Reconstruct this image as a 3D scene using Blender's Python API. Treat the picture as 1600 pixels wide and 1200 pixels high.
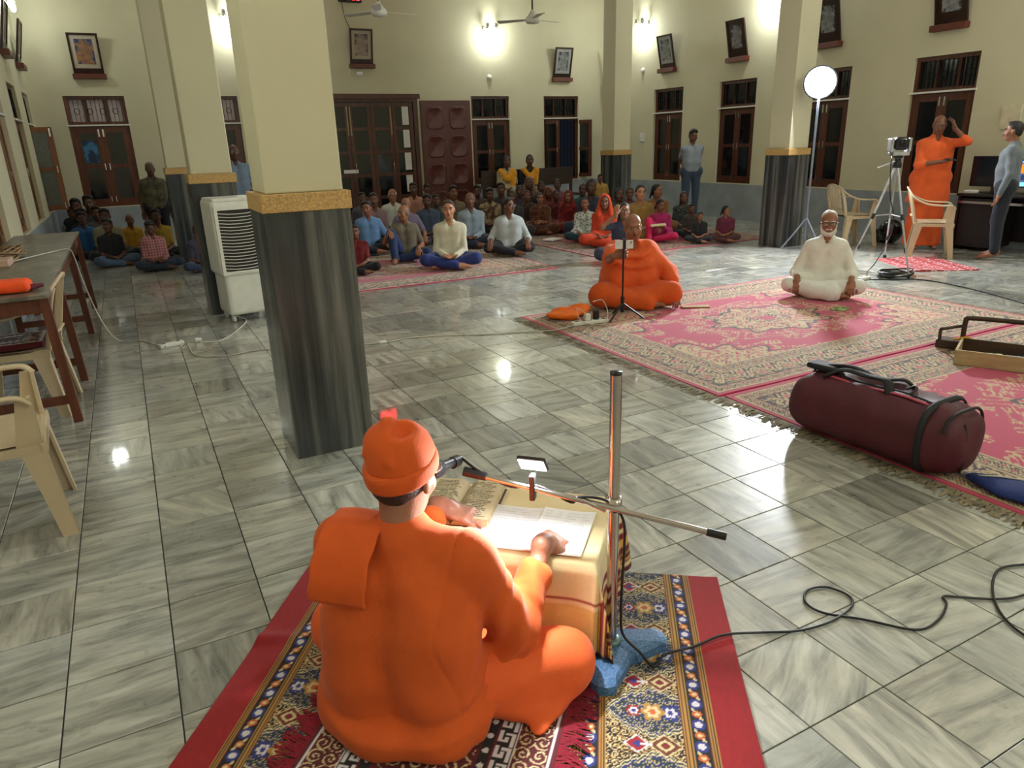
import bpy, bmesh, math, random
import numpy as np
from math import sin, cos, pi, radians, sqrt, atan2
from mathutils import Vector, Matrix, Euler

for o in list(bpy.data.objects):
    bpy.data.objects.remove(o, do_unlink=True)
SC = bpy.context.scene
COL = SC.collection
rnd = random.Random(7)

# ------------------------------------------------------------------ camera
FPX, YAW, PIT, ROL, CAMH = 1108.5, .4772, .3281, .03167, 1.53
_fw = np.array([sin(YAW)*cos(PIT), cos(YAW)*cos(PIT), -sin(PIT)])
_rt = np.array([cos(YAW), -sin(YAW), 0.])
_dn = np.cross(_fw, _rt)
_r2 = cos(ROL)*_rt + sin(ROL)*_dn
_d2 = -sin(ROL)*_rt + cos(ROL)*_dn
RW = np.stack([_r2, _d2, _fw], 1)
cam_data = bpy.data.cameras.new('camera')
cam = bpy.data.objects.new('camera', cam_data)
COL.objects.link(cam)
cam_data.sensor_fit = 'HORIZONTAL'; cam_data.sensor_width = 36.0
cam_data.lens = FPX/1600*36.0
cam_data.clip_start = .05; cam_data.clip_end = 100
cam.matrix_world = Matrix(((_r2[0], -_d2[0], -_fw[0], 0), (_r2[1], -_d2[1], -_fw[1], 0),
                           (_r2[2], -_d2[2], -_fw[2], CAMH), (0, 0, 0, 1)))
SC.camera = cam

# ------------------------------------------------------------------ world, exposure
w = bpy.data.worlds.new('night'); SC.world = w; w.use_nodes = True
w.node_tree.nodes['Background'].inputs[0].default_value = (.02, .025, .04, 1)
w.node_tree.nodes['Background'].inputs[1].default_value = .3
vs = SC.view_settings
vs.view_transform = 'Standard'; vs.look = 'None'; vs.gamma = 1.0; vs.use_curve_mapping = False
vs.exposure = -0.04
LAMP_W = 95.0      # one wall fixture (two compact fluorescent lamps)
FLOOD_W = 330.0    # flood light on its stand
CLIP_W = 12.5        # little clip light on the microphone boom
LAMP_COL = (.97, 1.0, .96)

# ------------------------------------------------------------------ pixel helpers (1600x1200 frame)
def ray(px, py):
    return RW @ np.array([px-800, py-600, FPX])
def fl(px, py, z=0.):
    d = ray(px, py); t = (z-CAMH)/d[2]
    return Vector((d[0]*t, d[1]*t, z))
def onY(Y, px, py):
    d = ray(px, py); t = Y/d[1]; return Vector((d[0]*t, Y, CAMH+d[2]*t))
def onX(X, px, py):
    d = ray(px, py); t = X/d[0]; return Vector((X, d[1]*t, CAMH+d[2]*t))
def proj(X, Y, Z):
    p = RW.T @ np.array([X, Y, Z-CAMH])
    return (800+FPX*p[0]/p[2], 600+FPX*p[1]/p[2], p[2])
def zat(X, Y, px, py):
    d = ray(px, py); t = (X*X+Y*Y)/(d[0]*X+d[1]*Y); return CAMH+d[2]*t

# ------------------------------------------------------------------ object helpers
def lin(c):
    f = lambda v: v/12.92 if v <= .04045 else ((v+.055)/1.055)**2.4
    return tuple(f(v/255.) for v in c[:3])
def link(o, parent=None):
    COL.objects.link(o)
    if parent is not None: o.parent = parent
    return o
def empty(name, loc=(0, 0, 0), rz=0., scale=1.):
    o = bpy.data.objects.new(name, None); link(o)
    o.location = loc; o.rotation_euler = (0, 0, rz); o.scale = (scale,)*3
    o.empty_display_size = .1
    return o
def tag(o, label, cat, group=None, kind=None):
    o['label'] = label; o['category'] = cat
    if group: o['group'] = group
    if kind: o['kind'] = kind
    return o
def struct(o):
    o['kind'] = 'structure'; return o
def obj(name, me, mats, parent=None, loc=None, rot=None, smooth=None, scale=None):
    o = bpy.data.objects.new(name, me)
    link(o, parent)
    if not isinstance(mats, (list, tuple)): mats = [mats]
    if len(me.materials) == 0:
        for m in mats: me.materials.append(m)
    else:
        for i, m in enumerate(mats):
            if me.materials[i] is not m:
                o.material_slots[i].link = 'OBJECT'; o.material_slots[i].material = m
    if loc is not None: o.location = loc
    if rot is not None: o.rotation_euler = rot
    if scale is not None: o.scale = scale if hasattr(scale, '__len__') else (scale,)*3
    if smooth is not None: me.shade_smooth() if smooth else me.shade_flat()
    return o
def mesh_np(name, V, Q, smooth=True, n=4, cols=None, uv=None):
    V = np.asarray(V, np.float32); Q = np.asarray(Q, np.int32)
    me = bpy.data.meshes.new(name)
    me.vertices.add(len(V)); me.vertices.foreach_set('co', V.ravel())
    me.loops.add(Q.size); me.loops.foreach_set('vertex_index', Q.ravel())
    me.polygons.add(len(Q))
    me.polygons.foreach_set('loop_start', np.arange(0, Q.size, n, dtype=np.int32))
    me.polygons.foreach_set('loop_total', np.full(len(Q), n, np.int32))
    me.update(calc_edges=True)
    if smooth: me.shade_smooth()
    else: me.shade_flat()
    if cols is not None:
        a = me.color_attributes.new('Col', 'FLOAT_COLOR', 'POINT')
        c = np.ones((len(V), 4), np.float32); c[:, :3] = cols
        a.data.foreach_set('color', c.ravel())
    if uv is not None:
        l = me.uv_layers.new(name='UVMap')
        l.data.foreach_set('uv', np.asarray(uv, np.float32).ravel())
    return me

class MB:
    """mesh builder: collects shapes, builds one mesh"""
    def __init__(s): s.v = []; s.f = []; s.m = []; s.mi = 0; s.sm = []
    def add(s, vs, fs, smooth=False):
        b = len(s.v); s.v += [tuple(v) for v in vs]
        for f in fs: s.f.append(tuple(i+b for i in f)); s.m.append(s.mi); s.sm.append(smooth)
        return s
    def mat(s, i): s.mi = i; return s
    def box(s, a, b, M=None, ch=0.):
        (x0, y0, z0), (x1, y1, z1) = a, b
        x0, x1 = min(x0, x1), max(x0, x1); y0, y1 = min(y0, y1), max(y0, y1); z0, z1 = min(z0, z1), max(z0, z1)
        if ch <= 0:
            vs = [(x, y, z) for x in (x0, x1) for y in (y0, y1) for z in (z0, z1)]
            fs = [(0, 1, 3, 2), (4, 6, 7, 5), (0, 4, 5, 1), (2, 3, 7, 6), (0, 2, 6, 4), (1, 5, 7, 3)]
        else:
            ch = min(ch, (x1-x0)*.45, (y1-y0)*.45, (z1-z0)*.45)
            bm = bmesh.new()
            r = bmesh.ops.create_cube(bm, size=1)
            for v in bm.verts: v.co = ((x0+x1)/2+v.co.x*(x1-x0), (y0+y1)/2+v.co.y*(y1-y0), (z0+z1)/2+v.co.z*(z1-z0))
            bmesh.ops.bevel(bm, geom=bm.edges[:], offset=ch, segments=2, affect='EDGES', profile=.5)
            bm.verts.index_update()
            vs = [tuple(v.co) for v in bm.verts]; fs = [tuple(v.index for v in f.verts) for f in bm.faces]
            bm.free()
        if M is not None: vs = [M @ Vector(v) for v in vs]
        return s.add(vs, fs)
    def tube(s, pts, r, n=8, caps=True, closed=False, smooth=True, flat=None):
        P = [Vector(p) for p in pts]; N = len(P)
        rs = r if hasattr(r, '__len__') else [r]*N
        vs = []; fs = []; prev = None
        for i, p in enumerate(P):
            if closed: t = P[(i+1) % N]-P[i-1]
            else: t = P[min(i+1, N-1)]-P[max(i-1, 0)]
            if t.length < 1e-9: t = Vector((0, 0, 1))
            t.normalize()
            if prev is None:
                u = t.orthogonal().normalized()
                if abs(t.z) < .9: u = t.cross(Vector((0, 0, 1))).normalized()
            else:
                u = (prev-t*prev.dot(t))
                u = u.normalized() if u.length > 1e-6 else t.orthogonal().normalized()
            prev = u; w_ = t.cross(u)
            for k in range(n):
                a = 2*pi*k/n
                vs.append(p+u*(cos(a)*rs[i])+w_*(sin(a)*rs[i]*(flat or 1.)))
        M_ = N if closed else N-1
        for i in range(M_):
            j = (i+1) % N
            for k in range(n):
                l = (k+1) % n
                fs.append((i*n+k, i*n+l, j*n+l, j*n+k))
        s.add(vs, fs, smooth)
        if caps and not closed:
            s.add(vs[:n], [tuple(range(n-1, -1, -1))]); s.add(vs[-n:], [tuple(range(n))])
        return s
    def lathe(s, prof, n=24, M=None, smooth=True, ang=2*pi):
        vs = []; fs = []
        full = abs(ang-2*pi) < 1e-6
        cnt = n if full else n+1
        for (r, z) in prof:
            for k in range(cnt):
                a = ang*k/n; vs.append(Vector((r*cos(a), r*sin(a), z)))
        for i in range(len(prof)-1):
            for k in range(n):
                l = (k+1) % cnt
                fs.append((i*cnt+k, i*cnt+l, (i+1)*cnt+l, (i+1)*cnt+k))
        if M is not None: vs = [M @ v for v in vs]
        return s.add(vs, fs, smooth)
    def prism(s, poly, z0, z1, M=None):
        n = len(poly)
        vs = [Vector((x, y, z0)) for x, y in poly]+[Vector((x, y, z1)) for x, y in poly]
        fs = [tuple(range(n-1, -1, -1)), tuple(range(n, 2*n))]+[(i, (i+1) % n, (i+1) % n+n, i+n) for i in range(n)]
        if M is not None: vs = [M @ v for v in vs]
        return s.add(vs, fs)
    def quad(s, a, b, c, d): return s.add([a, b, c, d], [(0, 1, 2, 3)])
    def ball(s, c, r, n=10, M=None):
        r = r if hasattr(r, '__len__') else (r, r, r)
        prof = [(sin(pi*i/n), -cos(pi*i/n)) for i in range(n+1)]
        T = Matrix.Translation(c) @ (M or Matrix.Identity(4)) @ Matrix.Diagonal((*r, 1))
        return s.lathe([(max(a, 1e-4), b) for a, b in prof], max(8, n+2), T)
    def mesh(s, name, bevel=0.):
        me = bpy.data.meshes.new(name)
        me.from_pydata([tuple(v) for v in s.v], [], s.f)
        me.polygons.foreach_set('material_index', s.m)
        me.polygons.foreach_set('use_smooth', s.sm)
        me.update()
        return me
    def build(s, name, mats, parent=None, loc=None, rot=None, scale=None):
        return obj(name, s.mesh(name), mats, parent, loc, rot, scale=scale)

def copy_tree(o, parent=None):
    c = o.copy(); COL.objects.link(c)
    if parent is not None: c.parent = parent
    for ch in o.children: copy_tree(ch, c)
    return c

def bez(pts, n=8):
    """Catmull-Rom through points"""
    P = [Vector(p) for p in pts]; out = []
    P = [P[0]*2-P[1]]+P+[P[-1]*2-P[-2]]
    for i in range(1, len(P)-2):
        for k in range(n):
            t = k/n; a, b, c, d = P[i-1], P[i], P[i+1], P[i+2]
            out.append(.5*((2*b)+(c-a)*t+(2*a-5*b+4*c-d)*t*t+(3*b-a-3*c+d)*t**3))
    out.append(P[-2]); return out

# ------------------------------------------------------------------ materials
def mat_base(name):
    m = bpy.data.materials.new(name); m.use_nodes = True
    nt = m.node_tree; b = nt.nodes['Principled BSDF']
    return m, nt, b
def N(nt, t, **kw):
    n = nt.nodes.new(t)
    for k, v in kw.items(): setattr(n, k, v)
    return n
def mixc(nt, fac, a, b, mode='MIX'):
    n = nt.nodes.new('ShaderNodeMix'); n.data_type = 'RGBA'; n.blend_type = mode
    for i, v in ((0, fac), (6, a), (7, b)):
        if hasattr(v, 'is_output') or isinstance(v, bpy.types.NodeSocket): nt.links.new(v, n.inputs[i])
        else: n.inputs[i].default_value = v if i == 0 else (*v[:3], 1)
    return n.outputs[2]
def M(name, rgb, rough=.6, metal=0., var=.08, scale=12., bump=0., bscale=80., sheen=0., spec=.5, emit=0., trans=0., rgb2=None, pat=None, pscale=20., alpha=None, coat=0.):
    """procedural principled material; rgb is sRGB 0-255"""
    m, nt, b = mat_base(name)
    c = lin(rgb)
    tc = N(nt, 'ShaderNodeTexCoord')
    nz = N(nt, 'ShaderNodeTexNoise'); nz.inputs['Scale'].default_value = scale; nz.inputs['Detail'].default_value = 3
    nt.links.new(tc.outputs['Object'], nz.inputs['Vector'])
    lo = tuple(v*(1-var*1.6) for v in c); hi = tuple(min(1, v*(1+var*1.6)) for v in c)
    cr = N(nt, 'ShaderNodeValToRGB')
    cr.color_ramp.elements[0].position = .3; cr.color_ramp.elements[1].position = .7
    cr.color_ramp.elements[0].color = (*lo, 1); cr.color_ramp.elements[1].color = (*hi, 1)
    nt.links.new(nz.outputs['Fac'], cr.inputs[0])
    out = cr.outputs[0]
    if pat:
        c2 = lin(rgb2)
        if pat == 'voronoi':
            v = N(nt, 'ShaderNodeTexVoronoi'); v.inputs['Scale'].default_value = pscale
            nt.links.new(tc.outputs['Object'], v.inputs['Vector'])
            r = N(nt, 'ShaderNodeValToRGB'); r.color_ramp.interpolation = 'CONSTANT'
            r.color_ramp.elements[0].color = (1, 1, 1, 1); r.color_ramp.elements[1].color = (0, 0, 0, 1); r.color_ramp.elements[1].position = .33
            nt.links.new(v.outputs['Distance'], r.inputs[0]); fac = r.outputs[0]
        elif pat == 'plaid':
            ws = []
            for ax in ('X', 'Z'):
                wv = N(nt, 'ShaderNodeTexWave', wave_type='BANDS', bands_direction=ax); wv.inputs['Scale'].default_value = pscale
                nt.links.new(tc.outputs['Object'], wv.inputs['Vector']); ws.append(wv)
            a = N(nt, 'ShaderNodeMath', operation='MULTIPLY'); nt.links.new(ws[0].outputs['Fac'], a.inputs[0]); nt.links.new(ws[1].outputs['Fac'], a.inputs[1]); fac = a.outputs[0]
        elif pat == 'stripe':
            wv = N(nt, 'ShaderNodeTexWave', wave_type='BANDS', bands_direction='X'); wv.inputs['Scale'].default_value = pscale
            nt.links.new(tc.outputs['Object'], wv.inputs['Vector']); fac = wv.outputs['Fac']
        else:
            v = N(nt, 'ShaderNodeTexNoise'); v.inputs['Scale'].default_value = pscale; v.inputs['Detail'].default_value = 4
            nt.links.new(tc.outputs['Object'], v.inputs['Vector'])
            r = N(nt, 'ShaderNodeValToRGB'); r.color_ramp.elements[0].position = .46; r.color_ramp.elements[1].position = .54
            nt.links.new(v.outputs['Fac'], r.inputs[0]); fac = r.outputs[0]
        out = mixc(nt, fac, out, c2)
    nt.links.new(out, b.inputs['Base Color'])
    b.inputs['Roughness'].default_value = rough; b.inputs['Metallic'].default_value = metal
    b.inputs['Specular IOR Level'].default_value = spec
    if sheen: b.inputs['Sheen Weight'].default_value = sheen; b.inputs['Sheen Roughness'].default_value = .4
    if coat: b.inputs['Coat Weight'].default_value = coat; b.inputs['Coat Roughness'].default_value = .1
    if emit:
        b.inputs['Emission Color'].default_value = (*c, 1); b.inputs['Emission Strength'].default_value = emit
    if trans: b.inputs['Transmission Weight'].default_value = trans
    if bump:
        n2 = N(nt, 'ShaderNodeTexNoise'); n2.inputs['Scale'].default_value = bscale; n2.inputs['Detail'].default_value = 4
        nt.links.new(tc.outputs['Object'], n2.inputs['Vector'])
        bp = N(nt, 'ShaderNodeBump'); bp.inputs['Strength'].default_value = bump; bp.inputs['Distance'].default_value = .01
        nt.links.new(n2.outputs['Fac'], bp.inputs['Height']); nt.links.new(bp.outputs['Normal'], b.inputs['Normal'])
    return m
def M_attr(name, rough=.8, bump=.3, bscale=300., sheen=.3):
    m, nt, b = mat_base(name)
    a = N(nt, 'ShaderNodeAttribute'); a.attribute_name = 'Col'
    tc = N(nt, 'ShaderNodeTexCoord')
    nz = N(nt, 'ShaderNodeTexNoise'); nz.inputs['Scale'].default_value = bscale; nz.inputs['Detail'].default_value = 2
    nt.links.new(tc.outputs['Object'], nz.inputs['Vector'])
    r = N(nt, 'ShaderNodeMapRange'); r.inputs['To Min'].default_value = .8; r.inputs['To Max'].default_value = 1.15
    nt.links.new(nz.outputs['Fac'], r.inputs[0])
    v = N(nt, 'ShaderNodeVectorMath', operation='SCALE')
    nt.links.new(a.outputs['Color'], v.inputs[0]); nt.links.new(r.outputs[0], v.inputs['Scale'])
    nt.links.new(v.outputs[0], b.inputs['Base Color'])
    b.inputs['Roughness'].default_value = rough
    if sheen: b.inputs['Sheen Weight'].default_value = sheen
    bp = N(nt, 'ShaderNodeBump'); bp.inputs['Strength'].default_value = bump; bp.inputs['Distance'].default_value = .003
    nt.links.new(nz.outputs['Fac'], bp.inputs['Height']); nt.links.new(bp.outputs['Normal'], b.inputs['Normal'])
    return m
def M_streak(name, c_lo, c_mid, c_hi, coord='Object', sx=1.4, sy=16., sz=1., rough=.15, attr=False, rot=(0, 0, 0), dist=1.5, rvar=.06, axis=None):
    """stone with long grey streaks"""
    m, nt, b = mat_base(name)
    tc = N(nt, 'ShaderNodeTexCoord')
    mp = N(nt, 'ShaderNodeMapping'); mp.inputs['Scale'].default_value = (sx, sy, sz); mp.inputs['Rotation'].default_value = rot
    nt.links.new(tc.outputs[coord], mp.inputs['Vector'])
    n1 = N(nt, 'ShaderNodeTexNoise'); n1.inputs['Scale'].default_value = 1.; n1.inputs['Detail'].default_value = 7; n1.inputs['Roughness'].default_value = .62; n1.inputs['Distortion'].default_value = dist*.25
    nt.links.new(mp.outputs[0], n1.inputs['Vector'])
    cr = N(nt, 'ShaderNodeValToRGB')
    e = cr.color_ramp.elements
    e[0].position = .3; e[0].color = (*lin(c_lo), 1); e[1].position = .72; e[1].color = (*lin(c_hi), 1)
    k = e.new(.5); k.color = (*lin(c_mid), 1)
    nt.links.new(n1.outputs['Fac'], cr.inputs[0])
    out = cr.outputs[0]
    n2 = N(nt, 'ShaderNodeTexNoise'); n2.inputs['Scale'].default_value = 9.; n2.inputs['Detail'].default_value = 5
    nt.links.new(tc.outputs[coord], n2.inputs['Vector'])
    r2 = N(nt, 'ShaderNodeMapRange'); r2.inputs['To Min'].default_value = .84; r2.inputs['To Max'].default_value = 1.12
    nt.links.new(n2.outputs['Fac'], r2.inputs[0])
    v = N(nt, 'ShaderNodeVectorMath', operation='SCALE'); nt.links.new(out, v.inputs[0]); nt.links.new(r2.outputs[0], v.inputs['Scale']); out = v.outputs[0]
    if attr:
        a = N(nt, 'ShaderNodeAttribute'); a.attribute_name = 'Col'
        out = mixc(nt, 1., out, a.outputs['Color'], 'MULTIPLY')
    nt.links.new(out, b.inputs['Base Color'])
    rr = N(nt, 'ShaderNodeMapRange'); rr.inputs['To Min'].default_value = rough-rvar*.5; rr.inputs['To Max'].default_value = rough+rvar
    nt.links.new(n2.outputs['Fac'], rr.inputs[0]); nt.links.new(rr.outputs[0], b.inputs['Roughness'])
    return m
def M_wood(name, c1, c2, rough=.4, scale=(2, 30, 30)):
    return M_streak(name, c1, tuple((a+b)/2 for a, b in zip(c1, c2)), c2, sx=scale[0], sy=scale[1], sz=scale[2], rough=rough)
# ================================================================== the hall
XL, XR, YB, YN, ZC = -1.12, 10.28, 14.8, -2.6, 4.7
WZ0, WZ1, WZL, WW = .665, 2.49, 2.045, .92
m_wall = M('cream_plaster', (202, 197, 168), .75, var=.025, scale=1.5, bump=.05, bscale=60)
m_ceil = M('ceiling_white', (225, 222, 208), .8, var=.02)
m_dado = M('grey_dado_stone', (150, 158, 164), .35, var=.1, scale=3)
m_grout = M('dark_grout', (52, 50, 46), .85, var=.2)
m_tile = M_streak('grey_white_marble_tile', (114, 115, 109), (172, 172, 162), (212, 211, 200), 'UV', 3.0, 19., 1., .27, attr=True, dist=2.2, rvar=.06)
_b = m_tile.node_tree.nodes['Principled BSDF']; _b.inputs['Coat Weight'].default_value = .75; _b.inputs['Coat Roughness'].default_value = .05
m_black_marble = M_streak('dark_streaked_marble', (26, 30, 32), (58, 62, 64), (118, 118, 114), 'Object', 12, 12, .45, .22, dist=1.2)
m_band = M('tan_granite_band', (186, 150, 92), .5, var=.22, scale=90)
m_wood = M_wood('brown_teak', (58, 26, 14), (104, 54, 28), .35, (30, 30, 2))
m_wood_l = M_wood('light_teak', (104, 58, 24), (150, 92, 44), .4, (30, 30, 2))
m_maroon = M('maroon_door_paint', (84, 34, 26), .38, var=.06)
m_glass = M('dark_night_glass', (16, 20, 24), .08, var=.2, spec=.6)
m_frost = M('ribbed_grey_glass', (92, 94, 86), .3, var=.15, scale=60)
m_outlit_glass = M('outdoor_light_glass', (205, 188, 188), .4, var=.05)  # pale pink colour paints in the outdoor light behind these panes
m_chrome = M('bright_steel', (200, 200, 198), .2, 1., var=.03)
m_white = M('white_plastic', (226, 226, 218), .4, var=.03)
m_iron = M('dark_iron', (30, 30, 34), .5, .6)
m_black = M('black_plastic', (16, 16, 18), .38, var=.1)
m_paper = M('white_paper', (232, 230, 226), .8, var=.02)

# ---- floor
PT, TX0, TY0 = .3025, -.421, .991
fm = MB().box((XL, YN, -.08), (XR, YB, -.004))
floor = struct(fm.build('floor', m_grout))
def tile_uv(dirn, seed):
    r = random.Random(seed); ou, ov = r.uniform(-40, 40), r.uniform(-40, 40)
    a = radians(r.uniform(-9, 9)) + (pi/2 if dirn else 0)
    if r.random() < .12: a = radians(r.uniform(0, 180))
    return ou, ov, a
def tile_tint(r):
    t = r.choice([1.02, 1.08, .95, .88, .76, 1.12, .9, .62, 1.0, .82])*r.uniform(.94, 1.05)
    wv = r.uniform(-.03, .03)
    return (t*(1+wv), t, t*(1-wv*1.3))
G = .0021
def tile_geo(h, seed, dirn, cx=0., cy=0.):
    a = h-G
    x0, x1, y0, y1 = cx-a, cx+a, cy-a, cy+a; c = .0018 if cx == 0. else .0004
    V = [(x0, y0, -.02), (x1, y0, -.02), (x1, y1, -.02), (x0, y1, -.02), (x0, y0, -c*.6), (x1, y0, -c*.6), (x1, y1, -c*.6), (x0, y1, -c*.6),
         (x0+c, y0+c, 0), (x1-c, y0+c, 0), (x1-c, y1-c, 0), (x0+c, y1-c, 0)]
    Q = [(8, 9, 10, 11), (4, 5, 9, 8), (5, 6, 10, 9), (6, 7, 11, 10), (7, 4, 8, 11), (0, 1, 5, 4), (1, 2, 6, 5), (2, 3, 7, 6), (3, 0, 4, 7)]
    ou, ov, ang = tile_uv(dirn, seed)
    uv = []
    for q in Q:
        for i in q:
            x, y = V[i][0]-cx, V[i][1]-cy
            uv.append((ou+x*cos(ang)-y*sin(ang), ov+x*sin(ang)+y*cos(ang)))
    return V, Q, uv
var = {}
for d in (0, 1):
    for k in range(22):
        sd = 1000*d+k; V, Q, uv = tile_geo(PT/2, sd, d)
        t = tile_tint(random.Random(sd+5))
        me = mesh_np('floor_tile', V, Q, smooth=False, cols=np.tile(t, (12, 1)), uv=uv)
        me.materials.append(m_tile); var[(d, k)] = me
cells = []
i0, i1 = math.floor((XL-TX0)/PT), math.ceil((XR-TX0)/PT)
j0, j1 = math.floor((YN-TY0)/PT), math.ceil((YB-TY0)/PT)
for i in range(i0, i1):
    for j in range(j0, j1):
        cx, cy = TX0+(i+.5)*PT, TY0+(j+.5)*PT
        pr = proj(cx, cy, 0); vis = 0
        if pr[2] > .2:
            cs = [proj(cx+a*PT/2, cy+b*PT/2, 0) for a, b in ((-1, -1), (1, -1), (1, 1), (-1, 1))]
            if all(c[2] > .2 for c in cs) and any(-20 < c[0] < 1620 and -20 < c[1] < 1220 for c in cs):
                vis = abs(sum(cs[k][0]*cs[(k+1) % 4][1]-cs[(k+1) % 4][0]*cs[k][1] for k in range(4)))/2
        cells.append((vis, i, j, cx, cy))
cells.sort(reverse=True)
tr = random.Random(3)
restV, restQ, restU, restC = [], [], [], []
for n, (vis, i, j, cx, cy) in enumerate(cells):
    d = (i+j) % 2 if cx > .55 else (1 if tr.random() < .15 else 0)
    if d == 0 and False: pass
    if n < 300:
        o = bpy.data.objects.new('floor_tile', var[(d, tr.randrange(22))]); link(o, floor)
        o.location = (cx, cy, 0)
    else:
        V, Q, uv = tile_geo(PT/2, i*977+j*31, d, cx, cy)
        b = len(restV); restV += V; restQ += [tuple(a+b for a in q) for q in Q]; restU += uv
        restC += [tile_tint(random.Random(i*71+j*13))]*12
me = mesh_np('floor_tiles', restV, restQ, smooth=False, cols=np.array(restC), uv=restU)
o = obj('floor_tiles', me, m_tile, floor); o['kind'] = 'stuff'

# ---- walls
TH = .22
def wall(name, u0, u1, holes, place):
    us = sorted({u0, u1, *[h[0] for h in holes], *[h[1] for h in holes]})
    zs = sorted({0., ZC, *[h[2] for h in holes], *[h[3] for h in holes]})
    mb = MB()
    for a, b in zip(us, us[1:]):
        for c, d in zip(zs, zs[1:]):
            if any(h[0] <= a+1e-6 and b <= h[1]+1e-6 and h[2] <= c+1e-6 and d <= h[3]+1e-6 for h in holes): continue
            mb.box((a, 0, c), (b, TH, d))
    o = struct(mb.build(name, m_wall)); o.matrix_world = place; return o
P_BACK = Matrix.Translation((0, YB, 0))
P_RIGHT = Matrix.Translation((XR, 0, 0)) @ Matrix.Rotation(-pi/2, 4, 'Z')
P_LEFT = Matrix.Translation((XL, 0, 0)) @ Matrix.Rotation(pi/2, 4, 'Z')
P_NEAR = Matrix.Translation((0, YN, 0)) @ Matrix.Rotation(pi, 4, 'Z')
DX0, DX1, DZ = 3.66, 5.66, 2.47
back_w = [(-.64, .28), (1.22, 2.14), (6.88, 7.8), (8.68, 9.6)]
right_w = [(11.98, 12.9), (10.03, 10.95), (8.09, 9.01), (6.14, 7.06), (13.9, 14.7)]
left_w = [(11.98, 12.9), (13.78, 14.6), (10.03, 10.95), (8.09, 9.01), (6.14, 7.06)]
wall('wall_back', XL-TH, XR+TH, [(a, b, WZ0, WZ1) for a, b in back_w]+[(DX0, DX1, 0., DZ)], P_BACK)
wall('wall_right', -YB, -YN, [(-b, -a, WZ0, WZ1) for a, b in right_w], P_RIGHT)
wall('wall_left', YN, YB, [(a, b, WZ0, WZ1) for a, b in left_w], P_LEFT)
wall('wall_near', -XR-TH, -XL+TH, [], P_NEAR)
struct(MB().box((XL-TH, YN-TH, ZC), (XR+TH, YB+TH, ZC+.15)).build('ceiling', m_ceil))
# grey stone dado round the foot of the walls
def dado(name, segs, place):
    mb = MB()
    for a, b in segs: mb.box((a, -.02, 0), (b, 0, WZ0-.012))
    o = struct(mb.build(name, m_dado)); o.matrix_world = place
dado('trim_1', [(XL+.02, DX0-.08), (DX1+.08, XR-.02)], P_BACK)
dado('trim_2', [(-YB+.02, -YN)], P_RIGHT)
dado('trim_3', [(YN, YB-.02)], P_LEFT)

# ---- windows
def rect_frame(mb, x0, x1, z0, z1, t, y0, y1, tb=None):
    tb = tb or t
    mb.box((x0, y0, z0), (x0+t, y1, z1)); mb.box((x1-t, y0, z0), (x1, y1, z1))
    mb.box((x0+t, y0, z1-t), (x1-t, y1, z1)); mb.box((x0+t, y0, z0), (x1-t, y1, z0+tb))
def leaf(parent, x0, wl, z0, z1, y0, panes=2, wood=None, glass=None, hinge='l', ang=0., bolt=True, handle_z=None):
    """one glazed casement leaf; hinged on its left or right stile"""
    wood = wood or m_wood; glass = glass or m_glass
    e = bpy.data.objects.new('window_leaf', None); link(e, parent)
    hx = 0. if hinge == 'l' else -wl
    e.location = (x0 if hinge == 'l' else x0+wl, y0, 0); e.rotation_euler = (0, 0, ang)
    t = .075; mb = MB()
    rect_frame(mb, hx, hx+wl, z0, z1, t, -.035, 0, t*1.1)
    hs = (z1-z0-t*1.1-t)
    step = (hs-(panes-1)*t*.8)/panes
    zz = z0+t*1.1
    rails = []
    for k in range(panes):
        p = MB().box((hx+t-.004, -.022, zz-.004), (hx+wl-t+.004, -.014, zz+step+.004)).build('pane', glass, e)
        if k < panes-1: mb.box((hx+t, -.035, zz+step), (hx+wl-t, 0, zz+step+t*.8))
        zz += step+t*.8
    mb.build('leaf_frame', wood, e)
    if bolt:
        s = hx+wl-.035 if hinge == 'l' else hx+.035
        b = MB()
        b.box((s-.012, -.05, z1-.14), (s+.012, -.035, z1-.02)); b.box((s-.008, -.055, (z0+z1)/2-.06), (s+.008, -.035, (z0+z1)/2+.05), ch=.004); b.box((s-.008, -.05, z0+.03), (s+.008, -.035, z0+.12))
        b.build('bolt', m_chrome, e)
    return e
WN = [0]
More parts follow.
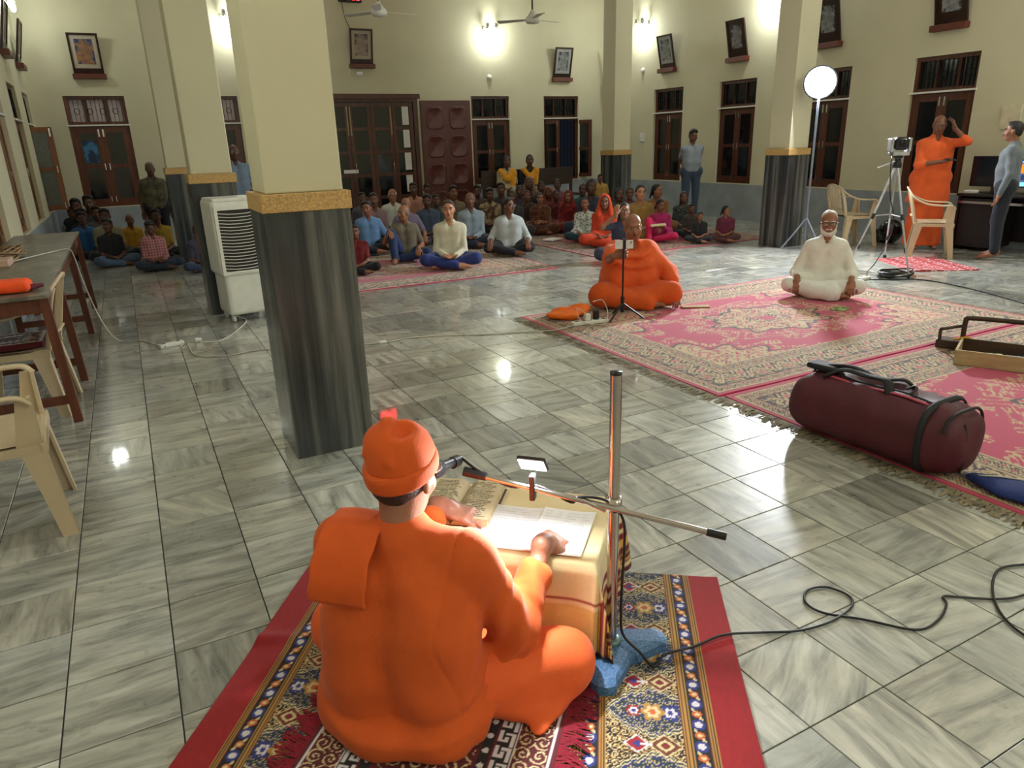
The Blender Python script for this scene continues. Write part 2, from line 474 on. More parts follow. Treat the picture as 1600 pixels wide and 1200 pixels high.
def window(place, u0, u1, wood=None, open_=None, transom=None, glass=None):
    WN[0] += 1
    e = empty('window_%d' % WN[0]); struct(e)
    e.matrix_world = place @ Matrix.Translation((u0, 0, 0))
    wd = u1-u0; wood = wood or m_wood; fr = MB()
    y0, y1 = .05, .13
    rect_frame(fr, 0, wd, WZL-.02, WZ1, .055, y0, y1); rect_frame(fr, 0, wd, WZ0, WZL-.02, .05, y0, y1)
    fr.box((wd/3-.018, y0+.02, WZL), (wd/3+.018, y1, WZ1-.05)); fr.box((2*wd/3-.018, y0+.02, WZL), (2*wd/3+.018, y1, WZ1-.05))
    fr.build('window_frame', wood, e)
    MB().box((-.02, -.02, WZL-.035), (wd+.02, .06, WZL-.012)).build('ledge', m_white if True else m_wall, e)
    for k in range(3):
        MB().box((k*wd/3+.03, y1-.02, WZL+.03), ((k+1)*wd/3-.03, y1-.012, WZ1-.05)).build('pane', transom or m_glass, e)
    g = MB()
    for k in range(13):
        x = .07+(wd-.14)*k/12
        g.box((x-.004, y0-.01, WZL+.02), (x+.004, y0, WZ1-.05))
    for k in range(4):
        c = Vector((.17+(wd-.34)*k/3, y0-.006, (WZL+WZ1)/2-.02))
        g.tube([c+Vector((cos(a)*.045, 0, sin(a)*.045)) for a in [2*pi*q/14 for q in range(14)]], .005, 5, closed=True)
    g.build('grille', m_iron, e)
    lw = wd/2-.05
    z0, z1 = WZ0+.05, WZL-.07
    a1 = a2 = 0.
    if open_: a1, a2 = open_
    leaf(e, .05, lw, z0, z1, y0+.03, 2, wood, glass, 'l', a1)
    leaf(e, .05+lw, lw, z0, z1, y0+.03, 2, wood, glass, 'r', a2)
    if open_:
        g = MB()
        for k in range(9):
            x = .09+(wd-.18)*k/8; g.tube([(x, .17, WZ0+.05), (x, .17, WZL-.05)], .008, 6)
        g.box((.05, .165, 1.3), (wd-.05, .175, 1.33))
        g.build('iron_bars', m_iron, e)
    return e
window(P_BACK, *back_w[0], wood=M_wood('red_teak', (70, 30, 14), (120, 62, 32), .35, (30, 30, 2)), transom=m_outlit_glass)
window(P_BACK, *back_w[1], transom=m_outlit_glass)
window(P_BACK, *back_w[2]); window(P_BACK, *back_w[3], open_=(-radians(62), radians(132)))
for a, b in right_w: window(P_RIGHT, -b, -a)
lw_ = []
for k, (a, b) in enumerate(left_w):
    e = window(P_LEFT, a, b, wood=m_wood_l, glass=m_frost, open_=(-radians(88), radians(60)) if k == 1 else None)
# added sheet, coloured as the blurred blue-lit outdoors in the left window's pane
bp = MB().box((-.5, 0, 0), (-.28, .01, .36)).build('outdoor_sheet', M('outdoor_blue', (60, 120, 170), .5, rgb2=(24, 50, 84), pat='noise', pscale=7), None)
bp.location = (-.0, YB+.045, 1.42); tag(bp, 'added blue sheet standing for the lit outdoors in the far left window pane', 'notice')

# ---- main door
dr = empty('door_1', (0, YB, 0)); struct(dr)
f = MB(); rect_frame(f, DX0, DX1, -.01, DZ, .09, .02, .15, .01); f.box((DX0-.05, -.04, DZ-.03), (DX1+.05, .02, DZ+.06)); f.build('door_frame', m_wood, dr)
lw = (DX1-DX0-.18)/4
for k in range(4):
    e = leaf(dr, DX0+.09+k*lw, lw-.006, .02, DZ-.1, .09, 5, None, None, 'l' if k % 2 == 0 else 'r', 0., bolt=False)
    e.name = 'door_leaf'
    if k in (1, 2):
        s = lw-.05 if k == 1 else -lw+.05
        MB().tube(bez([(s, -.035, 1.05), (s, -.08, 1.09), (s, -.08, 1.19), (s, -.035, 1.23)]), .009, 6).build('handle', m_chrome, e)
    if k in (0, 1, 2):
        s = lw-.03 if k != 2 else -lw+.03
        MB().box((s-.012, -.045, 1.75), (s+.012, -.035, 2.3)).build('edge_plate', M('worn_brass', (150, 132, 92), .4, .4), e)
for k in range(5):
    MB().box((5.33, .062, .16+k*.445), (5.47, .07, .53+k*.445)).build('lit_outside_strip', m_paper, dr)  # added white strips standing in for the lit pale wall outside
MB().box((4.0, .04, 1.03), (4.3, .05, 1.1)).build('name_plate', m_paper, dr)
# panelled maroon shutter folded back against the wall
sh = empty('door_shutter', (5.69, YB-.03, 0), -radians(1.2))
tag(sh, 'maroon panelled door shutter folded back against the wall beside the glazed doors', 'door')
SWD, SHH = 1.12, 2.4
MB().box((0, -.05, .015), (SWD, -.005, SHH), ch=.006).build('board', m_maroon, sh)
def scallop(w, h, n=10):
    out = []
    for sx, sy, rot in ((1, -1, 0), (1, 1, 0), (-1, 1, 0), (-1, -1, 0)):
        pass
    for k in range(96):
        a = 2*pi*k/96; c, s = cos(a), sin(a)
        p = 7.
        r = (abs(c)**p+abs(s)**p)**(-1/p)
        r *= 1-.05*(1+cos(8*a))*.5-.035*(1+cos(4*a+pi))*.5
        out.append((w/2*r*c, h/2*r*s))
    return out
for c in range(2):
    for r in range(4):
        mb = MB(); w_, h_ = .40, .46
        cx, cz = .30+c*.52, .36+r*.565
        T = Matrix.Translation((cx, -.05, cz)) @ Matrix.Rotation(pi/2, 4, 'X')
        po, pi_ = scallop(w_, h_), scallop(w_-.07, h_-.07)
        n = len(po)
        vs = [T @ Vector((x, y, 0)) for x, y in po]+[T @ Vector((x, y, .022)) for x, y in scallop(w_-.03, h_-.03)]+[T @ Vector((x, y, .01)) for x, y in pi_]+[T @ Vector((0, 0, .016))]
        fs = [(i, (i+1) % n, (i+1) % n+n, i+n) for i in range(n)]+[(i+n, (i+1) % n+n, (i+1) % n+2*n, i+2*n) for i in range(n)]+[(i+2*n, (i+1) % n+2*n, 3*n) for i in range(n)]
        mb.add(vs, fs, True); mb.build('door_panel', m_maroon, sh)

# ---- columns
CW = .41
cols_ = [('nearest square column with dark marble base, beside the foreground man', .553, 3.52),
         ('square column with dark marble base behind the air cooler', .553, 7.47),
         ('square column with dark marble base farthest back on the left side', .553, 11.3),
         ('square column with dark marble base beside the flood light stand', 8.07, 7.2),
         ('square column with dark marble base farthest back on the right side', 8.07, 11.25)]
for k, (lb, x, y) in enumerate(cols_):
    e = empty('column', (x+CW/2, y+CW/2, 0)); tag(e, lb, 'column', 'columns of the hall')
    h = CW/2
    mb = MB()
    # four marble slabs round the core
    for q in range(4):
        R_ = Matrix.Rotation(q*pi/2, 4, 'Z')
        MB().box((-h+.001, -h, 0), (h-.02, -h+.02, 1.25), R_, ch=.002).build('marble_slab', m_black_marble, e)
    MB().box((-h-.008, -h-.008, 1.25), (h+.008, h+.008, 1.335), ch=.004).build('granite_band', m_band, e)
    MB().box((-h+.022, -h+.022, 1.335), (h-.022, h-.022, ZC-.002), ch=.008).build('shaft', m_wall, e)
    MB().box((-h+.021, -h+.021, .002), (h-.021, h-.021, 1.25)).build('core', m_wall, e)

# ---- pictures on ledges
m_frame = M_wood('dark_frame_wood', (30, 16, 12), (62, 32, 22), .3, (20, 20, 20))
m_ledge = M('red_brown_ledge', (96, 40, 24), .4, var=.1)
m_mat1 = M('beige_mount', (178, 166, 146), .6, var=.04)
m_mat2 = M('grey_mount', (150, 152, 150), .6, var=.04)
def m_print(name, a, b, c):
    m, nt, bs = mat_base(name)
    tc = N(nt, 'ShaderNodeTexCoord'); nz = N(nt, 'ShaderNodeTexNoise'); nz.inputs['Scale'].default_value = 14; nz.inputs['Detail'].default_value = 6; nz.inputs['Distortion'].default_value = .8
    nt.links.new(tc.outputs['Object'], nz.inputs['Vector'])
    r = N(nt, 'ShaderNodeValToRGB'); e = r.color_ramp.elements
    e[0].position = .36; e[0].color = (*lin(a), 1); e[1].position = .64; e[1].color = (*lin(c), 1); k = e.new(.5); k.color = (*lin(b), 1)
    nt.links.new(nz.outputs['Fac'], r.inputs[0])
    # a paler robed shape in the middle of the print
    mp = N(nt, 'ShaderNodeMapping'); mp.inputs['Scale'].default_value = (9, 1, 4.6); mp.inputs['Location'].default_value = (0, 0, -1.45)
    nt.links.new(tc.outputs['Object'], mp.inputs['Vector'])
    ln = N(nt, 'ShaderNodeVectorMath', operation='LENGTH'); nt.links.new(mp.outputs[0], ln.inputs[0])
    s = N(nt, 'ShaderNodeMapRange'); s.inputs['From Min'].default_value = 1.15; s.inputs['From Max'].default_value = .75; s.inputs['To Max'].default_value = .55
    nt.links.new(ln.outputs['Value'], s.inputs[0])
    out = mixc(nt, s.outputs[0], r.outputs[0], lin(c))
    nt.links.new(out, bs.inputs['Base Color']); bs.inputs['Roughness'].default_value = .15
    return m
pr_c = m_print('colour_print', (24, 30, 70), (60, 80, 120), (170, 120, 60))
pr_s = m_print('sepia_print', (36, 26, 24), (92, 70, 58), (170, 150, 132))
pr_g = m_print('grey_print', (30, 32, 38), (80, 84, 90), (150, 152, 154))
def picture(place, u, z, pr, mt, lab, w_=.45, h_=.62):
    e = empty('framed_picture'); e.matrix_world = place @ Matrix.Translation((u, -.012, z+.009)) @ Matrix.Rotation(radians(13), 4, 'X')
    tag(e, lab, 'picture', 'framed pictures leaning out from the walls')
    f = MB(); rect_frame(f, -w_/2, w_/2, 0, h_, .032, -.03, 0, .085); f.box((-w_/2+.02, -.006, .02), (w_/2-.02, 0, h_-.02)); f.build('frame', m_frame, e)
    m_ = MB(); rect_frame(m_, -w_/2+.03, w_/2-.03, .083, h_-.03, .062, -.014, -.006); m_.build('mount', mt, e)
    MB().box((-w_/2+.09, -.012, .143), (w_/2-.09, -.006, h_-.09)).build('print', pr, e)
    s = MB().box((-.25, -.11, -.08), (.25, 0, 0), ch=.006).build('picture_ledge', m_ledge)
    s.matrix_world = place @ Matrix.Translation((u, 0, z))
    tag(s, 'ledge under the '+lab, 'ledge', 'ledges under the pictures')
picture(P_BACK, -.17, 2.83, pr_c, m_mat1, 'blue and gold framed picture above the far left window')
picture(P_BACK, 4.55, 3.07, pr_s, m_mat1, 'sepia framed picture above the main door')
picture(P_BACK, 9.14, 2.87, pr_g, m_mat2, 'grey framed picture above the open back window')
for yv, t_ in ((12.45, 'grey framed picture above the right wall window nearest the corner column'), (10.5, 'grey framed picture above the standing young man'), (8.56, 'grey framed picture behind the flood light'), (6.6, 'grey framed picture high above the monk on the telephone'), (14.3, 'grey framed picture half hidden by the farthest right column')):
    picture(P_RIGHT, -yv, 2.87, pr_g, m_frame if yv < 12 else m_mat2, t_)
for yv, t_ in ((12.4, 'edge-on framed picture on the left wall, the nearer one'), (14.1, 'edge-on framed picture on the left wall, nearest the corner')):
    picture(P_LEFT, yv, 2.9, pr_g, m_mat1, t_)

# ---- wall lamps
m_bulb = M('lit_lamp_glass', (244, 255, 246), .4, emit=34., var=0)
def wall_lamp(place, u, z, lab, power=1.):
    e = empty('wall_lamp'); e.matrix_world = place @ Matrix.Translation((u, 0, z)); tag(e, lab, 'lamp', 'twin wall lamps')
    MB().box((-.16, -.03, -.02), (.16, 0, .05), ch=.006).build('back_plate', m_white, e)
    for s in (-1, 1):
        MB().tube([(s*.1, -.02, .02), (s*.1, -.1, .04)], .012, 8).build('arm', m_chrome, e)
        MB().lathe([(.001, .1), (.03, .1), (.036, .06), (.04, 0), (.03, -.02), (.001, -.02)], 14, Matrix.Translation((s*.1, -.13, .02))).build('lamp_cap', m_chrome, e)
        MB().lathe([(.001, 0), (.03, 0), (.034, -.03), (.034, -.14), (.022, -.165), (.001, -.17)], 14, Matrix.Translation((s*.1, -.13, 0))).build('bulb', m_bulb, e)
    if power > 0:
        l = bpy.data.lights.new('lamp_light', 'POINT'); l.energy = LAMP_W*power; l.color = LAMP_COL; l.shadow_soft_size = .08
        lo = bpy.data.objects.new('lamp_light', l); link(lo, e); lo.location = (0, -.24, -.1)
wall_lamp(P_BACK, 7.38, 3.78, 'twin wall lamp glowing on the back wall right of the main door', .34)
wall_lamp(P_BACK, 2.2, 3.78, 'twin wall lamp on the back wall hidden between the left columns', .34)
wall_lamp(P_RIGHT, -13.3, 3.78, 'twin wall lamp on the right wall beside the far column', .35)
wall_lamp(P_RIGHT, -9.75, 3.78, 'twin wall lamp on the right wall at the top edge', .45)
wall_lamp(P_RIGHT, -3.6, 3.78, 'twin wall lamp on the right wall outside the view', .9)
wall_lamp(P_LEFT, 13.9, 3.78, 'twin wall lamp on the left wall at the top left corner', .12)
wall_lamp(P_LEFT, 3.0, 3.78, 'twin wall lamp on the left wall outside the view', .4)
wall_lamp(P_NEAR, -2.2, 3.6, 'twin wall lamp on the wall behind the camera, left', 1.1)
wall_lamp(P_NEAR, -6.6, 3.6, 'twin wall lamp on the wall behind the camera, right', 1.1)

# ---- small fixtures on the walls
def bell(place, u, z, lab):
    o = MB().lathe([(.001, -.05), (.03, -.045), (.055, -.02), (.06, 0)], 16, Matrix.Rotation(-pi/2, 4, 'X')).build('wall_bell', m_white)
    o.matrix_world = place @ Matrix.Translation((u, 0, z)) @ Matrix.Rotation(pi, 4, 'Z'); tag(o, lab, 'bell')
    o.matrix_world = place @ Matrix.Translation((u, 0, z))
bell(P_BACK, 7.34, 2.86, 'small round white fitting on the back wall under the lamp')
bell(P_BACK, 4.5, 2.9, 'small round fitting under the sepia picture by the main door')
bell(P_RIGHT, -13.3, 2.9, 'small round white fitting on the right wall under the lamp')
o = MB().box((-.07, -.03, -.09), (.07, 0, .09), ch=.008).box((-.05, -.036, .0), (.05, -.03, .07)).build('switch_board', m_white)
o.matrix_world = P_RIGHT @ Matrix.Translation((-13.25, 0, 1.55)); tag(o, 'small white switch box on the right wall by the far column', 'switch')
o = MB().tube(bez([(4.27, -.012, 4.15), (4.3, -.012, 3.9), (4.38, -.02, 3.7)]), .006, 6).build('wall_cable', m_black); o.location = (0, YB, 0)
tag(o, 'thin dark cable hanging down the wall to the sepia picture', 'cable')
o = MB().tube(bez([(4.32, -.02, 3.0), (4.28, -.03, 2.9), (4.36, -.03, 2.85), (4.46, -.03, 2.89)]), .006, 6).build('wall_cable', m_white); o.location = (0, YB, 0)
tag(o, 'short cable looped under the sepia picture ledge', 'cable')
# red digital clock at the very top of the frame
e = empty('digital_clock', (4.42, YB-.02, 4.14)); tag(e, 'black digital wall clock with red lit digits at the top edge', 'clock')
MB().box((-.22, -.06, 0), (.22, 0, .26), ch=.01).build('case', m_black, e)
m_red = M('red_led', (255, 30, 40), .4, emit=30., var=0)
SEG = {'0': 'abcdef', '8': 'abcdefg', '1': 'bc', '9': 'abcdfg', '5': 'acdfg'}
for k in range(4):
    x = -.17+k*.09+(.02 if k > 1 else 0); mb = MB()
    for s in 'abcdefg':
        if s in ('abcdefg' if k in (1, 2) else 'abcdef'):
            a, b = {'a': ((.0, .20), (.06, .212)), 'g': ((.0, .12), (.06, .132)), 'd': ((.0, .04), (.06, .052)), 'f': ((0, .13), (.012, .21)), 'b': ((.048, .13), (.06, .21)), 'e': ((0, .05), (.012, .12)), 'c': ((.048, .05), (.06, .12))}[s]
            mb.box((x+a[0], -.064, a[1]), (x+b[0], -.058, b[1]))
    mb.build('digit', m_red, e)

# ---- ceiling fans at rest
def fan(px, py, Y, a0, lab):
    p = onY(Y, px, py); e = empty('ceiling_fan', (p.x, p.y, p.z), a0); tag(e, lab, 'fan', 'ceiling fans')
    MB().tube([(0, 0, .1), (0, 0, ZC-p.z)], .014, 8).build('rod', m_black, e)
    MB().lathe([(.02, .14), (.07, .06), (.11, .02), (.12, -.02), (.1, -.06), (.001, -.07)], 20).build('motor', m_white, e)
    for k in range(3):
        R_ = Matrix.Rotation(k*2*pi/3, 4, 'Z') @ Matrix.Rotation(radians(9), 4, 'X')
        mb = MB(); mb.prism([(.1, -.03), (.2, -.06), (.58, -.075), (.6, -.05), (.6, .05), (.56, .065), (.2, .045), (.1, .03)], -.006, .0, R_); mb.build('blade', m_white, e)
fan(592, 18, 11.2, radians(8), 'white ceiling fan near the top centre left')
fan(832, 30, 11.2, radians(14), 'white ceiling fan near the top centre right')
# ================================================================== SDF bodies -> smooth meshes (surface nets)
def npv(p): return np.array(p, np.float32)
class SDF:
    def __init__(s): s.p = []; s.disp = None
    def cone(s, a, b, ra, rb=None, k=.02, op='add'):
        rb = ra if rb is None else rb; a, b = npv(a), npv(b); r = max(ra, rb)
        s.p.append(('c', op, k, np.minimum(a, b)-r, np.maximum(a, b)+r, (a, b, ra, rb))); return s
    def chain(s, pts, rs, k=.02):
        for i in range(len(pts)-1): s.cone(pts[i], pts[i+1], rs[i], rs[i+1], k)
        return s
    def ell(s, c, r, R=None, k=.02, op='add'):
        c, r = npv(c), npv(r); R = np.eye(3, dtype=np.float32) if R is None else np.asarray(R, np.float32)
        e = np.sqrt(((R*r)**2).sum(1))
        s.p.append(('e', op, k, c-e, c+e, (c, r, R))); return s
    def box(s, c, h, R=None, rad=.01, k=.01, op='add'):
        c, h = npv(c), npv(h); R = np.eye(3, dtype=np.float32) if R is None else np.asarray(R, np.float32)
        e = np.abs(R) @ h+rad
        s.p.append(('b', op, k, c-e, c+e, (c, h-rad, R, rad))); return s
    def plane(s, n, c, op='int', k=.008):
        n = npv(n); n = n/np.linalg.norm(n)
        s.p.append(('p', op, k, None, None, (n, npv(c)))); return s
    def mesh(s, vox):
        adds = [q for q in s.p if q[1] == 'add']
        lo = np.min([q[3] for q in adds], 0)-3*vox; hi = np.max([q[4] for q in adds], 0)+3*vox
        n = np.ceil((hi-lo)/vox).astype(int)+1
        ax = [lo[i]+vox*np.arange(n[i], dtype=np.float32) for i in range(3)]
        D = np.full(n, 1., np.float32)
        for t, op, k, a, b, d in s.p:
            if t == 'p': sl = tuple(slice(0, m) for m in n)
            else:
                i0 = np.clip(np.floor((a-lo-k*1.2)/vox).astype(int)-2, 0, n); i1 = np.clip(np.ceil((b-lo+k*1.2)/vox).astype(int)+3, 0, n)
                if (i1 <= i0).any(): continue
                sl = tuple(slice(i0[i], i1[i]) for i in range(3))
            X = ax[0][sl[0]][:, None, None]; Y = ax[1][sl[1]][None, :, None]; Z = ax[2][sl[2]][None, None, :]
            if t == 'c':
                A, B, ra, rb = d; ba = B-A; l2 = float(ba @ ba)+1e-12
                h = np.clip(((X-A[0])*ba[0]+(Y-A[1])*ba[1]+(Z-A[2])*ba[2])/l2, 0, 1)
                dd = np.sqrt((X-A[0]-h*ba[0])**2+(Y-A[1]-h*ba[1])**2+(Z-A[2]-h*ba[2])**2)-(ra+(rb-ra)*h)
            elif t == 'e':
                c, r, R = d; x, y, z = X-c[0], Y-c[1], Z-c[2]
                q = [(x*R[0, i]+y*R[1, i]+z*R[2, i])/r[i] for i in range(3)]
                k0 = np.sqrt(q[0]**2+q[1]**2+q[2]**2); k1 = np.sqrt((q[0]/r[0])**2+(q[1]/r[1])**2+(q[2]/r[2])**2)+1e-9
                dd = k0*(k0-1)/k1
            elif t == 'b':
                c, h, R, rad = d; x, y, z = X-c[0], Y-c[1], Z-c[2]
                q = [np.abs(x*R[0, i]+y*R[1, i]+z*R[2, i])-h[i] for i in range(3)]
                dd = np.sqrt(np.maximum(q[0], 0)**2+np.maximum(q[1], 0)**2+np.maximum(q[2], 0)**2)+np.minimum(np.maximum(q[0], np.maximum(q[1], q[2])), 0)-rad
            else:
                nn, c = d; dd = (X-c[0])*nn[0]+(Y-c[1])*nn[1]+(Z-c[2])*nn[2]
            E_ = D[sl]
            if op == 'add':
                h = np.maximum(k-np.abs(E_-dd), 0)/k; D[sl] = np.minimum(E_, dd)-h*h*k*.25
            else:
                g = -dd if op == 'sub' else dd
                h = np.maximum(k-np.abs(E_-g), 0)/k; D[sl] = np.maximum(E_, g)+h*h*k*.25
        if s.disp is not None:
            D += s.disp(ax[0][:, None, None], ax[1][None, :, None], ax[2][None, None, :]).astype(np.float32)
        D[0] = D[-1] = 1; D[:, 0] = D[:, -1] = 1; D[:, :, 0] = D[:, :, -1] = 1
        return nets(D, lo, vox)
def nets(D, lo, vox):
    S = D < 0
    cnt = np.zeros(tuple(m-1 for m in D.shape), np.int8)
    offs = [(a, b, c) for a in (0, 1) for b in (0, 1) for c in (0, 1)]
    nx, ny, nz = cnt.shape
    for a, b, c in offs: cnt += S[a:a+nx, b:b+ny, c:c+nz]
    I, J, K = np.nonzero((cnt > 0) & (cnt < 8))
    vals = {o: D[I+o[0], J+o[1], K+o[2]] for o in offs}
    P = np.zeros((len(I), 3), np.float32); W = np.zeros(len(I), np.float32)
    for o in offs:
        for x in range(3):
            if o[x]: continue
            p = list(o); p[x] = 1; va, vb = vals[o], vals[tuple(p)]
            m = (va < 0) != (vb < 0)
            t = np.where(m, va/(va-vb+1e-12), 0)
            c = np.array(o, np.float32)[None, :].repeat(len(I), 0); c[:, x] = t
            P += c*m[:, None]; W += m
    P /= np.maximum(W, 1)[:, None]
    V = lo+vox*(P+np.stack([I, J, K], 1))
    idx = np.full(cnt.shape, -1, np.int32); idx[I, J, K] = np.arange(len(I))
    Q = []
    for x in range(3):
        y, z = (x+1) % 3, (x+2) % 3
        a = [slice(1, -1)]*3; a[x] = slice(0, -1); b = [slice(1, -1)]*3; b[x] = slice(1, None)
        sa, sb = S[tuple(a)], S[tuple(b)]
        E_ = np.argwhere(sa != sb)
        if not len(E_): continue
        s0 = sa[tuple(E_.T)]
        off = np.ones(3, int); off[x] = 0; E_ = E_+off
        def cell(dy, dz):
            c = E_.copy(); c[:, y] += dy; c[:, z] += dz; return idx[c[:, 0], c[:, 1], c[:, 2]]
        q = np.stack([cell(-1, -1), cell(0, -1), cell(0, 0), cell(-1, 0)], 1)
        q[~s0] = q[~s0][:, ::-1]
        Q.append(q)
    Q = np.concatenate(Q) if Q else np.zeros((0, 4), np.int32)
    return V, Q[(Q >= 0).all(1)]
def join_np(parts):
    V, Q, n = [], [], 0
    for v, q in parts: V.append(v); Q.append(q+n); n += len(v)
    return np.concatenate(V), np.concatenate(Q)
def smooth_np(V, Q, it=2, lam=.5):
    E_ = np.concatenate([Q[:, [0, 1]], Q[:, [1, 2]], Q[:, [2, 3]], Q[:, [3, 0]]])
    for _ in range(it):
        A = np.zeros_like(V); c = np.zeros(len(V), np.float32)
        np.add.at(A, E_[:, 0], V[E_[:, 1]]); np.add.at(c, E_[:, 0], 1)
        np.add.at(A, E_[:, 1], V[E_[:, 0]]); np.add.at(c, E_[:, 1], 1)
        V = V+lam*(A/np.maximum(c, 1)[:, None]-V)
    return V
def wrinkle(amp=.004, f=22., seed=0, dirn=(.3, .2, 1.)):
    r = random.Random(seed); a = [r.uniform(0, 6) for _ in range(6)]
    def d(X, Y, Z):
        u = X*dirn[0]+Y*dirn[1]+Z*dirn[2]
        wv = .6*np.sin(7*X+a[0]+2*np.sin(6*Z+a[1]))+.6*np.sin(8*Y+a[2]+2*np.sin(5*Z))
        return amp*(np.sin(f*u+3*wv+a[3])*.6+np.sin(f*1.9*u-2.2*wv+9*X+a[4])*.35)
    return d
def rotm(yaw=0, pitch=0, roll=0):
    """head frame: +y forward, z up; yaw>0 turns to the person's left, pitch>0 looks down"""
    return np.array(Euler((-pitch, roll, yaw), 'XYZ').to_matrix(), np.float32) if False else np.array((Matrix.Rotation(yaw, 3, 'Z') @ Matrix.Rotation(-pitch, 3, 'X') @ Matrix.Rotation(roll, 3, 'Y')), np.float32)
def ik(a, b, l1, l2, pole):
    a, b = Vector(a), Vector(b); d = b-a; L = min(d.length, (l1+l2)*.999); u = d.normalized()
    x = (l1*l1-l2*l2+L*L)/(2*L); h = sqrt(max(l1*l1-x*x, 0))
    p = Vector(pole); p = (p-u*p.dot(u)).normalized()
    return a+u*x+p*h
def head_sdf(S, c, R, s=1., fat=1.):
    T = lambda x, y, z: npv(c)+R @ (npv((x, y, z))*s)
    S.ell(T(0, -.014, .034), npv((.074, .094, .086))*s, R, .02)
    S.ell(T(0, .014, -.03), npv((.061*fat, .076, .088))*s, R, .03)
    S.ell(T(0, .04, -.085), npv((.04*fat, .04, .032))*s, R, .03)
    S.cone(T(0, .083, .008), T(0, .104, -.03), .009*s, .0135*s, .012)
    S.ell(T(0, .092, -.036), npv((.019, .013, .011))*s, R, .008)
    S.cone(T(-.034, .077, .03), T(.034, .077, .03), .012*s, None, .014)
    for q in (-1, 1):
        S.ell(T(q*.041*fat, .058, -.03), npv((.024, .022, .026))*s, R, .02)
        S.ell(T(q*.078, -.008, -.008), npv((.009, .02, .032))*s, R, .01)
        S.ell(T(q*.032, .096, .008), npv((.02, .014, .012))*s, R, .012, 'sub')
    S.cone(T(-.018, .084, -.062), T(.018, .084, -.062), .0085*s, None, .008)
def neck_sdf(S, c, R, base, s=1., r=.055):
    a = npv(c)+R @ (npv((0, -.02, -.06))*s)
    S.cone(a, base, r*.95*s, r*1.1*s, .03)
def hand_sdf(S, w, d, nrm, side, curl=.4, s=1., spread=.1, thumb=.6, curls=None, r=1.):
    """w wrist, d finger direction, nrm palm-facing direction, side +1 right / -1 left"""
    d = npv(d)/np.linalg.norm(d); n = npv(nrm); n = n-d*(n @ d); n /= np.linalg.norm(n)
    x = np.cross(d, n)*side      # towards the little finger for a right hand palm-down? thumb is at -x
    w = npv(w)
    P = lambda a, b, c: w+(x*a+d*b+n*c)*s
    R = np.stack([x, d, n], 1)
    S.cone(P(0, -.02, 0), P(0, .02, 0), .026*s, .028*s, .02)
    S.ell(P(0, .052, .002), npv((.042, .052, .017))*s, R, .015)
    S.cone(P(-.028, .085, 0), P(.03, .08, 0), .0125*s, .0115*s, .012)
    L = [.07, .078, .073, .058]
    for i in range(4):
        cu = curls[i] if curls else curl
        px = -.03+.02*i; a = P(px, .088-.004*abs(i-1), 0); ang = 0.; p = a
        sx = (i-1.4)*spread*.5
        rr = [.0098, .0092, .0084, .0074]
        for j, f in enumerate((.45, .3, .25)):
            ang += cu*(.9 if j else .6)
            q = p+(d*cos(ang)+n*sin(ang)+x*sx*.5)*L[i]*f*s
            S.cone(p, q, rr[j]*s*r, rr[j+1]*s*r, .005); p = q
    p = P(-.026, .022, .004); tdir = (-x*.75*thumb+d*.75+n*.25); tdir /= np.linalg.norm(tdir)
    q = p+tdir*.045*s; S.cone(p, q, .0155*s, .0115*s, .012)
    t2 = tdir+d*.3+n*curl*.4; t2 /= np.linalg.norm(t2)
    u = q+t2*.03*s; S.cone(q, u, .0112*s*r, .0098*s*r, .006); t3 = t2+d*.25; t3 /= np.linalg.norm(t3)
    S.cone(u, u+t3*.024*s, .0098*s*r, .008*s*r, .005)
def foot_sdf(S, an, toe, s=1.):
    an, toe = npv(an), npv(toe); d = toe-an; d /= np.linalg.norm(d)
    S.cone(an-d*.03*s, an+d*.06*s, .034*s, .034*s, .02); S.cone(an+d*.05*s, toe, .034*s, .026*s, .02)
    x = np.cross(d, npv((0, 0, 1))); x /= np.linalg.norm(x)+1e-6
    for i in range(5):
        b = toe+x*(i-2)*.016*s; S.cone(b-d*.01, b+d*.024*s*(1.2 if i == 0 else 1), .0105*s, .009*s, .006)

# shared facial pieces
def eye_mesh():
    mb = MB(); mb.ball((0, 0, 0), (.0155, .0105, .0085), 8)
    mb.mat(1).ball((0, .0063, 0), (.0075, .0058, .0076), 6)
    return mb.mesh('eye')
def brow_mesh():
    return MB().tube([(-.022, -.004, -.004), (-.008, .004, .002), (.01, .006, .003), (.024, -.002, -.003)], [.003, .006, .0062, .0025], 6, flat=.8).mesh('eyebrow')
def lips_mesh():
    return MB().tube([(-.024, -.008, 0), (-.012, .0, .002), (0, .003, .001), (.012, .0, .002), (.024, -.008, 0)], [.0025, .0066, .0074, .0066, .0025], 8).mesh('lips')
def tache_mesh():
    return MB().tube([(-.034, -.014, -.012), (-.018, .0, .001), (0, .006, .004), (.018, .0, .001), (.034, -.014, -.012)], [.002, .0075, .008, .0075, .002], 8).mesh('moustache')
ME_EYE, ME_BROW, ME_LIPS, ME_TACHE = eye_mesh(), brow_mesh(), lips_mesh(), tache_mesh()
m_eye = M('eye_white', (150, 142, 132), .3, var=.02); m_iris = M('dark_iris', (24, 16, 12), .2)
m_hair = M('black_hair', (16, 14, 14), .5, var=.25, scale=60, bump=.5, bscale=120)
m_hair_g = M('grey_hair', (120, 116, 110), .6, var=.3, scale=70, bump=.5, bscale=140)
m_hair_w = M('white_hair', (215, 212, 206), .7, var=.12, scale=90, bump=.5, bscale=140)
SKIN = {k: M('skin_'+k, c, .48, var=.07, scale=18, bump=.08, bscale=200) for k, c in dict(a=(168, 114, 86), b=(146, 96, 70), c=(118, 76, 56), d=(92, 58, 44), e=(186, 132, 102)).items()}
